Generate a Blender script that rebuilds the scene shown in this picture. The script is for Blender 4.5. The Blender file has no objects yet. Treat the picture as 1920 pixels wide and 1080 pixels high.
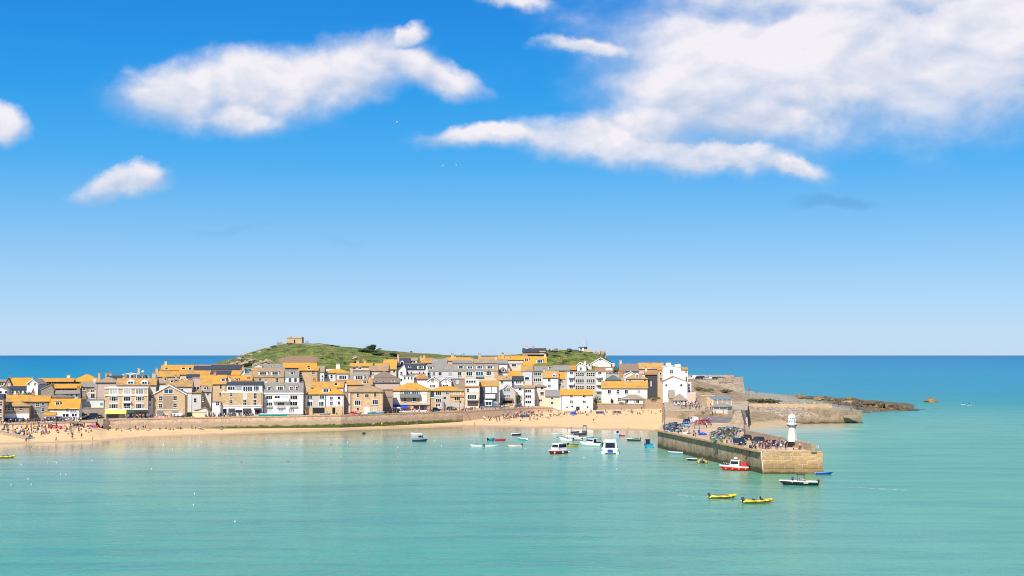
import bpy, bmesh, math, random
from mathutils import Vector, Matrix
random.seed(7)
SC = bpy.context.scene
COL = SC.collection
# ------------------------------------------------------------------ camera
F = 1920 * 50.0 / 36.0
CAMZ = 28.0
PITCH = math.atan(126.0 / F)
cam = bpy.data.objects.new('camera', bpy.data.cameras.new('camera'))
COL.objects.link(cam)
cam.data.lens = 50.0; cam.data.sensor_width = 36.0
cam.data.clip_start = 1.0; cam.data.clip_end = 200000.0
cam.location = (0, 0, CAMZ)
cam.rotation_euler = (math.pi / 2 + PITCH, 0, 0)
SC.camera = cam
# ------------------------------------------------------------------ sun, exposure
SUN_AZ = math.radians(24)      # behind the camera, this far towards its left
SUN_EL = math.radians(47)
sdir = Vector((-math.sin(SUN_AZ) * math.cos(SUN_EL), -math.cos(SUN_AZ) * math.cos(SUN_EL), math.sin(SUN_EL)))
sun = bpy.data.objects.new('sun', bpy.data.lights.new('sun', 'SUN'))
COL.objects.link(sun)
sun.data.energy = 4.2; sun.data.angle = math.radians(0.53); sun.data.color = (1.0, 0.94, 0.84)
sun.rotation_euler = sdir.to_track_quat('Z', 'Y').to_euler()
SC.view_settings.view_transform = 'Standard'
SC.view_settings.look = 'None'
SC.view_settings.exposure = 0.42
SC.view_settings.gamma = 1.0
SC.view_settings.use_curve_mapping = False
SC.cycles.max_bounces = 6
SC.cycles.diffuse_bounces = 3
SC.cycles.glossy_bounces = 3
SC.cycles.use_fast_gi = False
SC.cycles.filter_width = 1.0

# ------------------------------------------------------------------ node helper
class NT:
    def __init__(s, tree): s.t = tree
    def n(s, typ, **kw):
        nd = s.t.nodes.new(typ)
        for k, v in kw.items(): setattr(nd, k, v)
        return nd
    def l(s, a, b): s.t.links.new(a, b)
    def put(s, sock, v):
        if hasattr(v, 'is_linked') or isinstance(v, bpy.types.NodeSocket): s.l(v, sock)
        else:
            if isinstance(v, tuple) and len(v) == 3 and sock.type == 'RGBA': v = v + (1,)
            sock.default_value = v
    def m(s, op, a, b=0.0, c=0.0, clamp=False):
        nd = s.n('ShaderNodeMath', operation=op, use_clamp=clamp)
        s.put(nd.inputs[0], a); s.put(nd.inputs[1], b); s.put(nd.inputs[2], c)
        return nd.outputs[0]
    def mr(s, v, a, b, c=0.0, d=1.0, smooth=True):
        nd = s.n('ShaderNodeMapRange', interpolation_type='SMOOTHSTEP' if smooth else 'LINEAR')
        s.put(nd.inputs[0], v)
        for i, x in enumerate((a, b, c, d)): s.put(nd.inputs[i + 1], x)
        return nd.outputs[0]
    def mix(s, f, a, b, bt='MIX'):
        nd = s.n('ShaderNodeMix', data_type='RGBA', blend_type=bt)
        s.put(nd.inputs[0], f); s.put(nd.inputs[6], a); s.put(nd.inputs[7], b)
        return nd.outputs[2]
    def noise(s, vec, scale, detail=4, rough=0.5, dist=0.0):
        nd = s.n('ShaderNodeTexNoise')
        if vec is not None: s.l(vec, nd.inputs['Vector'])
        nd.inputs['Scale'].default_value = scale; nd.inputs['Detail'].default_value = detail
        nd.inputs['Roughness'].default_value = rough; nd.inputs['Distortion'].default_value = dist
        return nd.outputs['Fac']
    def mapping(s, vec, loc=(0, 0, 0), rot=(0, 0, 0), scale=(1, 1, 1), typ='POINT'):
        nd = s.n('ShaderNodeMapping', vector_type=typ)
        s.l(vec, nd.inputs[0]); nd.inputs[1].default_value = loc; nd.inputs[2].default_value = rot; nd.inputs[3].default_value = scale
        return nd.outputs[0]

# ------------------------------------------------------------------ sky with clouds (directions on the sky sphere)
SKY_STRENGTH = 0.125
def make_world():
    w = bpy.data.worlds.new('World'); SC.world = w; w.use_nodes = True
    t = w.node_tree; t.nodes.clear(); N = NT(t)
    geo = N.n('ShaderNodeTexCoord').outputs['Generated']
    nrm = N.n('ShaderNodeVectorMath', operation='NORMALIZE'); N.l(geo, nrm.inputs[0]); d = nrm.outputs[0]
    sep = N.n('ShaderNodeSeparateXYZ'); N.l(d, sep.inputs[0]); dx, dy, dz = sep.outputs
    # clean maritime air: the blue deepens quickly above the horizon
    cz = N.n('ShaderNodeCombineXYZ'); N.l(dx, cz.inputs[0]); N.l(dy, cz.inputs[1]); N.l(N.m('MULTIPLY', dz, 1.6), cz.inputs[2])
    nr2 = N.n('ShaderNodeVectorMath', operation='NORMALIZE'); N.l(cz.outputs[0], nr2.inputs[0])
    sky = N.n('ShaderNodeTexSky', sky_type='NISHITA', sun_disc=False)
    sky.sun_elevation = SUN_EL
    sky.sun_rotation = math.atan2(sdir.x, sdir.y)
    sky.altitude = 0; sky.air_density = 1.0; sky.dust_density = 0.3; sky.ozone_density = 2.5
    N.l(nr2.outputs[0], sky.inputs[0])
    hs = N.n('ShaderNodeHueSaturation'); hs.inputs['Hue'].default_value = 0.487; hs.inputs['Saturation'].default_value = 1.15; hs.inputs['Value'].default_value = 1.0
    N.l(sky.outputs[0], hs.inputs['Color'])
    # tone of this day's sky: pale at the sea horizon, azure a few degrees up
    rp = N.n('ShaderNodeValToRGB'); N.l(N.m('DIVIDE', N.m('ARCSINE', dz), 0.6, clamp=True), rp.inputs[0]); cr = rp.color_ramp
    stops = [(0.0, (.455, .65, .885)), (.03, (.42, .635, .89)), (.10, (.29, .56, .885)), (.165, (.155, .475, .875)), (.225, (.050, .40, .87)), (.31, (.006, .32, .84)), (.40, (.001, .245, .77)), (.6, (.001, .17, .60)), (1.0, (.005, .10, .42))]
    cr.elements[0].position = 0; cr.elements[0].color = stops[0][1] + (1,); cr.elements[1].position = 1; cr.elements[1].color = stops[-1][1] + (1,)
    for q, c in stops[1:-1]:
        e_ = cr.elements.new(q); e_.color = c + (1,)
    sc_ = N.n('ShaderNodeVectorMath', operation='SCALE'); N.l(rp.outputs[0], sc_.inputs[0]); sc_.inputs['Scale'].default_value = 6.0
    skyc = N.mix(0.88, hs.outputs[0], sc_.outputs[0])
    az = N.m('ARCTAN2', dx, dy); el = N.m('ARCSINE', dz)
    p = N.n('ShaderNodeCombineXYZ'); N.l(az, p.inputs[0]); N.l(el, p.inputs[1]); p = p.outputs[0]
    # gentle warp so that outlines billow
    wn = N.n('ShaderNodeTexNoise'); N.l(p, wn.inputs['Vector']); wn.inputs['Scale'].default_value = 16; wn.inputs['Detail'].default_value = 7; wn.inputs['Roughness'].default_value = 0.6
    wv = N.n('ShaderNodeVectorMath', operation='SUBTRACT'); N.l(wn.outputs['Color'], wv.inputs[0]); wv.inputs[1].default_value = (.5, .5, .5)
    ws = N.n('ShaderNodeVectorMath', operation='SCALE'); N.l(wv.outputs[0], ws.inputs[0]); ws.inputs['Scale'].default_value = 0.036
    wa = N.n('ShaderNodeVectorMath', operation='ADD'); N.l(p, wa.inputs[0]); N.l(ws.outputs[0], wa.inputs[1]); pw = wa.outputs[0]
    def ell(px, py, sx, sy, rot=0.0):
        a = math.atan((px - 960) / F); e = math.atan((666 - py) / F * math.cos(a))
        v = N.mapping(pw, (a, e, 0), (0, 0, math.radians(rot)), (sx / F, sy / F, 1), 'TEXTURE')
        ln = N.n('ShaderNodeVectorMath', operation='LENGTH'); N.l(v, ln.inputs[0])
        sy_ = N.n('ShaderNodeSeparateXYZ'); N.l(v, sy_.inputs[0])
        return N.m('SUBTRACT', 1.0, ln.outputs['Value']), sy_.outputs[1]
    height = [None]
    def union(lst):
        r = None
        for e in lst:
            x, hy = ell(*e)
            if r is None: r = x; height[0] = hy
            else:
                # how high one looks within the cloud that is densest here: lit crowns, shaded bases
                w_ = N.mr(N.m('SUBTRACT', x, r), -.25, .25)
                height[0] = N.m('ADD', N.m('MULTIPLY', height[0], N.m('SUBTRACT', 1.0, w_)), N.m('MULTIPLY', hy, w_))
                nd = N.n('ShaderNodeMath', operation='SMOOTH_MAX'); N.l(r, nd.inputs[0]); N.l(x, nd.inputs[1]); nd.inputs[2].default_value = 0.40
                r = nd.outputs[0]
        return r
    shapes = [(330, 182, 135, 66, 0), (480, 165, 190, 78, 8), (640, 132, 180, 72, 8), (800, 128, 120, 38, -18), (768, 62, 46, 24, 42),
              (455, 215, 85, 36, 0), (228, 347, 85, 34, 16), (268, 332, 40, 32, 0), (-6, 226, 44, 40, 0),
              (1480, 125, 430, 135, -3), (1700, 100, 440, 150, -4), (1900, 95, 340, 150, 0), (1340, 190, 240, 100, -6), (1110, 88, 120, 18, -3),
              (1700, -30, 560, 75, 0), (1400, 225, 240, 75, -6), (1230, 225, 150, 50, 0),
              (930, 258, 150, 26, 2), (1140, 256, 210, 52, -2), (1330, 290, 215, 42, -9), (1490, 322, 85, 24, -14),
              (960, 6, 70, 20, -8)]
    f = union(shapes); hgt_ = height[0]
    # the same kind of cloud elsewhere on the sky sphere, outside the part in view
    n3 = N.noise(d, 2.6, 5, 0.55)
    inview = N.m('MULTIPLY', N.mr(N.m('ABSOLUTE', az), 0.36, 0.55, 1.0, 0.0), N.mr(el, 0.25, 0.40, 1.0, 0.0))
    outf = N.m('SUBTRACT', N.mr(n3, 0.44, 0.76, -0.6, 1.0, False), N.m('MULTIPLY', inview, 2.0))
    outf = N.m('SUBTRACT', outf, N.mr(el, 0.10, 0.0, 0.0, 1.5))
    f = N.m('MAXIMUM', f, outf)
    pv = N.mapping(p, scale=(0.85, 1.35, 1.0), rot=(0, 0, -0.06))
    nz = N.noise(pv, 18, 8, 0.52, 0.2)
    nlow = N.noise(pv, 8, 3, 0.5)
    # the same field a little towards the sun (up and left): its difference models the lit and shaded sides
    pv2 = N.mapping(pv, loc=(-0.006, 0.012, 0))
    nz2 = N.noise(pv2, 18, 6, 0.52, 0.2)
    cov = N.m('ADD', N.m('MULTIPLY', f, 1.85), N.m('MULTIPLY', N.m('SUBTRACT', nz, 0.5), 1.45))
    cov = N.m('ADD', cov, N.m('MULTIPLY', N.m('SUBTRACT', nlow, 0.5), 0.7))
    alpha = N.mr(cov, -0.26, N.mr(hgt_, -.5, .6, 1.35, 0.80))
    # soft veils round the denser cloud
    veil = N.m('MULTIPLY', N.mr(f, -0.35, 0.4), N.mr(nz, 0.45, 0.75, 0.0, 0.35))
    alpha = N.m('MAXIMUM', alpha, veil)
    lit = N.m('MULTIPLY', N.m('SUBTRACT', nz, nz2), 2.6)
    thick = N.mr(cov, 0.1, 1.3)
    b = N.m('ADD', N.mr(thick, 0.0, 1.0, 0.35, 0.72), lit)
    b = N.m('ADD', b, N.mr(N.m('ADD', hgt_, N.m('MULTIPLY', N.m('SUBTRACT', nz, .5), 1.2)), -.55, .6, -.42, .28))
    b = N.m('ADD', b, N.m('MULTIPLY', N.m('SUBTRACT', nlow, 0.47), 1.3), clamp=True)
    cl = N.mix(b, (2.95, 3.6, 4.75), (5.6, 5.35, 5.6))
    col = N.mix(N.m('MULTIPLY', alpha, 0.96), skyc, cl)
    # thin grey-blue shreds lower down
    g = union([(1585, 381, 105, 17, 0)])
    g2 = union([(425, 425, 110, 9, -2), (640, 458, 60, 9, -6)])
    ga = N.m('MULTIPLY', N.mr(N.m('ADD', g, N.m('MULTIPLY', N.m('SUBTRACT', nz, 0.5), 1.45)), -0.1, 0.7), 0.55)
    ga2 = N.m('MULTIPLY', N.mr(N.m('ADD', g2, N.m('MULTIPLY', N.m('SUBTRACT', nz, 0.5), 1.6)), -0.1, 0.9), 0.16)
    col = N.mix(N.m('MAXIMUM', ga, ga2), col, (0.75, 2.25, 4.3))
    bg = N.n('ShaderNodeBackground'); N.l(col, bg.inputs[0]); bg.inputs[1].default_value = SKY_STRENGTH
    out = N.n('ShaderNodeOutputWorld'); N.l(bg.outputs[0], out.inputs[0])
make_world()

# ------------------------------------------------------------------ photo pixel -> place
cp, sp = math.cos(PITCH), math.sin(PITCH)
def ray(px, py):
    a = (px - 960) / F; b = (540 - py) / F
    return Vector((a, cp - sp * b, sp + cp * b))
def P(px, py, Y):
    d = ray(px, py); t = Y / d.y
    return Vector((d.x * t, Y, CAMZ + d.z * t))
def G(px, py, z):
    d = ray(px, py); t = (z - CAMZ) / d.z
    return Vector((d.x * t, d.y * t, z))
def lerp(tab, u):
    if u <= tab[0][0]: return tab[0][1]
    for (a, x), (b, y) in zip(tab, tab[1:]):
        if u <= b: return x + (y - x) * (u - a) / (b - a)
    return tab[-1][1]
def sstep(a, b, x):
    t = min(1, max(0, (x - a) / (b - a))); return t * t * (3 - 2 * t)
WATER = [(-200, 438), (0, 450), (100, 458), (200, 467), (300, 485), (400, 501), (500, 515), (600, 526), (700, 538), (800, 551), (870, 560),
         (950, 557), (1050, 545), (1150, 533), (1240, 526), (1262, 520), (1290, 480), (1395, 480), (1400, 536), (1450, 560), (1480, 580), (1600, 594), (1606, 690), (1725, 735), (1760, 760)]
WALL = [(-200, 468), (0, 483), (190, 500), (200, 507), (400, 524), (640, 543), (760, 563), (860, 582), (1000, 628), (1040, 638), (1110, 643), (1240, 640)]
FRONT = [(-50, 496), (0, 500), (150, 512), (240, 524), (320, 529), (450, 543), (530, 548), (600, 553), (690, 558), (770, 579), (840, 602), (900, 632),
         (945, 639), (985, 648), (1040, 654), (1115, 655), (1170, 656), (1290, 640)]
BTOP = [(-200, 4.2), (0, 4.2), (170, 4.0), (200, 1.9), (300, 1.5), (400, 1.1), (640, 0.45), (760, 0.5), (860, 0.8), (950, 2.0), (1000, 2.8), (1045, 3.1), (1100, 3.2), (1240, 4.2)]
QUAY = [(-200, 4.5), (0, 4.5), (190, 4.7), (230, 5.0), (1000, 4.9), (1038, 4.5), (1046, 3.15), (1100, 3.25), (1240, 4.25)]
SKYL = [(-200, 8), (250, 8), (330, 11), (370, 17), (395, 22.5), (420, 25), (450, 27.4), (490, 31.3), (510, 33), (540, 34.2), (600, 34.4), (640, 32.9), (700, 31.1),
        (760, 29.6), (840, 28), (900, 27.2), (970, 28.2), (1010, 30.4), (1060, 30.6), (1100, 30.0), (1130, 28), (1148, 23.5), (1165, 19), (1240, 17), (1300, 15.5), (1395, 8.0), (1450, 6.2), (1500, 5.2), (1570, 4.0), (1620, 2.8), (1700, .7), (1745, -2)]
def U(X, Y): return 960 + F * X / Y
def H(X, Y):
    u = U(X, Y); yw = lerp(WATER, u)
    if Y < yw: return -min(0.026 * (yw - Y) + 0.02, 7)
    zs = lerp(SKYL, u)
    if u < 1242:
        yd = lerp(WALL, u)
        if Y < yd: return lerp(BTOP, u) * ((Y - yw) / (yd - yw)) ** 0.85
        fr = lerp(FRONT, u) + 8
        z = lerp(QUAY, u)
        if Y > fr: z = max(z, 5 + 0.075 * min(Y - fr, 130)) if u < 1130 else max(z, 6 + 0.06 * min(Y - fr, 110))
        h = sstep(690, 790, Y)
        if u > 950: h = sstep(672, 742, Y)
        z = z + (zs - z) * h
    else:
        if u < 1400:
            z = 5.0 if Y < 507 else (7.0 if Y < 640 else 7 + (zs - 7) * sstep(640, 740, Y))
        else:
            z = min(0.11 * (Y - yw), 4 + (zs - 4) * sstep(600, 720, Y))
    if Y > 800: z = z + (-3 - z) * sstep(800, 880, Y)
    return z
def hit(px, py, off=0.0):
    d = ray(px, py); Y = 380.0
    while Y < 900:
        t = Y / d.y; X = d.x * t; z = CAMZ + d.z * t
        if z <= H(X, Y) + off: return Vector((X, Y, H(X, Y) + off))
        Y += 0.5
    return P(px, py, 700)

# ------------------------------------------------------------------ object helpers
def link(o, parent=None):
    COL.objects.link(o)
    if parent is not None: o.parent = parent
    return o
def tag(o, label=None, cat=None, group=None, kind=None):
    if label: o['label'] = label
    if cat: o['category'] = cat
    if group: o['group'] = group
    if kind: o['kind'] = kind
    return o
def empty(name, loc=(0, 0, 0), rz=0.0):
    o = bpy.data.objects.new(name, None); o.location = loc; o.rotation_euler = (0, 0, rz); o.empty_display_size = 0.5
    return link(o)
def rotm(a, axis): return Matrix.Rotation(a, 3, axis)
class MB:
    def __init__(s): s.v = []; s.f = []; s.mi = []; s.sm = []
    def add(s, vs, fs, m=0, smooth=False):
        b = len(s.v); s.v += [tuple(x) for x in vs]
        for f in fs: s.f.append([b + i for i in f]); s.mi.append(m); s.sm.append(smooth)
        return s
    def box(s, x0, x1, y0, y1, z0, z1, m=0):
        return s.add([(x0, y0, z0), (x1, y0, z0), (x1, y1, z0), (x0, y1, z0), (x0, y0, z1), (x1, y0, z1), (x1, y1, z1), (x0, y1, z1)],
                     [(0, 3, 2, 1), (4, 5, 6, 7), (0, 1, 5, 4), (1, 2, 6, 5), (2, 3, 7, 6), (3, 0, 4, 7)], m)
    def hexa(s, b, t, m=0):       # 4 bottom corners, 4 top corners, counter-clockwise seen from above
        return s.add(list(b) + list(t), [(0, 3, 2, 1), (4, 5, 6, 7), (0, 1, 5, 4), (1, 2, 6, 5), (2, 3, 7, 6), (3, 0, 4, 7)], m)
    def prism_x(s, poly, x0, x1, m=0):   # polygon in (y, z)
        n = len(poly)
        vs = [(x0, y, z) for y, z in poly] + [(x1, y, z) for y, z in poly]
        return s.add(vs, [tuple(range(n))[::-1], tuple(range(n, 2 * n))] + [(i, (i + 1) % n, n + (i + 1) % n, n + i) for i in range(n)], m)
    def prism_y(s, poly, y0, y1, m=0):   # polygon in (x, z)
        n = len(poly)
        vs = [(x, y0, z) for x, z in poly] + [(x, y1, z) for x, z in poly]
        return s.add(vs, [tuple(range(n)), tuple(range(n, 2 * n))[::-1]] + [(i, n + i, n + (i + 1) % n, (i + 1) % n) for i in range(n)], m)
    def prism_z(s, poly, z0, z1, m=0):   # polygon in (x, y), counter-clockwise
        n = len(poly)
        vs = [(x, y, z0) for x, y in poly] + [(x, y, z1) for x, y in poly]
        return s.add(vs, [tuple(range(n))[::-1], tuple(range(n, 2 * n))] + [(i, (i + 1) % n, n + (i + 1) % n, n + i) for i in range(n)], m)
    def lathe(s, prof, n=12, m=0, c=(0, 0), smooth=True, ph=0.0):   # (radius, z) from bottom to top
        vs = []; k = len(prof)
        for r, z in prof:
            for i in range(n):
                a = 2 * math.pi * i / n + ph; vs.append((c[0] + r * math.cos(a), c[1] + r * math.sin(a), z))
        fs = [(j * n + i, j * n + (i + 1) % n, (j + 1) * n + (i + 1) % n, (j + 1) * n + i) for j in range(k - 1) for i in range(n)]
        s.add(vs, fs, m, smooth)
        b = len(s.v) - len(vs)
        s.f.append([b + i for i in range(n)][::-1]); s.mi.append(m); s.sm.append(False)
        s.f.append([b + (k - 1) * n + i for i in range(n)]); s.mi.append(m); s.sm.append(False)
        return s
    def tube(s, a, b, r0, r1=None, n=6, m=0):
        a = Vector(a); b = Vector(b); r1 = r0 if r1 is None else r1
        d = (b - a).normalized(); x = d.orthogonal().normalized(); y = d.cross(x)
        vs = [a + (x * math.cos(2 * math.pi * i / n) + y * math.sin(2 * math.pi * i / n)) * r0 for i in range(n)]
        vs += [b + (x * math.cos(2 * math.pi * i / n) + y * math.sin(2 * math.pi * i / n)) * r1 for i in range(n)]
        return s.add(vs, [(i, (i + 1) % n, n + (i + 1) % n, n + i) for i in range(n)] + [tuple(range(n))[::-1], tuple(range(n, 2 * n))], m, True)
    def ball(s, c, r, n=8, k=6, m=0, sz=1.0):
        vs = []; fs = []
        for j in range(k + 1):
            t = math.pi * j / k
            for i in range(n):
                a = 2 * math.pi * i / n
                vs.append((c[0] + r * math.sin(t) * math.cos(a), c[1] + r * math.sin(t) * math.sin(a), c[2] - r * sz * math.cos(t)))
        fs = [(j * n + i, j * n + (i + 1) % n, (j + 1) * n + (i + 1) % n, (j + 1) * n + i) for j in range(k) for i in range(n)]
        return s.add(vs, fs, m, True)
    def mesh(s, name, mats):
        me = bpy.data.meshes.new(name); me.from_pydata(s.v, [], s.f)
        for m in (mats if isinstance(mats, (list, tuple)) else [mats]): me.materials.append(M[m] if isinstance(m, str) else m)
        me.polygons.foreach_set('material_index', s.mi); me.polygons.foreach_set('use_smooth', s.sm); me.update()
        return me
    def build(s, name, mats, parent=None, loc=None, rz=0.0):
        o = bpy.data.objects.new(name, s.mesh(name, mats))
        if loc is not None: o.location = loc
        if rz: o.rotation_euler = (0, 0, rz)
        return link(o, parent)
# ------------------------------------------------------------------ materials
M = {}
def newmat(name):
    m = bpy.data.materials.new(name); m.use_nodes = True
    t = m.node_tree; t.nodes.clear(); N = NT(t)
    b = N.n('ShaderNodeBsdfPrincipled'); o = N.n('ShaderNodeOutputMaterial'); N.l(b.outputs[0], o.inputs[0])
    M[name] = m
    return N, b
def pos(N): return N.n('ShaderNodeNewGeometry').outputs['Position']
def bump(N, b, h, strength=0.3, dist=0.1):
    nd = N.n('ShaderNodeBump'); nd.inputs['Strength'].default_value = strength; nd.inputs['Distance'].default_value = dist
    N.l(h, nd.inputs['Height']); N.l(nd.outputs[0], b.inputs['Normal'])
def plain(name, c, rough=0.6, metal=0.0, vary=0.12, scale=1.2, spec=0.5):
    N, b = newmat(name); p = pos(N)
    f = N.noise(p, scale, 4, 0.6)
    rnd = N.n('ShaderNodeObjectInfo').outputs['Random']
    f = N.m('ADD', f, N.m('MULTIPLY', N.m('SUBTRACT', rnd, 0.5), 0.5))
    c0 = tuple(x * (1 - vary) for x in c); c1 = tuple(min(1, x * (1 + vary)) for x in c)
    N.l(N.mix(N.mr(f, 0.25, 0.75, 0, 1, False), c0, c1), b.inputs['Base Color'])
    b.inputs['Roughness'].default_value = rough; b.inputs['Metallic'].default_value = metal; b.inputs['Specular IOR Level'].default_value = spec
def painted(name, c, dirt=(0.45, 0.40, 0.33), amt=0.35):   # rendered wall: rain streaks and weather patches
    N, b = newmat(name); p = pos(N)
    n1 = N.noise(N.mapping(p, scale=(1.4, 1.4, 0.22)), 1.0, 5, 0.62)
    n2 = N.noise(p, 0.35, 4, 0.6)
    rnd = N.n('ShaderNodeObjectInfo').outputs['Random']
    f = N.m('MULTIPLY', N.mr(N.m('ADD', n1, N.m('MULTIPLY', n2, 0.5)), 0.72, 1.02), amt)
    c1 = N.mix(N.m('MULTIPLY', rnd, 0.12), c, tuple(x * 0.8 for x in c))
    N.l(N.mix(f, c1, dirt), b.inputs['Base Color']); b.inputs['Roughness'].default_value = 0.85
    bump(N, b, N.noise(p, 6, 4, 0.6), 0.12, 0.05)
def stone(name, c, c2, mortar, scale=1.5, amt=1.0, cz=1.5):   # rubble masonry
    N, b = newmat(name); p = pos(N)
    pm = N.mapping(p, scale=(1, 1, cz))
    v = N.n('ShaderNodeTexVoronoi'); N.l(pm, v.inputs['Vector']); v.inputs['Scale'].default_value = scale
    ve = N.n('ShaderNodeTexVoronoi', feature='DISTANCE_TO_EDGE'); N.l(pm, ve.inputs['Vector']); ve.inputs['Scale'].default_value = scale
    sx = N.n('ShaderNodeSeparateColor'); N.l(v.outputs['Color'], sx.inputs[0])
    col = N.mix(sx.outputs[0], c, c2)
    big = N.noise(p, 0.3, 4, 0.6)
    col = N.mix(N.mr(big, 0.45, 0.75, 0, 0.4), col, tuple(x * 0.7 for x in c))
    edge = N.mr(ve.outputs['Distance'], 0.02, 0.10, 1.0, 0.0)
    col = N.mix(N.m('MULTIPLY', edge, 0.7 * amt), col, mortar)
    N.l(col, b.inputs['Base Color']); b.inputs['Roughness'].default_value = 0.92
    bump(N, b, N.m('ADD', ve.outputs['Distance'], N.m('MULTIPLY', N.noise(p, 7, 4, 0.6), 0.3)), 0.5, 0.12)
    return N, b, col, p
def roofmat(name, slate, slate2, lichen, cover, lichen2=None):
    N, b = newmat(name); p = pos(N)
    rnd = N.n('ShaderNodeObjectInfo').outputs['Random']
    n1 = N.noise(p, 0.30, 6, 0.7); n2 = N.noise(p, 2.2, 4, 0.7); n3 = N.noise(p, 0.55, 4, 0.65)
    # slate courses: thin lines running level round the roof
    sep = N.n('ShaderNodeSeparateXYZ'); N.l(p, sep.inputs[0])
    cs = N.m('FRACT', N.m('MULTIPLY', sep.outputs[2], 2.6))
    base = N.mix(N.mr(n2, 0.3, 0.7), slate, slate2)
    f = N.m('ADD', N.m('ADD', N.m('MULTIPLY', n1, 0.9), N.m('MULTIPLY', n2, 0.45)), N.m('MULTIPLY', N.m('SUBTRACT', rnd, 0.5), 0.22))
    f = N.mr(f, 0.94 - cover * 0.62, 1.22 - cover * 0.62)
    lc = N.mix(N.mr(n3, 0.40, 0.62), lichen, lichen2 or tuple(x * 0.7 for x in lichen))
    col = N.mix(N.m('MULTIPLY', f, 0.94), base, lc)
    col = N.mix(N.m('MULTIPLY', N.mr(cs, 0.80, 0.97), 0.28), col, tuple(x * 0.4 for x in slate))
    N.l(col, b.inputs['Base Color']); b.inputs['Roughness'].default_value = 0.85
    bump(N, b, N.m('ADD', N.m('MULTIPLY', cs, 0.5), n2), 0.45, 0.06)
painted('towerpaint', (0.80, 0.75, 0.62), dirt=(0.55, 0.33, 0.12), amt=0.3)
painted('white', (0.80, 0.79, 0.77), amt=0.36)
painted('offwhite', (0.74, 0.72, 0.68), amt=0.3)
painted('cream', (0.70, 0.60, 0.46), amt=0.3)
painted('lilac', (0.68, 0.65, 0.63), amt=0.3)
painted('greywall', (0.53, 0.49, 0.43), amt=0.4)
painted('pinkwall', (0.62, 0.46, 0.38), amt=0.35)
painted('paleyellow', (0.80, 0.68, 0.42), amt=0.2)
painted('bluegrey', (0.085, 0.10, 0.13), dirt=(0.16, 0.17, 0.18), amt=0.3)
painted('darkslatewall', (0.055, 0.060, 0.075), dirt=(0.10, 0.10, 0.11), amt=0.5)
stone('tan', (0.64, 0.43, 0.235), (0.52, 0.345, 0.19), (0.68, 0.53, 0.35))
stone('gold', (0.66, 0.45, 0.235), (0.46, 0.30, 0.155), (0.70, 0.56, 0.38), 1.2)
stone('brown', (0.44, 0.31, 0.20), (0.33, 0.235, 0.165), (0.42, 0.33, 0.24))
stone('greystone', (0.33, 0.29, 0.24), (0.24, 0.21, 0.18), (0.42, 0.37, 0.30))
stone('brick', (0.50, 0.25, 0.12), (0.42, 0.19, 0.09), (0.55, 0.40, 0.28), 3.0)
OR = (0.76, 0.335, 0.014); OR2 = (0.56, 0.27, 0.045)
roofmat('or', (0.34, 0.24, 0.13), (0.24, 0.18, 0.12), OR, 0.78, (0.55, 0.28, 0.045))
roofmat('ormix', (0.36, 0.28, 0.19), (0.27, 0.21, 0.15), (0.66, 0.31, 0.03), 0.66, (0.52, 0.30, 0.09))
roofmat('orlow', (0.36, 0.29, 0.22), (0.26, 0.21, 0.17), (0.62, 0.31, 0.05), 0.46)
roofmat('redor', (0.40, 0.20, 0.10), (0.33, 0.15, 0.08), (0.66, 0.30, 0.05), 0.7)
roofmat('greyroof', (0.31, 0.29, 0.265), (0.22, 0.205, 0.19), (0.50, 0.34, 0.13), 0.36)
roofmat('brownroof', (0.27, 0.20, 0.15), (0.20, 0.15, 0.12), (0.50, 0.29, 0.08), 0.28)
roofmat('slate', (0.050, 0.060, 0.082), (0.036, 0.043, 0.06), (0.20, 0.16, 0.08), -0.1)
roofmat('teal', (0.10, 0.17, 0.18), (0.075, 0.13, 0.14), (0.30, 0.26, 0.12), 0.0)
plain('buoywhite', (0.62, 0.62, 0.60), 0.6)
plain('frame', (0.82, 0.82, 0.80), 0.5)
plain('trim', (0.80, 0.79, 0.76), 0.6)
plain('gutter', (0.05, 0.05, 0.055), 0.5)
plain('pot', (0.48, 0.24, 0.12), 0.8)
def glass(name, c, rough=0.06):
    N, b = newmat(name); p = pos(N); rnd = N.n('ShaderNodeObjectInfo').outputs['Random']
    N.l(N.mix(rnd, tuple(x * 0.5 for x in c), tuple(x * 1.5 for x in c)), b.inputs['Base Color'])
    b.inputs['Roughness'].default_value = rough
    bump(N, b, N.noise(p, 0.9, 2, 0.5), 0.06, 0.1); b.inputs['Specular IOR Level'].default_value = 0.3
glass('pane', (0.016, 0.021, 0.030)); glass('paneblue', (0.03, 0.10, 0.17)); glass('panelight', (0.44, 0.47, 0.46), 0.25)
for nm, c in dict(black=(.018, .018, .022), navy=(.018, .03, .085), red=(.52, .02, .025), brightred=(.7, .03, .03), blue=(.015, .08, .42), lightblue=(.17, .42, .62), turq=(.02, .42, .52), teal2=(.03, .42, .38),
                  yellow=(.78, .55, .03), paleyel=(.85, .76, .16), orange=(.80, .20, .03), green=(.06, .22, .08), dkgreen=(.02, .08, .06), grey=(.32, .32, .33), dkgrey=(.07, .07, .075), silver=(.5, .51, .53),
                  purewhite=(.82, .82, .82), maroon=(.25, .02, .035), pink=(.75, .25, .38), beige=(.6, .48, .33), purple=(.2, .09, .32), brownp=(.16, .09, .05), denim=(.06, .10, .22), khaki=(.36, .30, .19), rubber=(.02, .02, .022)).items():
    plain(nm, c, 0.45, vary=0.1)
for nm, c in dict(skin1=(.58, .34, .23), skin2=(.48, .27, .17), skin3=(.26, .14, .09), hair1=(.035, .022, .015), hair2=(.14, .08, .04), hair3=(.42, .29, .13)).items():
    plain(nm, c, 0.6, vary=0.06)
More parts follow.
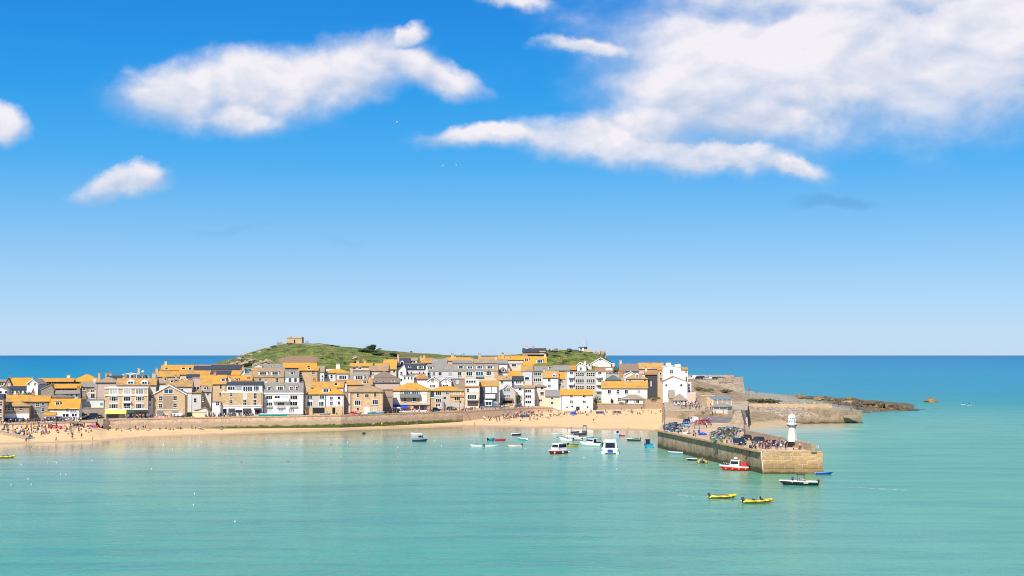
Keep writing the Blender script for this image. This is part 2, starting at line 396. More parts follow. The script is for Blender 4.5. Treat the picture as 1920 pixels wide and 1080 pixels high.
plain('carglass', (.02, .025, .03), 0.05); plain('chrome', (.6, .6, .62), 0.25, 0.8); plain('steel', (.22, .22, .23), 0.5, 0.3)
plain('lamp', (.8, .8, .75), 0.2); plain('taillamp', (.45, .02, .02), 0.3)
plain('timber', (.46, .27, .10), 0.85, vary=0.35, scale=3); plain('darktimber', (.07, .05, .04), 0.85)
plain('bark', (.12, .085, .06), 0.9, vary=0.3, scale=4)
for nm, c in dict(leafdark=(.022, .045, .018), leafmid=(.06, .10, .025), leafyel=(.13, .17, .03), leafolive=(.13, .13, .055)).items():
    N, b = newmat(nm); p = pos(N); f = N.noise(p, 1.7, 4, 0.6)
    N.l(N.mix(N.mr(f, .3, .7), tuple(x * .6 for x in c), tuple(x * 1.5 for x in c)), b.inputs['Base Color']); b.inputs['Roughness'].default_value = 0.7

# sand: dry above, darker where the last tide left it wet; raked by feet
def make_sand():
    N, b = newmat('sand'); p = pos(N)
    sep = N.n('ShaderNodeSeparateXYZ'); N.l(p, sep.inputs[0])
    n1 = N.noise(p, 0.07, 5, 0.6); n2 = N.noise(p, 1.1, 5, 0.7); n3 = N.noise(N.mapping(p, scale=(.25, 1, 1)), 0.35, 4, 0.6)
    dry = N.mix(N.mr(n2, .3, .7), (0.72, 0.475, 0.225), (0.80, 0.56, 0.295))
    dry = N.mix(N.mr(n3, .4, .7, 0, .5), dry, (0.66, 0.43, 0.20))
    wet = N.mr(N.m('ADD', sep.outputs[2], N.m('MULTIPLY', N.m('SUBTRACT', n1, .5), 0.9)), 0.10, 0.55, 1.0, 0.0)
    col = N.mix(wet, dry, (0.56, 0.36, 0.185))
    # wrack lines left by earlier tides
    for zl, am in ((0.75, .45), (1.25, .30)):
        dz_ = N.m('ABSOLUTE', N.m('SUBTRACT', N.m('ADD', sep.outputs[2], N.m('MULTIPLY', N.m('SUBTRACT', n1, .5), 0.8)), zl))
        col = N.mix(N.m('MULTIPLY', N.m('MULTIPLY', N.mr(dz_, 0.0, 0.05, am, 0.0), N.mr(n2, .4, .6)), 1.0), col, (0.20, 0.14, 0.075))
    N.l(col, b.inputs['Base Color']); N.l(N.mr(wet, 0, 1, 0.9, 0.55), b.inputs['Roughness'])
    bump(N, b, N.m('ADD', n2, N.m('MULTIPLY', n3, 2)), 0.5, 0.15)
make_sand()
# road surface of the quays
def make_paving(name, c):
    N, b = newmat(name); p = pos(N)
    n1 = N.noise(p, 0.16, 5, 0.62); n2 = N.noise(p, 2.2, 4, 0.6)
    col = N.mix(N.mr(n1, .35, .68), tuple(x * .8 for x in c), tuple(x * 1.15 for x in c))
    col = N.mix(N.mr(n2, .45, .75, 0, .35), col, tuple(x * .55 for x in c))
    N.l(col, b.inputs['Base Color']); b.inputs['Roughness'].default_value = 0.9; bump(N, b, n2, .2, .03)
painted('paleseawall', (0.74, 0.56, 0.39), dirt=(0.5, 0.37, 0.25), amt=0.5)
make_paving('paving', (0.50, 0.385, 0.255)); make_paving('asphalt', (0.22, 0.19, 0.165)); make_paving('pierdeck', (0.62, 0.44, 0.27)); make_paving('concrete', (0.40, 0.36, 0.31))
# sea wall and pier masonry, with weed below the tide line
def make_seawall(name, c, c2, mortar, scale, weed_z, weed, dark_z, dark, streak=0.0, cz=1.6, xr=None):
    N, b, col, p = stone(name, c, c2, mortar, scale, 1.0, cz)
    sep = N.n('ShaderNodeSeparateXYZ'); N.l(p, sep.inputs[0])
    n = N.noise(p, 0.35, 5, 0.65); n2 = N.noise(p, 1.6, 4, 0.6)
    zz = N.m('ADD', sep.outputs[2], N.m('MULTIPLY', N.m('SUBTRACT', n, .5), 2.4))
    if dark_z: col = N.mix(N.mr(zz, dark_z, dark_z - 1.6, 0, .75), col, dark)
    if streak:
        st = N.noise(N.mapping(p, scale=(.55, .55, 0.11)), 0.8, 6, 0.72, 0.4)
        col = N.mix(N.mr(st, .42, .62, 0, streak), col, (0.12, 0.088, 0.055))
    if weed_z:
        w = N.mr(zz, weed_z, weed_z - 0.7)
        if xr: w = N.m('MULTIPLY', w, N.m('MULTIPLY', N.mr(sep.outputs[0], xr[0], xr[0] + 15), N.mr(sep.outputs[0], xr[1], xr[1] - 15)))
        col = N.mix(N.m('MULTIPLY', w, .95), col, N.mix(N.mr(n2, .35, .65), weed, tuple(x * .5 for x in weed)))
    N.l(col, b.inputs['Base Color'])
make_seawall('seawall', (0.72, 0.55, 0.38), (0.46, 0.335, 0.235), (0.74, 0.59, 0.42), 0.8, 2.2, (0.075, 0.135, 0.022), 4.3, (0.42, 0.32, 0.215), xr=(-118, -12))
make_seawall('pierside', (0.46, 0.325, 0.20), (0.33, 0.235, 0.145), (0.50, 0.37, 0.24), 0.55, 1.5, (0.085, 0.07, 0.028), 3.0, (0.24, 0.17, 0.095), 0.5)
make_seawall('pierhead', (0.60, 0.355, 0.165), (0.47, 0.275, 0.125), (0.66, 0.44, 0.24), 0.5, 0.8, (0.12, 0.09, 0.03), 3.1, (0.30, 0.18, 0.075), 0.2)
make_seawall('mortar', (0.80, 0.66, 0.47), (0.76, 0.62, 0.43), (0.80, 0.66, 0.47), 0.8, 0.7, (0.10, 0.085, 0.03), 2.2, (0.34, 0.23, 0.12))
make_seawall('oldpier', (0.46, 0.34, 0.215), (0.32, 0.235, 0.155), (0.52, 0.41, 0.28), 0.7, 0.9, (0.09, 0.085, 0.03), 2.2, (0.22, 0.165, 0.10), 0.35)
make_seawall('headwall', (0.48, 0.37, 0.27), (0.33, 0.25, 0.19), (0.55, 0.45, 0.34), 0.6, 0, (0, 0, 0), 0, (0, 0, 0), 0.15)
# hill turf with bracken and bare earth
def make_turf():
    N, b = newmat('turf'); p = pos(N)
    n1 = N.noise(p, 0.035, 6, 0.62); n2 = N.noise(p, 0.22, 5, 0.65); n3 = N.noise(p, 1.3, 4, 0.65)
    g = N.mix(N.mr(n2, .38, .62), (0.075, 0.12, 0.018), (0.25, 0.26, 0.05))
    g = N.mix(N.mr(n3, .42, .64, 0, .75), g, (0.025, 0.045, 0.012))
    g = N.mix(N.mr(n1, .50, .64, 0, .6), g, (0.26, 0.23, 0.065))
    # bracken bank left brown by the winter, below the chapel
    def blob(x, y, rx, ry):
        v = N.mapping(p, (x, y, 0), (0, 0, 0), (rx, ry, 1e6), 'TEXTURE'); ln = N.n('ShaderNodeVectorMath', operation='LENGTH'); N.l(v, ln.inputs[0])
        return N.mr(N.m('ADD', ln.outputs['Value'], N.m('MULTIPLY', N.m('SUBTRACT', n2, .5), .9)), 0.7, 1.05, 1.0, 0.0)
    A = P(560, 672, 746)
    g = N.mix(N.m('MULTIPLY', blob(A.x, 744, 12, 9), .88), g, N.mix(n3, (0.28, 0.165, 0.10), (0.34, 0.22, 0.14)))
    B = P(760, 668, 770)
    g = N.mix(N.m('MULTIPLY', blob(B.x, 770, 20, 6), .6), g, (0.17, 0.115, 0.06))
    C = P(590, 654, 783)
    g = N.mix(N.m('MULTIPLY', blob(C.x, 780, 7, 2.4), .9), g, (0.58, 0.47, 0.32))
    N.l(g, b.inputs['Base Color']); b.inputs['Roughness'].default_value = 0.95
    bump(N, b, N.m('ADD', n2, N.m('MULTIPLY', n3, .5)), 0.9, 0.9)
make_turf()
def make_shore():
    N, b = newmat('shingle'); p = pos(N)
    sep = N.n('ShaderNodeSeparateXYZ'); N.l(p, sep.inputs[0])
    n1 = N.noise(p, 0.06, 5, 0.62); n2 = N.noise(p, 1.4, 5, 0.75); n3 = N.noise(p, .3, 5, .65)
    peb = N.mix(N.mr(n2, .40, .62), (0.13, 0.12, 0.09), (0.58, 0.53, 0.42))
    peb = N.mix(N.mr(n3, .42, .62, 0, .65), peb, (0.37, 0.38, 0.27))
    soil = N.mix(N.mr(n3, .35, .65), (0.44, 0.32, 0.20), (0.24, 0.175, 0.075))
    f = N.mr(N.m('ADD', sep.outputs[0], N.m('MULTIPLY', N.m('SUBTRACT', n1, .5), 50)), 108, 128, 1.0, 0.0)
    col = N.mix(f, peb, soil)
    col = N.mix(N.mr(N.m('ADD', sep.outputs[0], N.m('MULTIPLY', N.m('SUBTRACT', n3, .5), 40)), 146, 166, 0, .85), col, N.mix(N.mr(n2, .4, .6), (0.06, 0.045, 0.03), (0.17, 0.125, 0.075)))
    low = N.m('MULTIPLY', N.mr(sep.outputs[2], 1.2, 2.2, 1.0, 0.0), N.mr(sep.outputs[0], 118, 130, 1.0, 0.0))
    col = N.mix(low, col, (0.56, 0.41, 0.235))
    N.l(col, b.inputs['Base Color']); b.inputs['Roughness'].default_value = 0.95; bump(N, b, n2, .8, .5)
make_shore()
stone('rock', (0.16, 0.115, 0.065), (0.085, 0.065, 0.045), (0.05, 0.04, 0.03), 0.5, 0.8, 1.0)
stone('rockpale', (0.50, 0.40, 0.28), (0.34, 0.265, 0.18), (0.16, 0.14, 0.07), 0.6, 0.9, 1.0)
stone('rockochre', (0.33, 0.22, 0.075), (0.20, 0.14, 0.06), (0.10, 0.075, 0.04), 0.5, 0.8, 1.0)
# the sea: colour by depth over pale sand, blue far out; ripples in the harbour, a chop outside
def make_sea():
    N, b = newmat('seawater'); p = pos(N)
    sep = N.n('ShaderNodeSeparateXYZ'); N.l(p, sep.inputs[0]); X, Y, Z = sep.outputs
    at = N.n('ShaderNodeAttribute', attribute_name='depth').outputs['Fac']
    pn = N.mapping(p, scale=(0.35, 1, 1))
    n1 = N.noise(pn, 0.016, 4, 0.6, 0.6); n2 = N.noise(N.mapping(p, scale=(.22, 1, 1), rot=(0, 0, .12)), 0.12, 5, 0.65)
    dd = N.m('ADD', at, N.m('MULTIPLY', N.m('SUBTRACT', n1, .5), N.mr(at, 0, 4, 0.8, 3.4)))
    ramp = N.n('ShaderNodeValToRGB'); N.l(N.m('DIVIDE', dd, 12.0), ramp.inputs[0])
    cr = ramp.color_ramp
    stops = [(0.0, (0.56, 0.45, 0.27)), (0.045, (0.46, 0.45, 0.29)), (0.12, (0.34, 0.45, 0.31)), (0.24, (0.20, 0.42, 0.28)), (0.42, (0.125, 0.38, 0.225)), (0.72, (0.06, 0.325, 0.22)), (1.0, (0.010, 0.265, 0.255))]
    cr.elements[0].position = 0; cr.elements[0].color = stops[0][1] + (1,); cr.elements[1].position = 1; cr.elements[1].color = stops[-1][1] + (1,)
    for q, c in stops[1:-1]:
        e = cr.elements.new(q); e.color = c + (1,)
    col = ramp.outputs[0]
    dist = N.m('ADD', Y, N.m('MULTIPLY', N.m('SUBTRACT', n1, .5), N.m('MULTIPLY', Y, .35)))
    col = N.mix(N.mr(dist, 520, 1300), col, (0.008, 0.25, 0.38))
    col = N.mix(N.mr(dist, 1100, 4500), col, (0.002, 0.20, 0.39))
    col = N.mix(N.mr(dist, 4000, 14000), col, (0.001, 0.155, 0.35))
    n4 = N.noise(N.mapping(p, scale=(.10, 1, 1), rot=(0, 0, .10)), 0.30, 4, .7)
    amp = N.m('MULTIPLY', N.mr(at, .5, 4), N.mr(Y, 500, 1100, .22, .16))
    col = N.mix(N.m('MULTIPLY', N.mr(n4, .45, .68), amp), col, N.mix(.6, col, (0.0, 0.10, 0.10)))  # dark faces of small waves, painted as streaks into the base colour
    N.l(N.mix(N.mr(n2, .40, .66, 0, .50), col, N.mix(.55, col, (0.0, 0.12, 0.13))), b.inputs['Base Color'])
    b.inputs['IOR'].default_value = 1.33
    sh = N.m('MULTIPLY', N.mr(X, 40, 90), 1.0)
    N.l(N.mr(N.m('MAXIMUM', N.mr(Y, 480, 900), N.m('MULTIPLY', sh, .5)), 0, 1, N.mr(at, .3, 3.0, 0.10, 0.20), 0.34), b.inputs['Roughness'])
    N.l(N.mr(dist, 420, 1600, N.mr(at, .3, 3.0, .42, .24), 0.06), b.inputs['Specular IOR Level'])
    w1 = N.noise(N.mapping(p, scale=(.8, 1, 1), rot=(0, 0, .15)), 0.6, 4, .6)
    w2 = N.noise(N.mapping(p, scale=(.8, 1, 1), rot=(0, 0, -.2)), 0.17, 3, .6)
    hgt = N.m('ADD', N.m('MULTIPLY', w1, 0.35), w2)
    calm = N.mr(at, 0.2, 3.0, 0.14, 1.2)
    nd = N.n('ShaderNodeBump'); nd.inputs['Distance'].default_value = 0.8
    N.l(N.m('MULTIPLY', N.m('MULTIPLY', calm, N.mr(Y, 500, 2500, 1.0, 0.25)), 0.40), nd.inputs['Strength']); N.l(hgt, nd.inputs['Height']); N.l(nd.outputs[0], b.inputs['Normal'])
make_sea()
N, b = newmat('foam'); p = pos(N)
b.inputs['Base Color'].default_value = (.72, .78, .76, 1); b.inputs['Roughness'].default_value = .8
N.l(N.mr(N.noise(N.mapping(p, scale=(.35, 1, 1)), 1.6, 5, .7), .47, .66, 0, .75), b.inputs['Alpha'])
# ------------------------------------------------------------------ sea, beach, quay, hill
def grid_mesh(name, rows, mat, depth=False, smooth=True):
    nv = len(rows[0]); vs = [tuple(q) for r in rows for q in r]
    fs = [(j * nv + i, j * nv + i + 1, (j + 1) * nv + i + 1, (j + 1) * nv + i) for j in range(len(rows) - 1) for i in range(nv - 1)]
    me = bpy.data.meshes.new(name); me.from_pydata(vs, [], fs); me.materials.append(M[mat])
    me.polygons.foreach_set('use_smooth', [smooth] * len(fs))
    if depth:
        a = me.attributes.new('depth', 'FLOAT', 'POINT'); a.data.foreach_set('value', depth)
    me.update()
    return link(bpy.data.objects.new(name, me))
def uv2x(u, Y): return (u - 960) / F * Y
xs = [-90000, -20000, -6000, -2500, -1200, -700, -480] + [-400 + 8 * i for i in range(101)] + [480, 700, 1200, 2500, 6000, 20000, 90000]
ys = [-2000, -600, -200, 0, 100, 150] + [160 + 6 * i for i in range(121)] + [900, 960, 1050, 1250, 1600, 2400, 4000, 8000, 18000, 50000, 150000]
rows = []; dep = []
for y in ys:
    r = []
    for x in xs:
        r.append((x, y, 0.0))
        u = U(x, y) if y > 60 else 960
        dv = 12.0 if (y > 900 or abs(x) > 900) else max(0, -H(x, y)) if y > 200 else 7.0
        if y > 200 and u > 1600: dv = max(min(dv, 12), min(12, 3.5 + max(0, y - 350) / 70 + max(0, u - 1800) / 300))
        if y > 650 and dv < 12 and u < 1600: dv = min(12, dv + (y - 650) / 20)
        if x < -150: dv = min(12, dv + (-150 - x) / 200)
        if y > 200 and u > 1235 and y < 560 and dv < 12: dv = max(dv, 2.6) if u < 1400 else dv      # dredged alongside the pier
        dep.append(dv)
    rows.append(r)
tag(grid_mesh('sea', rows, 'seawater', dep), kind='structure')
def strip(name, u0, u1, du, y0f, y1f, n, mat, dz=0.0, noise=0.0):
    rows = []
    for j in range(n + 1):
        r = []; u = u0
        while u <= u1 + 1e-6:
            a, b = y0f(u), y1f(u); Y = a + (b - a) * j / n; X = uv2x(u, Y)
            z = H(X, Y + (1e-3 if j == 0 else -1e-3 if j == n else 0)) + dz
            if noise and 0 < j < n: z += noise * (math.sin(X * .31 + Y * .17) + math.sin(X * .13 - Y * .41) + math.sin(X * .7 + Y * .9) * .4)
            r.append((X, Y, z)); u += du
        rows.append(r)
    return tag(grid_mesh(name, rows, mat), kind='structure')
strip('beach', -200, 1262, 6, lambda u: lerp(WATER, u) - 25, lambda u: lerp(WALL, u) - 0.02, 26, 'sand', 0, 0.03)
strip('quay_road', -200, 1240, 8, lambda u: lerp(WALL, u), lambda u: lerp(FRONT, u) + 8, 4, 'paving')
strip('hill', -200, 1240, 5, lambda u: lerp(FRONT, u) + 8, lambda u: 885, 62, 'turf', 0, 0.12)
strip('shore', 1240, 1760, 5, lambda u: lerp(WATER, u) - 12, lambda u: 885 if u < 1420 else 840, 70, 'shingle', 0, 0.16)
# ------------------------------------------------------------------ harbour sea wall
def wall_run(name, u0, u1, du, yf, z0f, z1f, thick, mat, label, cat, coping='tan', cope_h=0.3):
    pts = []; u = u0
    while u <= u1 + 1e-6:
        Y = yf(u); pts.append((uv2x(u, Y), Y, z0f(u), z1f(u))); u += du
    root = empty(name, (pts[0][0], pts[0][1], pts[0][2])); o = Vector(root.location)
    for part, dz0, dz1, oy, m in (('masonry', None, -cope_h, 0.0, mat), ('coping', -cope_h, 0.0, -0.18, coping)):
        b = MB(); vs = []
        for x, y, a, c in pts:
            lo = a if dz0 is None else c + dz0
            for yy, zz in ((y + oy, lo), (y + thick, lo), (y + thick, c + dz1), (y + oy, c + dz1)): vs.append((x - o.x, yy - o.y, zz - o.z))
        n = len(pts); fs = []
        for i in range(n - 1):
            for k in range(4): fs.append((4 * i + k, 4 * i + (k + 1) % 4, 4 * i + 4 + (k + 1) % 4, 4 * i + 4 + k)[::-1])
        fs += [(0, 1, 2, 3)[::-1], tuple(4 * (n - 1) + k for k in range(4))]
        b.add(vs, fs); b.build(part, m, root)
    return tag(root, label, cat)
wall_run('sea_wall', 196, 868, 12, lambda u: lerp(WALL, u) - 0.5, lambda u: lerp(BTOP, u) - 1.5, lambda u: lerp(QUAY, u) + 0.32, 0.85, 'seawall',
         'long rubble stone sea wall with green weed along its foot above the sand', 'sea wall')
wall_run('promenade_wall', 868.2, 1046.2, 8.9, lambda u: lerp(WALL, u) - 0.5, lambda u: lerp(BTOP, u) - 1.5, lambda u: lerp(QUAY, u) + 0.32, 0.85, 'paleseawall',
         'pale smooth promenade wall above the crowded right beach', 'sea wall', 'paleseawall')
wall_run('kerb_wall', -190, 190, 12, lambda u: lerp(WALL, u) - 0.4, lambda u: lerp(BTOP, u) - 1.2, lambda u: lerp(QUAY, u) + 0.2, 0.7, 'seawall',
         'low stone kerb where the sand meets the road at the left beach', 'kerb', cope_h=0.15)
# slipway running down to the water at the left edge
r0 = hit(-30, 806); r1 = hit(58, 823)
d = Vector((r1.x - r0.x, r1.y - r0.y, 0)); L = d.length
sl = empty('slipway', (r0.x, r0.y, r0.z), math.atan2(d.y, d.x))
MB().hexa([(0, -1.6, -1.0), (L, -1.6, r1.z - r0.z - 1.2), (L, 1.6, r1.z - r0.z - 1.2), (0, 1.6, -1.0)], [(0, -1.6, .5), (L, -1.6, r1.z - r0.z + .35), (L, 1.6, r1.z - r0.z + .35), (0, 1.6, .5)]).build('ramp', 'concrete', sl)
MB().hexa([(0, -2.2, -1.0), (L, -2.2, r1.z - r0.z - 1.2), (L, -1.6, r1.z - r0.z - 1.2), (0, -1.6, -1.0)], [(0, -2.2, .9), (L, -2.2, r1.z - r0.z + .75), (L, -1.6, r1.z - r0.z + .75), (0, -1.6, .9)]).build('side_wall', 'brown', sl)
tag(sl, 'dark-sided concrete slipway crossing the left beach down to the water', 'slipway')

# ------------------------------------------------------------------ main pier
DECK = 5.4
pA = G(1431, 888.5, 0); pB = G(1544, 888.5, 0); pTL = G(1432, 847.5, DECK); pTR = G(1538, 848, DECK)
pL = G(1233, 839.5, 0); pLt = Vector((pL.x, pL.y, DECK))
root_l = Vector((uv2x(1249, 522), 522, 0)); root_r = Vector((uv2x(1400, 522), 522, 0)); par_b = Vector((uv2x(1399, 395), 395, 0))
pier = empty('pier', (pA.x, pA.y, 0)); po = Vector(pier.location)
bot = [pA, pB, Vector((pB.x - 7.0, 395, 0)), root_r, root_l, pL]
top = [Vector((pTL.x, pA.y + .35, DECK)), Vector((pTR.x, pB.y + .35, DECK)), Vector((pTR.x - 6.2, 395, DECK)), root_r, root_l, pL]
def pier_solid(bot, top, z0, z1):
    b = MB(); n = len(bot)
    vs = [(q.x - po.x, q.y - po.y, z0) for q in bot] + [(q.x - po.x, q.y - po.y, z1) for q in top]
    b.add(vs, [tuple(range(n))[::-1]] + [(i, (i + 1) % n, n + (i + 1) % n, n + i) for i in range(n)])
    b.add(vs[n:], [tuple(range(n))], 1)
    return b
pier_solid(bot, top, -4, DECK).build('wall', ['pierside', 'pierdeck'], pier)
# dressed stone blocks on the pier head and round the corner
def block_face(a, b, ztop, courses, wmin, wmax, mat, parent, seed, lean=0.0):
    rnd = random.Random(seed); a = Vector((a.x, a.y, 0)); b = Vector((b.x, b.y, 0)); d = b - a; L = d.length; d.normalize(); nrm = Vector((d.y, -d.x, 0))
    z = -0.8
    ci = 0
    for h in courses:
        s = 0.0 if ci % 2 == 0 else -rnd.uniform(.5, 1.2)
        while s < L - 0.05:
            w = rnd.uniform(wmin, wmax); e = min(L, s + w); s0 = max(0, s)
            if e > L - 0.5: e = L
            if e - s0 > 0.12:
                pr = rnd.uniform(0.06, 0.13); g = 0.035; zt = min(ztop, z + h)
                in_b = lean * (z + 0.0); in_t = lean * zt
                f0 = a + d * (s0 + g); f1 = a + d * (e - g)
                def pt(q, zz, out):
                    v = q + nrm * (out - lean * max(0, zz)); return (v.x - po.x, v.y - po.y, zz)
                bv = 0.05
                m = MB()
                lo, hi = z + g, zt - g
                bk = [pt(f0, lo, -.05), pt(f1, lo, -.05), pt(f1, hi, -.05), pt(f0, hi, -.05)]
                md = [pt(f0, lo, pr - bv), pt(f1, lo, pr - bv), pt(f1, hi, pr - bv), pt(f0, hi, pr - bv)]
                g0 = f0 + d * bv; g1 = f1 - d * bv
                fr = [pt(g0, lo + bv, pr), pt(g1, lo + bv, pr), pt(g1, hi - bv, pr), pt(g0, hi - bv, pr)]
                fs = [(8, 9, 10, 11)]
                for k in range(4):
                    fs.append((k, (k + 1) % 4, 4 + (k + 1) % 4, 4 + k)); fs.append((4 + k, 4 + (k + 1) % 4, 8 + (k + 1) % 4, 8 + k))
                m.add(bk + md + fr, fs); m.build('stone_block', mat, parent)
            s = e if e < L else L + 1
        z += h; ci += 1
COURSES = [1.0, 1.05, 1.0, .95, .9, .85, .45]
lean = 0.35 / DECK
core = MB()
core.add([(0, 0, -1), (pB.x - po.x, pB.y - po.y, -1), (pTR.x - po.x, pB.y + .35 - po.y, DECK), (pTL.x - po.x, .35, DECK)], [(0, 1, 2, 3)])
ob = core.build('mortar_bed', 'mortar', pier); ob.location = (0, -0.03, 0)
block_face(pA, pB, DECK + .02, COURSES, 1.5, 2.7, 'pierhead', pier, 3, lean)
dl = (pL - pA).normalized()
block_face(pA + dl * 17, pA + dl * 0.15, DECK + .02, COURSES, 1.6, 2.8, 'pierside', pier, 5, 0.0)
# coping along the inner edge
n_c = 26
for i in range(n_c):
    a = top[0].lerp(Vector((pL.x, pL.y, DECK)), i / n_c); b_ = top[0].lerp(Vector((pL.x, pL.y, DECK)), (i + 1) / n_c)
    dd = (b_ - a).normalized(); nn = Vector((dd.y, -dd.x, 0)) * -1
    a2 = a + dd * .04; b2 = b_ - dd * .04
    q = [a2 - nn * .12, b2 - nn * .12, b2 + nn * .8, a2 + nn * .8]
    if (q[1] - q[0]).cross(q[2] - q[1]).z < 0: q = q[::-1]
    MB().hexa([(v.x - po.x, v.y - po.y, DECK - .32) for v in q], [(v.x - po.x, v.y - po.y, DECK + .06 + .02 * (i % 3)) for v in q]).build('coping_stone', 'pierhead', pier)
# outer parapet, one run of wall with a sloping cap
def parapet(pts, w, name, mat, parent, base):
    b = MB(); vs = []; n = len(pts)
    for i, (x, y, z) in enumerate(pts):
        j0 = max(0, i - 1); j1 = min(n - 1, i + 1)
        t = Vector((pts[j1][0] - pts[j0][0], pts[j1][1] - pts[j0][1], 0)).normalized(); s = Vector((t.y, -t.x, 0)) * w
        for q, zz in ((Vector((x, y, 0)), base), (Vector((x, y, 0)) + s, base), (Vector((x, y, 0)) + s * .95, z), (Vector((x, y, 0)) + s * .05, z)): vs.append((q.x - po.x, q.y - po.y, zz))
    fs = []
    for i in range(n - 1):
        for k in range(4): fs.append((4 * i + k, 4 * i + (k + 1) % 4, 4 * i + 4 + (k + 1) % 4, 4 * i + 4 + k))
    fs += [(0, 1, 2, 3)[::-1], tuple(4 * (n - 1) + k for k in range(4))]
    b.add(vs, fs); o = b.build(name, mat, parent); return o
parapet([(pTR.x - 1.1, pTR.y + 4.5, 7.0), (pTR.x - 3.8, 365, 7.15), (uv2x(1396, 395), 395, 7.2), (uv2x(1392, 420), 420, 7.6)], 1.3, 'parapet', 'oldpier', pier, DECK - .3)
# the sloping buttress where the parapet climbs to the old quay
bx = [P(1357, 806, 436), P(1402, 808, 428), P(1404, 796, 470), P(1376, 792, 470)]
tx_ = [P(1379, 771, 446), P(1389, 769.5, 446), P(1391, 768.5, 462), P(1383, 769.5, 462)]
MB().hexa([(q.x - po.x, q.y - po.y, 3.5) for q in bx], [(q.x - po.x, q.y - po.y, q.z) for q in tx_]).build('buttress', 'oldpier', pier)
# timber fenders and ladder on the inner face
for px in (1380.5, 1386.5, 1391.5):
    t = (px - 1431) / (1233 - 1431.0)
    # along the wall by picture position
    best = min((abs(960 + F * (pA.x + (pL.x - pA.x) * k / 400) / (pA.y + (pL.y - pA.y) * k / 400) - px), k) for k in range(400))[1] / 400
    q = pA.lerp(pL, best)
    MB().box(q.x - po.x - .55, q.x - po.x + .1, q.y - po.y - .22, q.y - po.y + .22, -1.5, DECK + .35).build('fender_post', 'timber', pier)
# steps cut into the deck by the terrace
tag(pier, 'long granite pier with a stone-block head and a small lighthouse standing on it', 'pier')

# ------------------------------------------------------------------ old quay terrace with three arches
TZ = 7.2
ta = Vector((uv2x(1244, 520), 520, 0)); tb = Vector((uv2x(1314, 508), 508, 0))
terr = empty('quay_terrace', (ta.x, ta.y, DECK)); to = Vector(terr.location)
Ltr = (tb - ta).length
ang = math.atan2(tb.y - ta.y, tb.x - ta.x); terr.rotation_euler = (0, 0, ang)
b = MB(); arches = [(Ltr * .50, .62), (Ltr * .66, .62), (Ltr * .82, .62)]; spring = 1.1; hh = TZ + .7 - DECK
xcur = 0.0
for c, a in arches:
    b.box(xcur, c - a, 0, 1.2, -1.5, hh)
    for k in range(8):
        x0 = c - a + 2 * a * k / 8; x1 = c - a + 2 * a * (k + 1) / 8; xm = (x0 + x1) / 2 - c
        b.box(x0, x1, 0, 1.2, spring + math.sqrt(max(0, a * a - xm * xm)), hh)
    xcur = c + a
b.box(xcur, Ltr, 0, 1.2, -1.5, hh); b.box(0, Ltr, 1.25, 2.0, -1.5, hh - .1)
b.build('arch_wall', 'brown', terr)
MB().box(-.1, Ltr + .1, -.12, 1.3, hh, hh + .18).build('coping', 'tan', terr)
tag(terr, 'old brown quay wall with three dark arches facing the pier root', 'quay wall')
# terrace slab and the road ramp down to the pier
def flat(name, pts, z0, mat, zs=None):
    vs = [(q[0], q[1], z0 if zs is None else zs[i]) for i, q in enumerate(pts)]; n = len(vs)
    b = MB(); b.add(vs + [(x, y, z - 2.5) for x, y, z in vs], [tuple(range(n)), tuple(range(n, 2 * n))[::-1]] + [(i, n + i, n + (i + 1) % n, (i + 1) % n) for i in range(n)])
    return tag(b.build(name, mat), kind='structure')
flat('terrace_paving', [(ta.x + .6, 521.5), (tb.x + .4, 509.6), (uv2x(1316, 560), 545), (uv2x(1400, 545), 545), (uv2x(1402, 645), 645), (uv2x(1244, 645), 645)], TZ, 'paving')
flat('ramp_road', [(uv2x(1316, 478), 478), (uv2x(1365, 478), 478), (uv2x(1400, 545), 545.2), (uv2x(1316, 545), 545.2)], 0, 'asphalt', [DECK + .01, DECK + .01, TZ + .012, TZ + .012])

# ------------------------------------------------------------------ second, smaller pier with rubble slope
sp0 = G(1395, 797, 0.0); spA = G(1470, 795, 0); spB = G(1568, 794, 0); spC = G(1617, 793, 0)
p2 = empty('stone_jetty', (spA.x, spA.y, 0)); o2 = Vector(p2.location)
def rel(v, o, z=None): return (v.x - o.x, v.y - o.y, (v.z if z is None else z) - o.z)
led = P(1470, 783, spA.y + 2).z
def quad_solid(name, A, B, depth, z0, z1, mat, parent, o, z1b=None):
    d = (B - A); d.z = 0; n = Vector((-d.y, d.x, 0)).normalized() * depth
    z1b = z1 if z1b is None else z1b
    MB().hexa([rel(A, o, z0), rel(B, o, z0), rel(B + n, o, z0), rel(A + n, o, z0)], [rel(A, o, z1), rel(B, o, z1), rel(B + n, o, z1b), rel(A + n, o, z1b)]).build(name, mat, parent)
quad_solid('ledge', spA, spB, 12, -2, 2.5, 'oldpier', p2, o2)
quad_solid('rubble_slope', spA + Vector((-14, 7, 0)), spB + Vector((-1, 7, 0)), 24, 1.2, 2.9, 'headwall', p2, o2, 6.0)
quad_solid('bastion', spB + Vector((-1, -.6, 0)), spC, 19, -2, 5.35, 'oldpier', p2, o2)
quad_solid('parapet', spA + Vector((-26, 31, 0)), spB + Vector((3, 27, 0)), 1.2, 3, 7.15, 'tan', p2, o2)
MB().box(spB.x - o2.x + 3, spB.x - o2.x + 8.5, spB.y - o2.y - .66, spB.y - o2.y + 1, 2.4, 3.4).build('step_flight', 'brown', p2)
rnd = random.Random(11)
heap = MB()
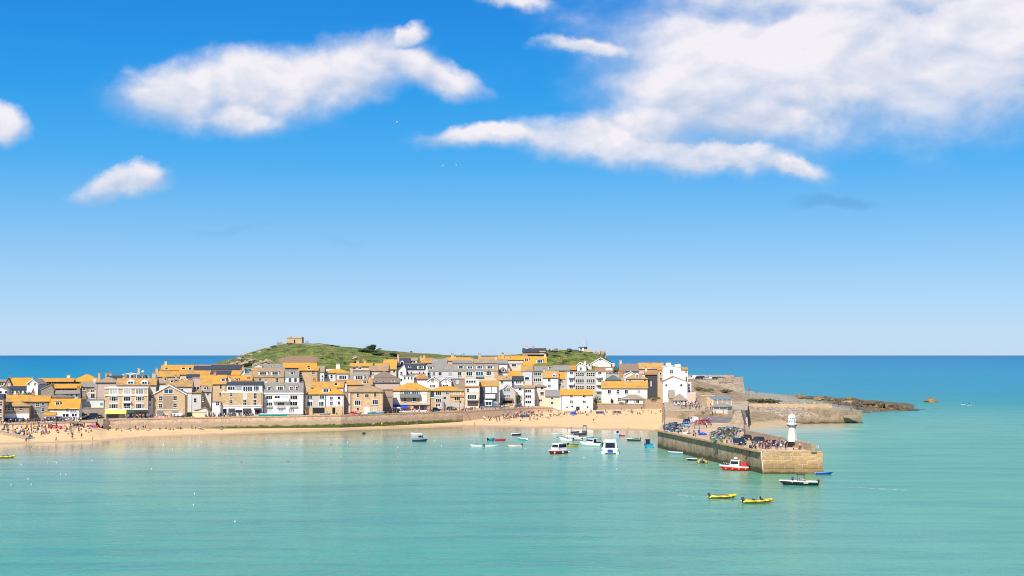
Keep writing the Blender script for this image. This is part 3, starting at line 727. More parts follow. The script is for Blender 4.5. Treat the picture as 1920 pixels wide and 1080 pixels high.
for i in range(420):
    s = rnd.random(); k = rnd.random(); q = (spA + Vector((-12, 7, 0))).lerp(spB + Vector((-2, 7, 0)), s) + Vector((0, 24 * k, 0)); z = 2.9 + 3.1 * k
    w = rnd.uniform(.25, .75); m = Matrix.Translation((q.x - o2.x, q.y - o2.y, z)) @ Matrix.Rotation(rnd.uniform(0, 3), 4, 'Z') @ Matrix.Rotation(rnd.uniform(-.4, .4), 4, 'X')
    vs = [m @ Vector((x * w, y * w * .7, zz * w * .6)) for x, y, zz in ((-1, -1, -1), (1, -1, -1), (1, 1, -1), (-1, 1, -1), (-.8, -.8, .8), (.8, -.8, .8), (.8, .8, .8), (-.8, .8, .8))]
    heap.hexa(vs[:4], vs[4:], rnd.choice((0, 0, 1)))
hp = heap.build('rubble', ['rockpale', 'greystone'], p2); hp['kind'] = 'stuff'
tag(p2, 'short stone jetty with a rubble slope and square end behind the lighthouse', 'jetty')
# low wall of the road behind it
# ------------------------------------------------------------------ rocks
def rock_mesh(seed, n=3):
    r = random.Random(seed); bm = bmesh.new(); bmesh.ops.create_icosphere(bm, subdivisions=n, radius=1)
    ph = [(Vector((r.uniform(-1, 1), r.uniform(-1, 1), r.uniform(-1, 1))).normalized(), r.uniform(.45, .9)) for _ in range(14)]
    for v in bm.verts:
        for nn, dd in ph:
            s = v.co.dot(nn)
            if s > dd: v.co -= nn * (s - dd) * .85
        v.co += v.normal * .09 * (math.sin(v.co.x * 9 + seed) + math.sin(v.co.y * 11) + math.sin(v.co.z * 8))
    me = bpy.data.meshes.new('rock'); bm.to_mesh(me); bm.free()
    me.polygons.foreach_set('use_smooth', [False] * len(me.polygons))
    return me
ROCKS = [rock_mesh(s, 2) for s in range(6)]
def rock(px, py, wpx, hpx, Y, mat, label, group, k=None, sink=.35, name='rock', ground=False):
    q = P(px, py, Y); me = ROCKS[(int(px * 7 + py) if k is None else k) % 6].copy(); me.materials.clear(); me.materials.append(M[mat])
    o = bpy.data.objects.new(name, me); s = Y / F
    o.scale = (wpx * s / 2, wpx * s / 2 * .8, hpx * s * (1 + sink) / 1.5); o.location = (q.x, Y, q.z + hpx * s * .35)
    o.rotation_euler = (0, 0, (px * 13 + py) % 6.28)
    if ground: o.location.z = max(0, H(q.x, Y)) + hpx * s * .22
    tag(link(o), label, 'rock', group)
g = 'dark tidal rocks of the spit'
rs = random.Random(21)
for px, py, w, h, m in [(1502, 744, 22, 9, 'rockochre'), (1520, 745, 20, 7, 'rock'), (1535, 746, 26, 8, 'rockochre'), (1548, 747, 24, 9, 'rock'), (1562, 748, 26, 8, 'rockochre'), (1578, 750, 28, 9, 'rock'),
                        (1592, 750, 18, 11, 'rockochre'), (1605, 752, 26, 11, 'rock'), (1616, 755, 20, 9, 'rock'), (1590, 756, 26, 7, 'rockochre'), (1636, 758, 26, 9, 'rockochre'), (1645, 760, 24, 10, 'rock'), (1624, 763, 30, 8, 'rock'),
                        (1650, 764, 28, 9, 'rock'), (1665, 765, 26, 9, 'rockochre'), (1678, 766, 26, 8, 'rock'), (1692, 766, 26, 7, 'rock'), (1706, 767, 22, 5, 'rock'), (1718, 767.5, 16, 4, 'rock'), (1604, 764, 30, 7, 'rock'), (1588, 762, 22, 6, 'rockpale')]:
    rock(px, py, w * 1.3, h * .85, 752 - (py - 744) * 1.3 if py < 757 else 725, m, 'brown weedy rock among the boulders of the spit beyond the jetty' if m == 'rock' else ('ochre lichen-topped rock among the boulders of the spit beyond the jetty' if m == 'rockochre' else 'pale boulder at the landward end of the rocky spit'), g, ground=True)
rock(1745, 754.5, 32, 7, 850, 'rockochre', 'lone low rock islet out in open water past the spit', None, 2)
rock(1736, 755, 12, 4, 852, 'rock', 'small dark rock at the edge of the lone islet', None, 1)
for px, py, w, h in [(1408, 796, 26, 12), (1424, 796, 26, 11), (1440, 796, 24, 10), (1455, 796, 24, 10), (1468, 797, 18, 6), (1415, 789, 26, 8)]:
    rock(px, py, w, h, 582, 'rock', 'dark wet rock at the foot of the jetty', 'rocks under the jetty')
g = 'pale outcrops on the grassy headland'
for px, py, w, h in [(505, 652, 10, 4), (486, 659, 9, 4), (470, 664, 8, 4), (450, 671, 14, 5), (472, 676, 14, 7), (460, 680, 18, 8), (490, 678, 12, 7), (503, 677, 16, 9), (440, 680, 14, 5), (420, 682, 12, 3), (412, 683, 14, 3), (452, 665, 6, 5), (664, 670, 12, 7), (670, 667, 7, 6), (682, 674, 5, 4), (430, 675, 6, 3), (478, 672, 10, 4), (447, 676, 12, 4), (466, 671, 9, 4), (484, 682, 14, 6), (515, 681, 12, 5), (497, 684, 16, 6)]:
    rock(px, py + 3.2, w * 1.5, h * .8, 772 if py < 668 else 742, 'rockpale', 'pale granite outcrop on the grassy headland below the chapel', g)
for px, py, w, h in [(1115, 669, 14, 9), (1124, 667, 14, 11), (1131, 668, 12, 11), (1134, 674, 10, 9), (1120, 675, 18, 8), (1108, 671, 10, 7)]:
    rock(px, py + 1, w * 1.1, h * 1.1, 738, 'rockpale', 'brown rock stack beside the white lookout on the skyline', 'rocks by the lookout')
# ------------------------------------------------------------------ walled headland with the upper car park
hw = empty('headland_wall', P(1292, 738, 742)); ho = Vector(hw.location)
a = P(1286, 712, 735); c = P(1394, 709, 742)
zt0, zt1 = P(1290, 709, 736).z, P(1394, 710, 742).z
MB().hexa([rel(Vector((a.x, 735, 0)), ho, 5), rel(Vector((c.x + 1.5, 742, 0)), ho, 3), rel(Vector((c.x + 1.5, 775, 0)), ho, 3), rel(Vector((a.x, 775, 0)), ho, 5)],
          [rel(Vector((a.x, 737, 0)), ho, zt0 - 1), rel(Vector((c.x, 743.5, 0)), ho, zt1 - .6), rel(Vector((c.x, 775, 0)), ho, zt1 - .6), rel(Vector((a.x, 775, 0)), ho, zt0 - 1)]).build('retaining_wall', 'headwall', hw)
MB().hexa([rel(Vector((uv2x(1345, 743), 740, 0)), ho, zt1 - 2), rel(Vector((c.x + .1, 743.4, 0)), ho, zt1 - 2), rel(Vector((c.x + .1, 744.6, 0)), ho, zt1 - 2), rel(Vector((uv2x(1345, 743), 741.2, 0)), ho, zt1 - 2)],
          [rel(Vector((uv2x(1345, 743), 740, 0)), ho, zt1 + .5), rel(Vector((c.x + .1, 743.4, 0)), ho, zt1 + .9), rel(Vector((c.x + .1, 744.6, 0)), ho, zt1 + .9), rel(Vector((uv2x(1345, 743), 741.2, 0)), ho, zt1 + .5)]).build('parapet', 'headwall', hw)
MB().hexa([rel(Vector((a.x, 774, 0)), ho, zt0 - 2), rel(Vector((c.x, 774, 0)), ho, zt1 - 2), rel(Vector((c.x, 775.2, 0)), ho, zt1 - 2), rel(Vector((a.x, 775.2, 0)), ho, zt0 - 2)],
          [rel(Vector((a.x, 774, 0)), ho, zt0 + 1.2), rel(Vector((c.x, 774, 0)), ho, zt1 + 1.5), rel(Vector((c.x, 775.2, 0)), ho, zt1 + 1.5), rel(Vector((a.x, 775.2, 0)), ho, zt0 + 1.2)]).build('rear_wall', 'headwall', hw)
tag(hw, 'high rubble retaining wall holding up the car park above the sea', 'retaining wall')
CARPARK_Z = (zt0 - 1 + zt1 - .6) / 2
def stone_wall(px0, px1, ytop, ybot, Y, mat, label, thick=1.0, name='stone_wall'):
    a = P(px0, ytop, Y); c = P(px1, ytop, Y); zb = min(P(px0, ybot, Y).z, H(a.x, Y), H(c.x, Y)) - .6
    r = empty(name, ((a.x + c.x) / 2, Y, zb)); w = (c.x - a.x) / 2
    MB().box(-w, w, 0, thick, 0, a.z - zb - .2).build('masonry', mat, r)
    MB().box(-w - .05, w + .05, -.12, thick + .1, a.z - zb - .2, a.z - zb).build('coping', 'tan', r)
    return tag(r, label, 'wall')
stone_wall(1107, 1210, 757, 771, 645.5, 'brown', 'brown stone retaining wall under the long white cottage by the sand', 9)
stone_wall(1209, 1254, 748, 766, 637, 'brown', 'overgrown stone retaining wall left of the little white hut', 8)
stone_wall(1400, 1560, 757.5, 764, 640, 'tan', 'pale long wall along the shingle behind the jetty walkers', 1.2)
# ------------------------------------------------------------------ buildings
TILE = dict(A=(0, 680, 6.75), B=(180, 680, 7.7125), C=(400, 620, 6.0), D=(560, 660, 7.714), E=(720, 650, 7.2), F=(920, 640, 7.2), G=(1080, 640, 7.2), H=(1220, 740, 5.3333), I=(1280, 680, 5.3333))
def tpx(t, x): o = TILE[t]; return o[0] + x / o[2]
def tpy(t, y): o = TILE[t]; return o[1] + y / o[2]
def win_mesh(nx, nz, pane):
    b = MB(); fx, fz = .075, .06
    b.box(-.5, -.5 + fx, -.09, .03, 0, 1); b.box(.5 - fx, .5, -.09, .03, 0, 1); b.box(-.5 + fx, .5 - fx, -.09, .03, 1 - fz, 1); b.box(-.53, .53, -.16, .03, -.07, fz)
    iw = 1 - 2 * fx
    for i in range(1, nx): x = -.5 + fx + iw * i / nx; b.box(x - .022, x + .022, -.075, .03, fz, 1 - fz)
    for i in range(1, nz): z = fz + (1 - 2 * fz) * i / nz; b.box(-.5 + fx, .5 - fx, -.07, .03, z - .025, z + .025)
    g = MB(); g.box(-.5 + fx, .5 - fx, -.03, .02, fz, 1 - fz)
    return b.mesh('window', 'frame'), g.mesh('pane', pane)
WM = {}
def get_win(nx, nz, pane):
    k = (nx, nz, pane)
    if k not in WM: WM[k] = win_mesh(*k)
    return WM[k]
DORM_WIN = {}
def add_window(parent, x, z, w, h, y=0.0, nx=None, nz=None, pane='pane', flat=False):
    if nx is None: nx = 1 if w < 1.15 else 2 if w < 2.1 else 3 if w < 3.2 else 4
    if nz is None: nz = 2 if h > 1.15 and w < 1.5 else 1
    if flat:   # frame and glass in one mesh where the window is itself a sub-part
        k = (nx, nz, pane)
        if k not in DORM_WIN:
            f, g = get_win(*k); b = MB()
            b.add([v.co for v in f.vertices], [tuple(q.vertices) for q in f.polygons]); b.add([v.co for v in g.vertices], [tuple(q.vertices) for q in g.polygons], 1)
            DORM_WIN[k] = b.mesh('window', ['frame', pane])
        o = bpy.data.objects.new('window', DORM_WIN[k]); o.location = (x, y, z); o.scale = (w, 1, h); return link(o, parent)
    f, g = get_win(nx, nz, pane)
    o = bpy.data.objects.new('window', f); o.location = (x, y, z); o.scale = (w, 1, h); link(o, parent)
    p = bpy.data.objects.new('pane', g); link(p, o)
    return o
def wr(xs, y0, y1, w, *k): return [(x - w / 2, y0, x + w / 2, y1) + k for x in xs]
def house(t, x0, x1, yr, ye, yb, roof='g', wall='white', rm='or', r=0.0, D=None, dep=9.0, yaw=None, wins=(), ext=(), dorm=(), chim=(), sky=(), auto=None, lab='', cat='house', name='house', ax=None, group=None, barge=None):
    px0, px1 = tpx(t, x0), tpx(t, x1); pc = (px0 + px1) / 2
    Y = D if D is not None else lerp(FRONT, pc) + r
    c = P(pc, tpy(t, ye), Y); th = math.atan2(c.x, Y)
    a = (-0.72 * th + ((int(px0 * 3) % 7) - 3) * 0.012) if yaw is None else math.radians(yaw)
    k = Y / F / (cp + sp * .05) / (math.cos(a) - math.tan(th) * math.sin(a))
    lx = lambda x: (tpx(t, x) - pc) * k
    gz = min(H(c.x, Y), H(c.x, Y + dep))
    zb = gz - .3
    if yb is not None: zb = min(zb, P(pc, tpy(t, yb), Y).z - .1)
    lz = lambda y, dy=0.0: P(pc, tpy(t, y), Y + dy).z - zb
    R = empty(name, (c.x, Y, zb), a)
    tag(R, lab, cat, group)
    w = lx(x1); ze = lz(ye); m = dep / 2
    W_, Rf = MB(), MB()
    o = .32
    if roof in 'gh': zr = lz(yr, m)
    elif roof == 's': zr = lz(yr, dep)
    elif roof == 'm': zr = lz(yr, 1.3)
    else: zr = lz(yr)
    if roof == 'g':
        W_.prism_x([(0, 0), (dep, 0), (dep, ze - .12), (m, zr - .26), (0, ze - .12)], -w, w)
        sl = (zr - ze) / m
        Rf.prism_x([(-o, ze - sl * o * .5), (m, zr), (dep + o, ze - sl * o * .5), (dep + o, ze - sl * o * .5 - .2), (m, zr - .25), (-o, ze - sl * o * .5 - .2)][::1], -w - .22, w + .22)
    elif roof == 'e':
        X = 0 if ax is None else lx(ax)
        W_.prism_y([(-w, 0), (w, 0), (w, ze - .1), (X, zr - .28), (-w, ze - .1)], 0, dep)
        s1 = (zr - ze) / (w + X + 1e-6); s2 = (zr - ze) / (w - X + 1e-6)
        Rf.prism_y([(-w - o, ze - s1 * o - .2), (X, zr - .24), (w + o, ze - s2 * o - .2), (w + o, ze - s2 * o), (X, zr), (-w - o, ze - s1 * o)], -.25, dep + .2)
        if barge:
            B = MB(); B.prism_y([(-w - o - .03, ze - s1 * o - .34), (X, zr - .36), (w + o + .03, ze - s2 * o - .34), (w + o + .03, ze - s2 * o + .05), (X, zr + .06), (-w - o - .03, ze - s1 * o + .05)], -.36, -.255)
            B.build('bargeboard', barge, R)
    elif roof == 'h':
        W_.box(-w, w, 0, dep, 0, ze - .02)
        hp = min(w * .92, m * 1.05); zo = ze - .08
        vs = [(-w - o, -o, zo), (w + o, -o, zo), (w + o, dep + o, zo), (-w - o, dep + o, zo), (-w + hp, m, zr), (w - hp, m, zr), (-w - o, -o, zo + .16), (w + o, -o, zo + .16), (w + o, dep + o, zo + .16), (-w - o, dep + o, zo + .16)]
        Rf.add(vs, [(0, 3, 2, 1), (0, 1, 7, 6), (1, 2, 8, 7), (2, 3, 9, 8), (3, 0, 6, 9), (6, 7, 5, 4), (7, 8, 5), (8, 9, 4, 5), (9, 6, 4)])
    elif roof == 'f':
        W_.box(-w, w, 0, dep, 0, ze - .25); Rf.box(-w - .12, w + .12, -.14, dep + .14, ze - .25, ze)
    elif roof == 'm':
        W_.box(-w, w, 0, dep, 0, ze - .06)
        Rf.prism_x([(-.22, ze - .06), (dep + .22, ze - .06), (dep + .22, ze + .1), (dep - 1.2, zr), (1.25, zr), (-.22, ze + .1)][::-1], -w - .08, w + .08)
    elif roof == 's':
        W_.prism_x([(0, 0), (dep, 0), (dep, zr - .15), (0, ze - .15)], -w, w)
        Rf.prism_x([(-o, ze - .25), (-o, ze), (dep + o, zr), (dep + o, zr - .25)][::-1], -w - .18, w + .18)
    W_.build('wall', wall, R); ro = Rf.build('roof', rm, R)
    if roof in 'gh' and w > 2:
        MB().box(-w - .1, w + .1, -o - .1, -o + .02, ze - .22, ze - .08).build('gutter', 'gutter', R)
    if roof == 'g':
        MB().box(-w - .24, w + .24, m - .14, m + .14, zr - .12, zr + .07).build('ridge_tiles', 'pot' if rm in ('slate', 'greyroof') else rm, R)
    wl = list(wins)
    if auto:
        nc, rows, y0_, y1_ = auto[:4]; hp_ = (y1_ - y0_) / rows
        ww = (x1 - x0) / nc * .42
        for j in range(rows):
            for i in range(nc):
                if random.random() < .08: continue
                cx = x0 + (x1 - x0) * (i + .5) / nc + random.uniform(-.04, .04) * (x1 - x0) / nc
                wl.append((cx - ww / 2, y0_ + hp_ * (j + .2), cx + ww / 2, y0_ + hp_ * (j + .8)))
    for q in wl:
        pane = q[4] if len(q) > 4 else 'pane'
        ww = abs(lx(q[2]) - lx(q[0])); hh = lz(q[1]) - lz(q[3])
        if ww < .25 or hh < .2: continue
        add_window(R, (lx(q[0]) + lx(q[2])) / 2, lz(q[3]) - hh * .05, ww * 1.12, hh * 1.1, -.01, pane=pane, nx=q[5] if len(q) > 5 else None)
    for q in ext:
        nm, ex0, ey0, ex1, ey1, mt, proud = q[:7]
        a0, a1, b0, b1 = lx(ex0), lx(ex1), lz(ey1), lz(ey0)
        bb = MB()
        if nm == 'awning':
            bb.prism_x([(.02, b1), (-proud, b0 + .25), (-proud, b0), (-proud + .05, b0), (-proud + .05, b0 + .18), (.02, b1 - .12)][::-1], a0, a1)
        elif nm == 'railing':
            bb.box(a0, a1, -proud, -proud + .06, b1 - .08, b1); bb.box(a0, a1, -proud, -proud + .06, b0, b0 + .08)
            n = max(2, int((a1 - a0) / .55))
            for i in range(n + 1): xx = a0 + (a1 - a0 - .06) * i / n; bb.box(xx, xx + .06, -proud, -proud + .06, b0, b1)
        elif nm == 'balcony':
            bb.box(a0, a1, -proud, .02, b0, b0 + .16); bb.box(a0, a1, -proud, -proud + .08, b0 + .16, b1); bb.box(a0, a0 + .08, -proud + .08, .02, b0 + .16, b1); bb.box(a1 - .08, a1, -proud + .08, .02, b0 + .16, b1)
        else:
            bb.box(a0, a1, -proud, .02, b0, b1)
        ee = bb.build(nm, mt, R)
    for q in dorm:
        a0, a1, zt, z0 = lx(q[0]), lx(q[1]), lz(q[2]), lz(q[3]); st = q[4] if len(q) > 4 else 'f'; dm = q[5] if len(q) > 5 else 'white'
        sl = max(.05, (zr - ze) / (m if roof in 'gh' else 1.3))
        y0 = min(max(.15, (z0 - ze) / sl), m * .7) if roof in 'gh' else .25
        yb_ = min(m + .3, y0 + max(1.0, (zt - z0) / sl + .6)) if roof in 'gh' else 2.2
        zt2 = P(pc, tpy(t, q[2]), Y + y0).z - zb; z02 = P(pc, tpy(t, q[3]), Y + y0).z - zb
        dw = (a1 - a0) / 2; dc = (a0 + a1) / 2
        bb = MB()
        if st == 'e':
            zm = z02 + (zt2 - z02) * .62
            bb.prism_y([(dc - dw, z02 - .8), (dc + dw, z02 - .8), (dc + dw, zm), (dc, zt2), (dc - dw, zm)], y0, yb_)
            top_w = zm
        else:
            bb.box(dc - dw, dc + dw, y0, yb_, z02 - .8, zt2 - .12); bb.box(dc - dw - .12, dc + dw + .12, y0 - .15, yb_, zt2 - .12, zt2, 1); top_w = zt2 - .15
        dd = bb.build('dormer', [dm, rm if rm in ('slate', 'greyroof') else 'greyroof'], R)
        add_window(dd, dc, z02 + (top_w - z02) * .12, dw * 1.5, (top_w - z02) * .78, y0 - .01, flat=True, pane='pane')
    if roof == 'g' and not chim and w > 2.2 and random.random() < .6:
        chim = [(x0 + (x1 - x0) * random.choice((.07, .93)), yr - random.uniform(1.2, 1.9) * F / Y * TILE[t][2], 1.0 * F / Y * TILE[t][2], random.choice(('tan', 'pot', 'cream', 'offwhite', 'tan')))]
    for q in chim:
        x, yt, wp = q[:3]; mt = q[3] if len(q) > 3 else 'tan'; cw = max(.45, (lx(x + wp) - lx(x)) / 2); zt = lz(yt, m); cy = m if roof in 'ghe' else dep * .6
        z0_ = (ze if roof in 'fm' else min(zr, zt) - 1.6)
        if roof == 'e': z0_ = ze
        bb = MB(); bb.box(lx(x) - cw, lx(x) + cw, cy - .5, cy + .5, z0_, zt - .35); bb.box(lx(x) - cw - .1, lx(x) + cw + .1, cy - .6, cy + .6, zt - .35, zt - .15)
        ch = bb.build('chimney', mt, R)
        for i in range(2 if cw < 1 else 3):
            xx = lx(x) - cw * .55 + cw * 1.1 * i / (1 if cw < 1 else 2)
            MB().lathe([(.17, zt - .15), (.13, zt + .4), (.16, zt + .45)], 6, 0, (xx, cy)).build('chimney_pot', 'pot', ch)
    if w > 2.4 and ze > 3 and random.random() < .8:
        xd = random.choice((-1, 1)) * (w - random.uniform(.12, .4))
        MB().box(xd - .07, xd + .07, -.15, .01, 0, ze - .2).build('drainpipe', random.choice(('gutter', 'gutter', 'dkgrey', 'trim')), R)
    for q in sky:
        a0, a1 = lx(q[0]), lx(q[2]); sl = (zr - ze) / (m if roof in 'gh' else 1.5)
        yA = max(.1, (lz(q[3]) - ze) / sl); yB = min((m if roof in 'gh' else 1.5) - .1, yA + max(.6, (lz(q[1]) - lz(q[3])) / sl * .8))
        f = lambda y: ze + sl * y
        nz_ = 0.09
        bb = MB(); bb.hexa([(a0, yA, f(yA) - .1), (a1, yA, f(yA) - .1), (a1, yB, f(yB) - .1), (a0, yB, f(yB) - .1)], [(a0, yA - .04, f(yA) + nz_), (a1, yA - .04, f(yA) + nz_), (a1, yB - .04, f(yB) + nz_), (a0, yB - .04, f(yB) + nz_)])
        skl = bb.build('skylight', 'frame', R)
        i_ = (a1 - a0) * .12
        bb = MB(); bb.hexa([(a0 + i_, yA + .1, f(yA + .1)), (a1 - i_, yA + .1, f(yA + .1)), (a1 - i_, yB - .1, f(yB - .1)), (a0 + i_, yB - .1, f(yB - .1))], [(a0 + i_, yA + .06, f(yA + .1) + nz_ + .03), (a1 - i_, yA + .06, f(yA + .1) + nz_ + .03), (a1 - i_, yB - .14, f(yB - .1) + nz_ + .03), (a0 + i_, yB - .14, f(yB - .1) + nz_ + .03)])
        bb.build('pane', 'pane', skl)
    return R
# ================================================================== the town, from the left
# ---- tile A
house('A', -120, 42, 400, 460, 800, 'm', 'tan', 'slate', r=-4, auto=(3, 3, 470, 760), lab='tan stone building cut off by the left edge of the picture')
house('A', 40, 372, 488, 550, 775, 'h', 'brown', 'ormix', r=0, wins=wr([62, 115, 163], 560, 600, 42) + wr([267], 560, 600, 46) + wr([56, 110, 162, 265], 655, 697, 34),
      ext=[('white_storey', 40, 645, 372, 715, 'white', .06), ('shopfront', 52, 722, 305, 772, 'black', .12), ('fascia', 48, 700, 308, 720, 'navy', .7)], lab='brown shop house with white first floor and dark navy shopfront at far left')
house('A', 55, 385, 408, 490, None, 'g', 'greystone', 'or', r=14, lab='low house with a broad orange roof behind the brown shop house', chim=[(200, 385, 22)])
house('A', 382, 622, 412, 490, 705, 'g', 'greystone', 'or', r=5, wins=[(455, 508, 503, 555), (527, 505, 560, 545), (530, 575, 560, 620), (440, 590, 480, 640)], lab='grey stone house with three small windows and orange roof')
house('A', 615, 1000, 455, 582, 718, 'g', 'white', 'or', r=0, dep=10, wins=[(685, 588, 730, 605), (835, 575, 870, 610), (890, 580, 970, 625, 'panelight'), (798, 648, 825, 685), (835, 650, 870, 685), (910, 645, 940, 682), (948, 645, 972, 682)],
      dorm=[(685, 752, 488, 540)], chim=[(907, 470, 46, 'white')], lab='white cottage with big orange roof and tall white chimney')
house('A', 560, 700, 628, 660, 742, 'g', 'white', 'or', r=-5, dep=5, ext=[('shopfront', 585, 688, 680, 735, 'black', .08)], lab='little white kiosk with orange roof in front of the chimney cottage')
house('A', 1010, 1312, 455, 466, 575, 'f', 'white', 'greyroof', r=42, ext=[('blue_sign', 1268, 508, 1302, 540, 'turq', .06), ('railing', 1015, 440, 1310, 462, 'steel', .02)], lab='long white wall block with a small blue sign above the parked cars', cat='building', name='building')
stone_wall(151, 196, 764.5, 773, 531, 'greystone', 'grey stone wall below the white block with the blue sign')
house('A', 140, 405, 190, 300, None, 'g', 'brown', 'or', r=92, lab='long orange roof against the sea at far left', chim=[(120, 175, 24)])
house('A', 50, 150, 195, 290, None, 'e', 'brown', 'brownroof', r=90, lab='brown gable end beside the long orange roof at far left')
house('A', -80, 100, 215, 240, None, 'g', 'offwhite', 'orlow', r=96, wins=[(0, 250, 40, 285)], lab='pale house with grey-orange roof cut by the left edge, top row')
house('A', -80, 105, 300, 345, None, 'e', 'white', 'orlow', r=62, auto=(3, 1, 350, 400), lab='white gabled house low behind the left shops')
house('A', 90, 340, 295, 335, None, 'g', 'white', 'slate', r=66, auto=(5, 1, 340, 395), lab='low white range with dark slate roof left of the white gable')
house('A', 340, 480, 208, 262, 405, 'e', 'white', 'greyroof', r=58, wins=[(360, 258, 376, 290), (435, 258, 452, 290)], ext=[('bay_window', 352, 312, 422, 378, 'frame', .7)], yaw=-4, lab='tall white gable house with a bay window', barge='trim')
house('A', 480, 930, 195, 240, None, 'g', 'darkslatewall', 'or', r=76, wins=wr([550, 600, 665, 735, 880], 248, 268, 24), lab='long dark house with orange roof and small white windows')
house('A', 885, 1285, 148, 240, None, 'h', 'darkslatewall', 'or', r=88, dep=12, wins=wr([930, 1020, 1120, 1220], 246, 266, 26), lab='broad hipped orange roof standing highest at the left of town', chim=[(845, 150, 40, 'offwhite')])
house('A', 520, 680, 275, 335, None, 'e', 'greystone', 'or', r=46, ax=640, lab='windowless grey-brown gable in front of the long dark house')
house('A', 682, 1015, 268, 322, None, 'g', 'darkslatewall', 'or', r=49, wins=[(750, 330, 778, 368), (820, 330, 845, 352), (945, 330, 968, 368)], lab='slate-hung house with orange roof and three white windows')
house('A', 1015, 1200, 245, 305, None, 'g', 'brown', 'greyroof', r=60, wins=[(1045, 310, 1082, 352), (1150, 340, 1190, 372)], lab='brown house with grey roof and one white sash window')
house('A', 1200, 1330, 262, 325, None, 'g', 'pinkwall', 'orlow', r=56, lab='pinkish house with patchy roof behind the tan hotel', chim=[(1240, 130, 24)])
house('A', 700, 1000, 350, 392, None, 'g', 'white', 'greyroof', r=36, auto=(5, 1, 395, 440), lab='white house with grey roof behind the chimney cottage')
house('A', 560, 920, 402, 440, None, 'h', 'brown', 'brownroof', r=20, lab='low brown hipped roof behind the chimney cottage')
house('A', 1090, 1325, 372, 384, 470, 'f', 'cream', 'trim', r=50, wins=[(1150, 392, 1200, 452), (1240, 395, 1290, 440)], lab='flat-roofed cream building behind the white sign block')
# ---- tile B
house('B', 130, 755, 330, 352, 822, 'f', 'gold', 'trim', r=0, dep=11, cat='hotel', name='hotel',
      wins=wr([258, 635], 385, 452, 110, 'panelight', 3) + [(398, 388, 502, 455, 'panelight', 3)] + wr([258, 630], 492, 552, 62) + wr([258, 630], 598, 660, 62) + wr([208, 305, 590, 682], 495, 548, 22) + wr([208, 305, 590, 682], 600, 656, 22) + [(400, 492, 500, 552, 'pane', 3), (400, 590, 500, 660, 'pane', 2)],
      ext=[('bay', 188, 360, 330, 672, 'cream', .04), ('bay', 565, 360, 702, 672, 'cream', .04), ('bay', 385, 360, 518, 672, 'cream', .035), ('cornice', 128, 462, 757, 478, 'trim', .3), ('cornice', 128, 355, 757, 372, 'trim', .35),
           ('railing', 395, 628, 505, 668, 'frame', .7), ('balcony', 390, 555, 512, 580, 'trim', .8), ('awning', 140, 685, 330, 738, 'paleyel', 1.5), ('awning', 334, 688, 446, 738, 'paleyel', 1.5), ('awning', 450, 685, 560, 728, 'dkgreen', 1.3), ('awning', 565, 683, 755, 724, 'black', 1.5),
           ('shopfront', 150, 745, 330, 818, 'dkgrey', .1), ('shopfront', 340, 745, 445, 818, 'grey', .1), ('shopfront', 452, 735, 555, 818, 'navy', .1), ('shopfront', 566, 735, 750, 818, 'black', .1), ('fascia', 135, 668, 757, 684, 'trim', .2)],
      lab='four-storey tan hotel with cream bays and yellow awnings')
house('B', 300, 868, 228, 322, None, 'g', 'cream', 'or', D=530, dep=10, dorm=[(445, 552, 236, 312, 'e'), (648, 752, 240, 315, 'e')], chim=[(828, 140, 50), (395, 205, 36)], lab='orange roof with two white gabled dormers above the tan hotel')
house('B', 722, 822, 490, 503, 722, 'f', 'white', 'greyroof', r=2, dep=8, wins=[(770, 515, 796, 552), (770, 590, 796, 625, 'panelight')], lab='narrow white infill house between the tan hotel and the brick gable')
house('B', 818, 1305, 320, 452, 805, 'e', 'tan', 'greyroof', r=1, dep=12, barge='trim', wins=[(985, 385, 1112, 445, 'paneblue', 2), (912, 485, 963, 548), (1118, 483, 1170, 545), (912, 595, 963, 652), (1118, 588, 1170, 648)],
      ext=[('panel', 965, 480, 1116, 680, 'brown', .05), ('shopfront', 888, 692, 975, 772, 'panelight', .12), ('shopfront', 1108, 692, 1190, 730, 'panelight', .12), ('awning', 1105, 728, 1260, 772, 'purewhite', 1.2), ('fascia', 885, 672, 1195, 690, 'cream', .15), ('low_wall', 850, 790, 1010, 812, 'purewhite', 1.6)],
      lab='tan brick gabled house with white bargeboards and wide attic window')
house('B', 1315, 1520, 398, 432, 640, 'g', 'lilac', 'or', r=22, wins=[(1322, 470, 1338, 530), (1415, 515, 1452, 570), (1540, 500, 1560, 560)], lab='lilac-white house with a strip of orange roof right of the brick gable')
house('B', 1515, 1665, 330, 420, 640, 'g', 'lilac', 'greyroof', r=26, wins=[(1605, 428, 1632, 472), (1540, 500, 1575, 550)], dorm=[(1540, 1600, 345, 392)], lab='tall lilac-white house with grey roof beside the tan brick house')
house('B', 1365, 1535, 335, 392, None, 'f', 'white', 'greyroof', r=30, wins=wr([1382, 1428, 1475], 350, 388, 34), lab='flat-topped row of white attic windows above the lilac house')
house('B', 1430, 1622, 645, 692, 790, 'e', 'white', 'orlow', r=8, dep=7, ax=1580, wins=[(1460, 705, 1500, 740)], lab='low white shed with shallow gable behind the cream kiosk')
house('B', 1395, 1590, 696, 706, 808, 'f', 'paleyellow', 'paleyellow', r=-7, dep=4, ext=[('plinth', 1392, 795, 1593, 812, 'orange', .06)], lab='cream yellow kiosk on the quay with an orange plinth', cat='kiosk', name='kiosk')
house('B', 1680, 1800, 548, 562, 640, 'f', 'white', 'greyroof', r=2, dep=6, wins=[(1735, 570, 1785, 618)], lab='small white flat-roofed extension left of the golden stone shop')
house('B', 760, 885, 240, 345, None, 'g', 'darkslatewall', 'slate', r=20, wins=[(775, 380, 800, 410), (820, 380, 850, 410)], lab='dark slate-hung house in the gap beside the brick gable')
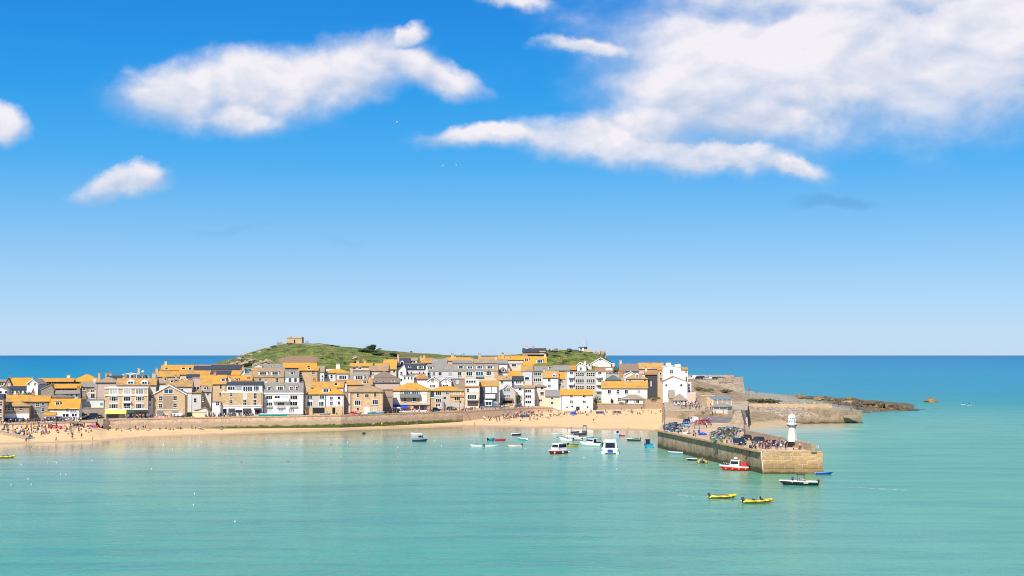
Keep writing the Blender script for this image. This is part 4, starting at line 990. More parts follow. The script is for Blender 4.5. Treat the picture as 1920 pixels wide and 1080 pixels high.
house('B', 862, 1060, 205, 300, None, 'h', 'offwhite', 'ormix', r=30, dorm=[(975, 1015, 215, 265)], lab='orange hipped roof behind the brick gable, left one')
house('B', 1010, 1385, 250, 345, None, 'g', 'offwhite', 'or', r=24, wins=[(1200, 380, 1260, 410)], dorm=[(1062, 1112, 246, 290), (1125, 1165, 240, 275)], chim=[(1145, 190, 24)], lab='orange roof with two small white dormers behind the brick gable')
house('B', 390, 602, 147, 165, 235, 'e', 'white', 'trim', r=62, dep=7, wins=[(408, 178, 482, 222, 'pane', 4), (500, 178, 578, 222, 'pane', 4)], lab='white rooftop pavilion with two wide window bands against the sea')
house('B', 625, 760, 172, 180, 235, 'f', 'offwhite', 'greyroof', r=64, wins=wr([650, 690, 735], 185, 222, 26), chim=[(612, 75, 30)], lab='pale attic storey right of the white rooftop pavilion')
house('B', 155, 388, 182, 240, None, 'g', 'greystone', 'slate', r=66, chim=[(140, 150, 26), (200, 140, 22)], lab='dark slate roof left of the white rooftop pavilion')
house('B', 0, 330, 205, 285, None, 'h', 'pinkwall', 'orlow', r=40, lab='greyish hipped roof left of the dormered orange roof')
house('B', 940, 1670, 32, 108, None, 'g', 'cream', 'or', r=116, dep=12, sky=[(990, 70, 1040, 95), (1230, 70, 1290, 100), (1330, 70, 1385, 110)], lab='very long orange roof on the seaward edge of town')
house('B', 1415, 1900, 42, 104, None, 'g', 'greystone', 'slate', r=104, dep=10, lab='long dark slate roof in front of the very long orange roof')
house('B', 890, 1200, 120, 200, None, 'g', 'pinkwall', 'or', r=74, chim=[(868, 70, 36), (905, 120, 26)], lab='orange roof with a double chimney stack near the sea')
house('B', 1190, 1660, 112, 170, None, 'g', 'cream', 'or', r=84, lab='low orange roof in the middle of the left town')
house('B', 1310, 1485, 165, 212, None, 'g', 'white', 'slate', r=60, lab='small dark solar-panelled roof in the left town')
house('B', 1185, 1305, 212, 262, None, 'e', 'white', 'greyroof', r=52, lab='small white gable peeping above orange roofs', barge='trim')
house('B', 1330, 1410, 222, 232, None, 'f', 'lilac', 'greyroof', r=48, lab='small pinkish-white box between the slate roof and the brick chimney')
house('B', 1400, 1510, 200, 212, None, 'f', 'pinkwall', 'pot', r=46, lab='pink brick wall end among the orange roofs')
house('B', 1505, 1705, 175, 328, None, 'g', 'greystone', 'or', r=40, lab='steep orange roof left of the tan corner house')
house('B', 1655, 1880, 115, 170, None, 'g', 'greystone', 'slate', r=72, chim=[(1655, 90, 24)], lab='dark slate roof with a chimney above the tan corner house')
# ---- tile C
house('C', -5, 142, 498, 600, 790, 'g', 'tan', 'or', r=14, wins=[(72, 610, 96, 655), (68, 695, 92, 732)], dorm=[(78, 135, 532, 572)], lab='tan corner house with orange roof behind the golden stone shop')
house('C', 135, 430, 505, 560, None, 'g', 'cream', 'or', r=18, dorm=[(240, 288, 535, 568), (372, 400, 520, 545)], lab='orange roof with small dormers directly behind the golden stone shop')
house('C', 88, 556, 680, 690, 958, 'f', 'gold', 'trim', r=0, dep=11, cat='building', name='building',
      wins=[(183, 703, 214, 736), (340, 703, 374, 766, 'panelight', 1), (453, 703, 488, 766, 'pane', 2), (181, 780, 213, 820), (337, 778, 371, 836, 'pane', 2), (451, 778, 486, 836, 'pane', 2)],
      ext=[('shop_storey', 86, 850, 548, 956, 'white', .06), ('awning', 172, 872, 245, 922, 'black', 1.1), ('awning', 335, 872, 427, 922, 'black', 1.1), ('awning', 462, 872, 540, 895, 'black', .9), ('shop_window', 175, 900, 242, 938, 'pane', .1), ('shop_window', 338, 900, 424, 935, 'pane', .1), ('door', 113, 878, 152, 950, 'pane', .1), ('door', 470, 885, 535, 945, 'pane', .1), ('shop_window', 252, 893, 328, 922, 'pane', .1), ('cornice', 84, 842, 552, 852, 'trim', .25), ('railing', 90, 660, 552, 686, 'steel', .02)],
      lab='golden rubble stone shop with white ground floor and black awnings')
house('C', 150, 558, 570, 606, 686, 'g', 'white', 'slate', D=546, dep=7, wins=[(163, 628, 242, 668), (335, 628, 440, 680, 'pane', 4), (456, 626, 512, 676)], lab='white set-back top storey with slate roof on the golden stone shop', ext=[('glass_screen', 250, 625, 322, 672, 'panelight', .04)])
house('C', 558, 1012, 588, 700, 948, 'm', 'white', 'greyroof', r=0, dep=11, cat='hotel', name='hotel',
      wins=[(595, 732, 664, 770), (866, 730, 946, 770), (600, 806, 664, 843), (725, 808, 797, 836), (866, 800, 946, 843), (598, 874, 662, 915, 'panelight'), (735, 880, 792, 910, 'panelight'), (848, 874, 912, 915, 'panelight'), (690, 735, 750, 782, 'pane', 2), (765, 735, 845, 782, 'panelight', 2)],
      dorm=[(608, 652, 620, 688, 'f'), (708, 797, 612, 692, 'f'), (853, 902, 618, 684, 'f'), (922, 955, 615, 688, 'f')],
      ext=[('balcony', 672, 758, 856, 795, 'trim', 1.3), ('cornice', 556, 698, 1014, 715, 'trim', .35), ('balcony', 588, 845, 668, 862, 'greywall', .6), ('balcony', 715, 842, 805, 868, 'greywall', .6), ('balcony', 858, 845, 950, 862, 'greywall', .6), ('plinth', 556, 935, 1014, 950, 'grey', .08)],
      chim=[(580, 560, 30, 'offwhite'), (990, 585, 26, 'white')], lab='tall white hotel with grey mansard roof and central balcony')
house('C', 1038, 1468, 588, 715, 958, 'h', 'white', 'or', r=0, dep=12, dorm=[(1222, 1308, 645, 698)],
      wins=[(1060, 728, 1116, 768, 'paneblue'), (1194, 728, 1248, 768, 'paneblue'), (1058, 798, 1116, 846), (1184, 798, 1242, 846), (1313, 743, 1344, 776), (1400, 741, 1427, 770), (1313, 798, 1344, 834), (1400, 796, 1427, 832)],
      ext=[('grey_render', 1118, 716, 1192, 858, 'greywall', .05), ('stone_base', 1036, 860, 1264, 958, 'tan', .07), ('shopfront', 1118, 866, 1252, 930, 'black', .12), ('stone_base', 1266, 852, 1470, 958, 'tan', .06), ('door', 1340, 866, 1372, 935, 'pane', .1), ('drainpipe', 1258, 716, 1264, 860, 'gutter', .14)],
      lab='white double house under one hipped orange roof with stone ground floor')
house('C', 960, 1178, 410, 447, 665, 'g', 'tan', 'or', r=26, dep=10, wins=[(973, 453, 1004, 492), (1110, 453, 1142, 492), (973, 533, 1003, 572)], lab='tall tan house with orange roof and white sash windows behind the white hotel', sky=[(1050, 420, 1090, 438)])
house('C', 792, 962, 452, 520, 600, 'm', 'white', 'greyroof', r=23, wins=[(848, 533, 877, 577), (910, 533, 939, 577)], dorm=[(858, 908, 458, 494)], lab='white house with grey mansard and one dormer behind the white hotel')
house('C', 440, 796, 450, 525, 600, 'm', 'tan', 'ormix', r=24, wins=[(508, 536, 542, 562), (698, 533, 732, 582)], dorm=[(506, 612, 455, 503), (648, 742, 455, 503)], lab='tan house with orange mansard and two wide white dormers')
house('C', 298, 436, 412, 500, 560, 'e', 'offwhite', 'greyroof', r=34, wins=[(352, 430, 428, 484, 'paneblue', 2)], lab='pale gable with one large blue window behind the golden shop')
house('C', -30, 300, 382, 432, None, 'g', 'cream', 'slate', r=62, chim=[(190, 415, 30)], lab='dark slate roof below the headland at its left foot')
house('C', -30, 300, 445, 492, None, 'g', 'cream', 'slate', r=46, chim=[(20, 480, 22)], lab='dark slate roof lower down above the tan corner house')
house('C', 205, 305, 445, 492, None, 'g', 'cream', 'or', r=42, lab='short orange roof beside the pale gable with the blue window')
house('C', 440, 815, 374, 412, None, 'g', 'greystone', 'greyroof', r=72, sky=[(640, 398, 665, 410), (750, 425, 772, 436)], lab='long grey roof directly under the headland')
house('C', 790, 1160, 362, 415, None, 'g', 'greystone', 'or', r=66, sky=[(1052, 392, 1090, 412)], chim=[(848, 415, 26, 'white')], lab='long orange roof directly under the headland')
house('C', 455, 550, 372, 392, None, 'e', 'white', 'or', r=64, lab='white gable end under the grassy headland')
house('C', 440, 800, 415, 450, None, 'g', 'offwhite', 'orlow', r=44, chim=[(330, 400, 20), (760, 425, 26)], lab='patchy roof above the wide white dormers')
# ---- tile D
house('D', 655, 762, 560, 580, 885, 'f', 'brown', 'brownroof', r=2, dep=9, ext=[('column', 722, 600, 740, 880, 'offwhite', .25), ('column', 690, 600, 700, 880, 'brown', .25)], lab='narrow brown stone house with a pale drain column')
house('D', 760, 1215, 468, 576, 895, 'h', 'gold', 'ormix', r=0, dep=11, wins=[(838, 598, 872, 652), (960, 610, 1014, 652), (1090, 596, 1126, 647), (813, 700, 897, 767, 'pane', 3), (1068, 693, 1147, 760, 'pane', 3), (838, 803, 874, 847), (1085, 798, 1132, 885, 'panelight', 1)],
      ext=[('door', 948, 798, 985, 895, 'purewhite', .1), ('door', 990, 798, 1027, 895, 'purewhite', .1)], lab='square golden stone house with three-light windows and hipped orange roof')
house('D', 360, 738, 240, 302, 430, 'h', 'offwhite', 'or', r=44, dep=10, auto=(5, 1, 310, 400), chim=[(555, 165, 56, 'offwhite')], lab='white house with orange hipped roof below the green slope')
house('D', 400, 500, 165, 250, None, 'f', 'offwhite', 'trim', r=52, lab='pale stepped chimney block below the green slope')
house('D', 540, 745, 305, 432, None, 'g', 'white', 'brownroof', r=34, dorm=[(556, 716, 325, 404)], lab='brownish roof with one big white dormer')
house('D', 738, 1000, 283, 425, None, 'g', 'white', 'greyroof', r=32, dorm=[(796, 948, 332, 404)], wins=[], lab='grey roof with a wide white dormer right of the brownish one')
house('D', 745, 1035, 195, 268, None, 'f', 'darkslatewall', 'slate', r=58, wins=[(773, 213, 827, 252), (863, 210, 902, 250)], lab='dark slate box dormer house with two white windows')
house('D', 740, 1060, 162, 205, None, 'g', 'cream', 'or', r=66, chim=[(845, 120, 40), (950, 120, 36)], lab='orange roof above the dark slate box')
house('D', 915, 1065, 262, 345, None, 'f', 'bluegrey', 'greyroof', r=48, wins=[(945, 285, 975, 325), (985, 282, 1025, 325)], lab='blue-grey house with paired white windows')
house('D', 1060, 1415, 280, 368, None, 'h', 'pinkwall', 'brownroof', r=46, dep=10, lab='long grey-brown hipped roof in the middle of town')
house('D', 1040, 1460, 375, 440, None, 'g', 'pinkwall', 'brownroof', r=32, sky=[(1100, 420, 1150, 436), (1200, 420, 1250, 436), (1335, 412, 1390, 432)], lab='low pinkish-brown roof with three skylights')
house('D', 1100, 1300, 165, 245, None, 'g', 'pinkwall', 'ormix', r=62, lab='patchy orange roof left of the steep bright one')
house('D', 1225, 1412, 104, 248, None, 'g', 'cream', 'or', r=76, auto=(3, 1, 252, 300), chim=[(1432, 30, 26)], lab='steep bright orange roof near the skyline')
house('D', 1390, 1608, 84, 206, None, 'g', 'lilac', 'slate', r=77, dorm=[(1468, 1518, 122, 178, 'e')], lab='dark slate roof with one tiny white dormer')
house('D', 700, 1062, 398, 470, None, 'g', 'tan', 'ormix', r=16, dorm=[(922, 990, 412, 460)], lab='orange roof with one white dormer behind the golden stone house')
house('D', 180, 645, 428, 512, 590, 'g', 'white', 'or', r=14, sky=[(343, 448, 402, 486), (503, 448, 562, 486)], wins=[(520, 535, 575, 562)], lab='orange roof with two dark skylights behind the white double house')
house('D', 275, 365, 200, 280, 420, 'g', 'offwhite', 'orlow', r=40, auto=(2, 3, 285, 420), lab='narrow white house right of the tall tan house')
house('D', 1020, 1290, 200, 270, None, 'g', 'cream', 'orlow', r=56, lab='faded roof between the dark slate box and the steep orange roof')
# ---- tile E
house('E', -10, 118, 560, 580, 855, 'f', 'brown', 'brownroof', r=-1, dep=9, ext=[('string_course', -10, 678, 118, 684, 'gutter', .05)], lab='plain brown stone side wing of the restaurant with the blue awning')
house('E', 115, 622, 488, 592, 862, 'h', 'gold', 'or', r=0, dep=11, cat='restaurant', name='restaurant',
      wins=[(122, 595, 150, 642), (155, 598, 208, 642), (122, 698, 150, 745), (155, 698, 205, 742), (268, 605, 358, 662, 'paneblue', 3), (378, 602, 468, 662, 'paneblue', 3), (265, 690, 302, 742), (385, 686, 432, 742), (493, 595, 514, 642), (523, 595, 574, 634), (493, 688, 514, 738), (523, 688, 572, 736)],
      ext=[('bay', 116, 590, 216, 760, 'offwhite', .05), ('bay', 488, 590, 580, 760, 'offwhite', .05), ('balcony', 216, 635, 490, 686, 'panelight', 1.4), ('awning', 114, 788, 325, 828, 'blue', 2.0), ('shopfront', 398, 798, 472, 855, 'black', .1), ('shopfront', 488, 795, 574, 855, 'black', .1), ('door', 335, 800, 355, 860, 'brightred', .1), ('ledge', 114, 760, 622, 785, 'pinkwall', .5)],
      lab='golden stone restaurant with bright blue awning and glass balcony')
house('E', 622, 1082, 533, 596, 852, 'h', 'tan', 'or', r=0, dep=10, wins=[(628, 600, 678, 684, 'paneblue', 1), (698, 600, 772, 656), (698, 704, 772, 746), (945, 598, 1032, 642, 'panelight', 4), (950, 678, 1027, 727), (835, 605, 875, 640), (700, 775, 760, 812)],
      ext=[('grey_render', 690, 598, 888, 850, 'greywall', .03), ('orange_band', 892, 655, 1080, 678, 'ormix', .4), ('shopfront', 905, 765, 1070, 815, 'panelight', .1), ('stair', 790, 735, 812, 850, 'greystone', 1.4), ('door', 805, 680, 835, 705, 'pane', .1), ('door', 725, 800, 750, 850, 'purewhite', .15)],
      lab='low tan and grey terrace under a flat orange hipped roof')
house('E', 1088, 1282, 436, 446, 798, 'f', 'cream', 'trim', r=0, dep=9, wins=[(1108, 458, 1240, 488, 'pane', 4), (1118, 565, 1147, 612), (1158, 555, 1268, 612, 'panelight', 4), (1128, 652, 1248, 708, 'pane', 4)],
      ext=[('white_storey', 1088, 446, 1282, 522, 'white', .03), ('orange_ledge', 1086, 528, 1284, 545, 'ormix', .5), ('shopfront', 1128, 740, 1272, 797, 'dkgrey', .12), ('fascia', 1125, 715, 1274, 735, 'greyroof', .7)], lab='narrow cream four-storey house with white top floor and dark shopfront')
house('E', 1292, 1552, 456, 530, 798, 's', 'bluegrey', 'ormix', r=-6, dep=8, wins=[(1378, 590, 1432, 622, 'paneblue', 1), (1462, 590, 1520, 622, 'paneblue', 1), (1375, 745, 1450, 792, 'paneblue', 2)],
      ext=[('white_panel', 1368, 540, 1442, 628, 'white', .07), ('white_panel', 1453, 540, 1527, 628, 'white', .07), ('balcony', 1366, 642, 1502, 698, 'white', .9), ('fascia', 1358, 718, 1462, 744, 'purewhite', .3), ('shopfront', 1480, 740, 1540, 795, 'panelight', .1)], lab='dark blue-grey modern house with white panels')
house('E', 590, 1000, 235, 328, 425, 'm', 'lilac', 'greyroof', r=48, dep=11, wins=[(735, 343, 778, 388), (868, 345, 918, 402, 'panelight'), (655, 345, 690, 380), (590, 345, 630, 380)], dorm=[(578, 668, 262, 308)], sky=[(720, 280, 800, 318), (870, 265, 935, 318)], lab='grey mansard terrace with two large tilted skylights', name='terrace_house', cat='house')
house('E', 1000, 1540, 232, 328, 425, 'm', 'cream', 'greyroof', r=48.5, dep=11, wins=[(998, 338, 1042, 392), (1112, 338, 1192, 392), (1240, 338, 1338, 408, 'paneblue', 3), (1382, 333, 1444, 388)], dorm=[(998, 1075, 250, 296), (1115, 1205, 255, 304), (1242, 1340, 250, 304), (1378, 1480, 250, 304)],
      ext=[('end_wall', 1488, 280, 1540, 425, 'gold', .05), ('balcony', 1236, 385, 1345, 412, 'panelight', .8)], lab='long grey mansard terrace with four white dormers', name='terrace_house', cat='house')
house('E', 580, 738, 410, 462, 545, 'e', 'white', 'slate', r=20, ax=655, barge='trim', wins=[(638, 436, 672, 472), (622, 518, 692, 542, 'pane', 4)], lab='white gable left of its twin above the flat orange roof')
house('E', 748, 908, 415, 465, 545, 'e', 'white', 'orlow', r=20.5, ax=832, barge='trim', wins=[(822, 438, 848, 474, 'panelight'), (795, 512, 868, 538, 'pane', 4)], lab='white gable right of its twin above the flat orange roof')
house('E', 905, 1088, 415, 432, 545, 'f', 'greystone', 'greyroof', r=14, wins=[(973, 453, 1008, 494, 'panelight')], ext=[('orange_pier', 1060, 440, 1086, 540, 'brick', .05)], lab='grey-brown flat-roofed house right of the twin white gables')
house('E', 195, 300, 230, 310, 475, 'e', 'offwhite', 'greyroof', r=46, wins=[(220, 343, 248, 378), (220, 433, 248, 462)], ax=270, lab='narrow whitish gable with two small windows below the slate roof')
house('E', 290, 560, 230, 300, None, 'g', 'lilac', 'slate', r=54, dorm=[(448, 540, 252, 304), (325, 368, 252, 285)], lab='slate roof with white dormers above the white wall')
house('E', 290, 560, 300, 365, 460, 'f', 'cream', 'brownroof', r=44, auto=(5, 1, 325, 380), lab='cream flat-roofed house below the slate roof with dormers')
house('E', 250, 405, 365, 390, 470, 'f', 'white', 'greyroof', r=36, wins=wr([280, 330, 375], 405, 440, 18), lab='low white wall building left of the small orange hip')
house('E', 395, 605, 362, 436, 490, 'h', 'white', 'redor', r=34, lab='small reddish-orange hipped roof over white walls')
house('E', 500, 652, 150, 216, None, 'g', 'white', 'or', r=86, chim=[(540, 108, 22), (492, 118, 20)], auto=(3, 1, 220, 255), lab='bright orange roof with two chimneys on the skyline')
house('E', 345, 445, 148, 220, None, 'g', 'white', 'orlow', r=82, dorm=[(343, 442, 182, 224)], lab='small faded roof with a white dormer right of the slate roof')
house('E', 650, 845, 165, 235, None, 'g', 'pinkwall', 'greyroof', r=72, sky=[(672, 175, 710, 192)], chim=[(818, 148, 22)], lab='grey-blue roof with one skylight near the skyline')
house('E', 830, 1190, 145, 188, None, 'g', 'pinkwall', 'ormix', r=92, chim=[(925, 92, 36), (960, 120, 20)], lab='pale orange ridge on the skyline left of centre')
house('E', 930, 1180, 185, 222, None, 'g', 'cream', 'greyroof', r=76, chim=[(1195, 150, 30)], lab='low grey roof under the pale orange ridge')
house('E', 1180, 1540, 165, 220, None, 'g', 'pinkwall', 'orlow', r=74, lab='dull roof above the four white dormers')
house('E', 1290, 1560, 138, 168, None, 'g', 'cream', 'ormix', r=94, wins=wr([1345, 1395, 1430, 1520], 172, 185, 30), chim=[(1285, 92, 34), (1600, 88, 22)], lab='pale skyline roof with a tall stack, right of centre')
house('E', 1540, 1640, 215, 262, None, 'f', 'offwhite', 'trim', r=66, wins=[(1572, 228, 1606, 252)], lab='small white box house on the skyline slope')
house('E', 1540, 1760, 165, 210, None, 'g', 'cream', 'slate', r=82, lab='slate-blue roof on the skyline left of the stone museum')
# ---- tile F
house('F', 122, 345, 578, 668, 870, 'e', 'greywall', 'redor', r=-4, dep=10, ax=228, barge='trim', wins=[(177, 633, 217, 672, 'paneblue'), (221, 633, 260, 672, 'paneblue'), (175, 723, 216, 760, 'paneblue'), (221, 723, 260, 760, 'paneblue')],
      ext=[('porch_roof', 148, 770, 302, 797, 'brownroof', 1.2), ('shop_window', 165, 800, 292, 836, 'pane', .1), ('brick_base', 150, 838, 302, 866, 'brick', .12)], lab='grey gabled house with four blue windows and white bargeboards')
house('F', 318, 446, 590, 622, 868, 's', 'white', 'orlow', r=2, dep=8, wins=[(378, 628, 418, 662, 'paneblue'), (340, 800, 372, 830)], lab='white house half hidden by a small tree')
house('F', 440, 592, 592, 626, 868, 'g', 'white', 'ormix', r=0, dep=8, wins=[(468, 653, 548, 684, 'pane', 3), (468, 728, 548, 762, 'pane', 3), (468, 802, 548, 838, 'pane', 3)], lab='white block with three wide dark window bands')
house('F', 578, 752, 578, 612, 860, 'h', 'cream', 'orlow', r=3, dep=9, wins=[(588, 618, 627, 650), (673, 616, 714, 650), (588, 683, 627, 712, 'panelight'), (670, 683, 717, 722), (600, 785, 622, 840, 'panelight'), (650, 783, 692, 812)], lab='cream house with six small windows beside the beach')
house('F', 742, 948, 655, 742, 925, 'g', 'cream', 'greyroof', r=-5, dep=10, wins=[(813, 746, 844, 780), (813, 813, 844, 852)], ext=[('white_base', 740, 890, 948, 925, 'white', .3)], lab='plain beige house with dull grey roof on the beach')
house('F', 945, 1382, 650, 724, 935, 'g', 'white', 'or', D=641, dep=9, wins=[(1073, 730, 1107, 757), (1244, 732, 1282, 754), (1070, 797, 1110, 832), (1244, 799, 1284, 830), (1013, 880, 1047, 897), (1089, 865, 1112, 892), (1297, 875, 1320, 900)],
      ext=[('boat_door', 1152, 880, 1200, 930, 'black', .1)], lab='big plain white house with orange roof standing on the beach')
house('F', 1012, 1530, 396, 408, 660, 'f', 'greywall', 'greyroof', r=22, dep=12, cat='apartment block', name='apartment_block',
      wins=[q for y in (424, 512, 600) for q in wr([1160, 1188, 1217, 1246, 1306, 1333, 1362, 1391], y, y + 46, 22)] + [q for y in (412, 515, 605) for q in wr([1078, 1102, 1462, 1484], y, y + 34, 22)],
      ext=[('white_bay', 1036, 408, 1126, 655, 'white', .04), ('white_bay', 1424, 408, 1504, 655, 'white', .04)] + [('balcony', a, y, b2, y + 30, 'white', 1.2) for y in (460, 555, 645) for a, b2 in ((1048, 1124), (1422, 1500))], lab='grey three-storey apartment block with rows of white windows and white balconies')
house('F', 1508, 1556, 396, 408, 660, 'f', 'white', 'greyroof', r=21, dep=12, lab='tall white end pillar of the grey apartment block', cat='building', name='building')
house('F', 705, 912, 402, 490, 655, 'g', 'white', 'ormix', r=24, wins=[(773, 503, 808, 538), (776, 583, 810, 614)], dorm=[(833, 882, 426, 478, 'e')], lab='white house with a gabled dormer left of the grey apartments')
house('F', 908, 1014, 420, 498, 650, 'g', 'greywall', 'or', r=25, wins=[(933, 513, 972, 547), (918, 578, 954, 612)], lab='grey house with orange roof touching the apartment block')
house('F', 562, 705, 395, 412, 600, 'f', 'greywall', 'greyroof', r=30, wins=[(585, 424, 680, 462, 'pane', 4), (578, 500, 684, 542, 'pane', 4)], lab='grey flat-roofed house with two four-light windows')
house('F', 415, 562, 392, 402, 600, 'f', 'lilac', 'greyroof', r=31, wins=[(462, 483, 518, 518, 'pane', 1)], lab='pale grey box with a single square window')
house('F', 232, 420, 400, 462, None, 'g', 'white', 'or', r=42, lab='short orange roof over a white wall in the upper town')
house('F', 95, 285, 462, 522, 600, 'g', 'white', 'ormix', r=22, sky=[(205, 478, 235, 498)], wins=[(138, 535, 170, 570)], lab='faded orange roof with a skylight behind the grey gabled house')
house('F', 280, 446, 468, 524, 600, 'g', 'white', 'slate', r=21, wins=wr([300, 345, 370, 398], 535, 562, 18), lab='slate roof over a row of small white windows')
house('F', 90, 240, 345, 415, None, 'h', 'white', 'brownroof', r=50, dorm=[(150, 190, 368, 412)], lab='brown hipped roof over a white wall in the upper town')
house('F', 215, 424, 232, 300, 385, 'f', 'cream', 'greyroof', r=62, wins=[(287, 308, 342, 338, 'pane', 2)], lab='flat-topped tan house with one double window')
house('F', 100, 225, 245, 300, None, 'g', 'white', 'greyroof', r=58, dorm=[(108, 194, 290, 334)], lab='grey roof with a white dormer left of the flat tan house')
house('F', 100, 440, 195, 248, None, 'g', 'cream', 'or', r=76, chim=[(162, 165, 22)], sky=[(170, 215, 200, 230), (250, 215, 275, 230)], lab='orange roof left below the stone museum')
house('F', 432, 755, 203, 318, None, 'g', 'cream', 'or', r=66, dorm=[(443, 518, 232, 270), (612, 710, 240, 298)], lab='large orange roof with two white dormers below the museum')
house('F', 418, 570, 322, 402, None, 'g', 'cream', 'or', r=48, lab='square orange roof below the two-dormer roof')
house('F', 565, 860, 335, 395, None, 'g', 'cream', 'greyroof', r=46, dorm=[(775, 835, 340, 374)], lab='grey roof with one white dormer in the upper town')
house('F', 845, 1065, 325, 392, None, 'g', 'pinkwall', 'greyroof', r=44, lab='long plain grey roof above the apartment block')
house('F', 750, 1035, 232, 322, None, 'g', 'cream', 'ormix', r=66, ext=[], sky=[(912, 275, 976, 316)], lab='patchy orange roof with a blue roof window on the slope')
house('F', 1040, 1130, 240, 325, None, 'g', 'pinkwall', 'or', r=64, chim=[(1110, 240, 22)], lab='little orange-roofed house at the end of the upper row')
house('F', 1030, 1150, 325, 385, None, 'g', 'brown', 'redor', r=52, lab='small brownish house left of the white gable cottage')
MUS = house('F', 430, 742, 92, 142, 210, 'g', 'brown', 'slate', D=722, dep=9, yaw=-3, wins=[], ext=[('window_band', 500, 178, 722, 200, 'pane', .05), ('gable_wall', 660, 128, 742, 178, 'tan', .05)], chim=[(482, 72, 46, 'offwhite'), (572, 75, 12)], lab='long stone museum with slate roof standing on the skyline', cat='building', name='building')
house('F', 1158, 1292, 280, 326, 395, 'e', 'white', 'greyroof', r=54, ax=1206, barge='trim', wins=[(1202, 352, 1228, 384), (1200, 292, 1216, 308)], lab='small white gable cottage above the grey apartments', chim=[(1272, 260, 30, 'offwhite')])
house('G', 208, 472, 218, 292, 395, 'e', 'white', 'orlow', r=60, ax=332, barge='trim', wins=[(314, 230, 348, 252), (258, 290, 422, 342, 'panelight', 4)], lab='wide white gable with a pale glazed front below the lookout')
house('G', 252, 505, 338, 350, 400, 'f', 'brick', 'redor', r=50, ext=[('white_strip', 400, 362, 500, 392, 'white', .05)], lab='low orange brick wall building before the wide white gable')
house('G', 150, 210, 290, 300, 400, 'f', 'offwhite', 'greyroof', r=56, wins=[(170, 300, 195, 330)], lab='narrow pale house between the two white gables')
house('G', 470, 520, 285, 295, 350, 'f', 'bluegrey', 'trim', r=58, ext=[('white_corner', 492, 300, 520, 340, 'white', .05)], lab='small dark blue annex right of the wide white gable')
# ---- tile G
house('G', 345, 968, 538, 632, 840, 'g', 'white', 'or', r=2, dep=10, wins=[(429, 653, 470, 707), (546, 651, 584, 707), (660, 651, 700, 707), (828, 650, 870, 702, 'panelight'), (566, 763, 604, 812), (310, 770, 335, 800)], sky=[(660, 560, 690, 575)], chim=[(752, 545, 30, 'white')], lab='long low white cottage with orange roof above the stone wall')
house('G', 618, 932, 718, 782, 860, 'h', 'white', 'orlow', D=645.8, dep=7, wins=[(664, 770, 707, 832), (788, 788, 802, 832), (812, 788, 852, 836)], lab='white hip-roofed annex with an arched window before the long cottage')
house('G', 690, 968, 428, 507, 760, 'h', 'white', 'ormix', r=22, dep=10, dorm=[(808, 854, 428, 484, 'e')], wins=[(720, 518, 738, 540), (918, 515, 940, 540)], lab='white house with hipped roof and single dormer behind the long cottage')
house('G', 400, 612, 455, 522, 640, 'h', 'offwhite', 'teal', r=18, dep=9, chim=[(615, 400, 50, 'pot')], lab='pale house with a teal-grey pyramid roof')
house('G', 400, 620, 408, 430, 520, 'f', 'pinkwall', 'greyroof', r=36, wins=wr([460, 550], 418, 445, 40), lab='pinkish flat-roofed house above the teal roof', chim=[(590, 400, 26, 'pot')])
house('G', 585, 905, 298, 402, None, 'g', 'greystone', 'brownroof', r=70, dep=13, ext=[], lab='big dark church-like slate roof against the sea')
house('G', 600, 720, 405, 470, None, 'e', 'pinkwall', 'greyroof', r=48, lab='small grey gable below the church-like roof')
house('G', 660, 800, 405, 445, None, 'e', 'white', 'greyroof', r=40, ax=740, lab='white gable peak below the church-like roof', barge='trim')
house('G', 942, 1108, 402, 446, 700, 'g', 'darkslatewall', 'redor', r=26, dep=9, wins=[(1005, 540, 1020, 600, 'panelight')], lab='tall dark slate-clad house in the lane beside the white tower house')
house('G', 850, 1180, 290, 372, 470, 'g', 'pinkwall', 'ormix', r=46, dep=10, dorm=[(880, 915, 362, 404, 'e'), (925, 960, 362, 404, 'e'), (968, 1010, 360, 404, 'e')], chim=[(1000, 282, 40, 'pot')], lab='brownish-orange roof with three arched white dormers')
house('G', 860, 945, 405, 445, 520, 'f', 'white', 'greyroof', r=32, lab='white block left of the dark slate-clad house')
house('G', 1104, 1172, 345, 386, 700, 's', 'tan', 'or', r=20, dep=8, wins=[(1128, 488, 1158, 534), (1128, 420, 1152, 450)], lab='narrow tan house squeezed against the white tower house')
house('G', 1170, 1420, 318, 345, 775, 'e', 'white', 'trim', r=0, dep=11, ax=1250, wins=[(1266, 388, 1288, 427), (1290, 388, 1312, 427)], chim=[(1252, 286, 66, 'white'), (1378, 303, 74, 'white')], lab='tall white tower house with two thick white chimneys')
house('G', 1420, 1508, 345, 380, 775, 's', 'white', 'or', r=1, dep=9, wins=[(1476, 384, 1494, 432), (1478, 484, 1497, 537)], lab='right wing of the tall white tower house with a scrap of orange roof')
house('G', 1172, 1502, 470, 538, 778, 'e', 'white', 'redor', r=-9, dep=9, ax=1315, wins=[(1206, 580, 1231, 607), (1408, 578, 1434, 607)], lab='plain white front house with shallow orange gable and two tiny windows')
house('G', 1500, 1556, 545, 556, 700, 'f', 'lilac', 'trim', r=-2, dep=8, auto=(1, 3, 570, 690), lab='pale grey stair block right of the white tower house')
house('G', 1500, 1615, 688, 696, 760, 'f', 'pinkwall', 'trim', r=-8, dep=6, lab='low pinkish wall box below the pale stair block')
house('G', 1255, 1330, 658, 760, 890, 'g', 'brown', 'orlow', D=606, dep=7, lab='brown stone lean-to beside the little white hut')
house('G', 1308, 1502, 705, 798, 885, 'h', 'white', 'orlow', D=600, dep=8, wins=[(1335, 812, 1365, 840), (1418, 805, 1440, 840), (1465, 805, 1490, 835), (1385, 810, 1402, 832)], lab='little white hut with tan hipped roof by the quay arches')
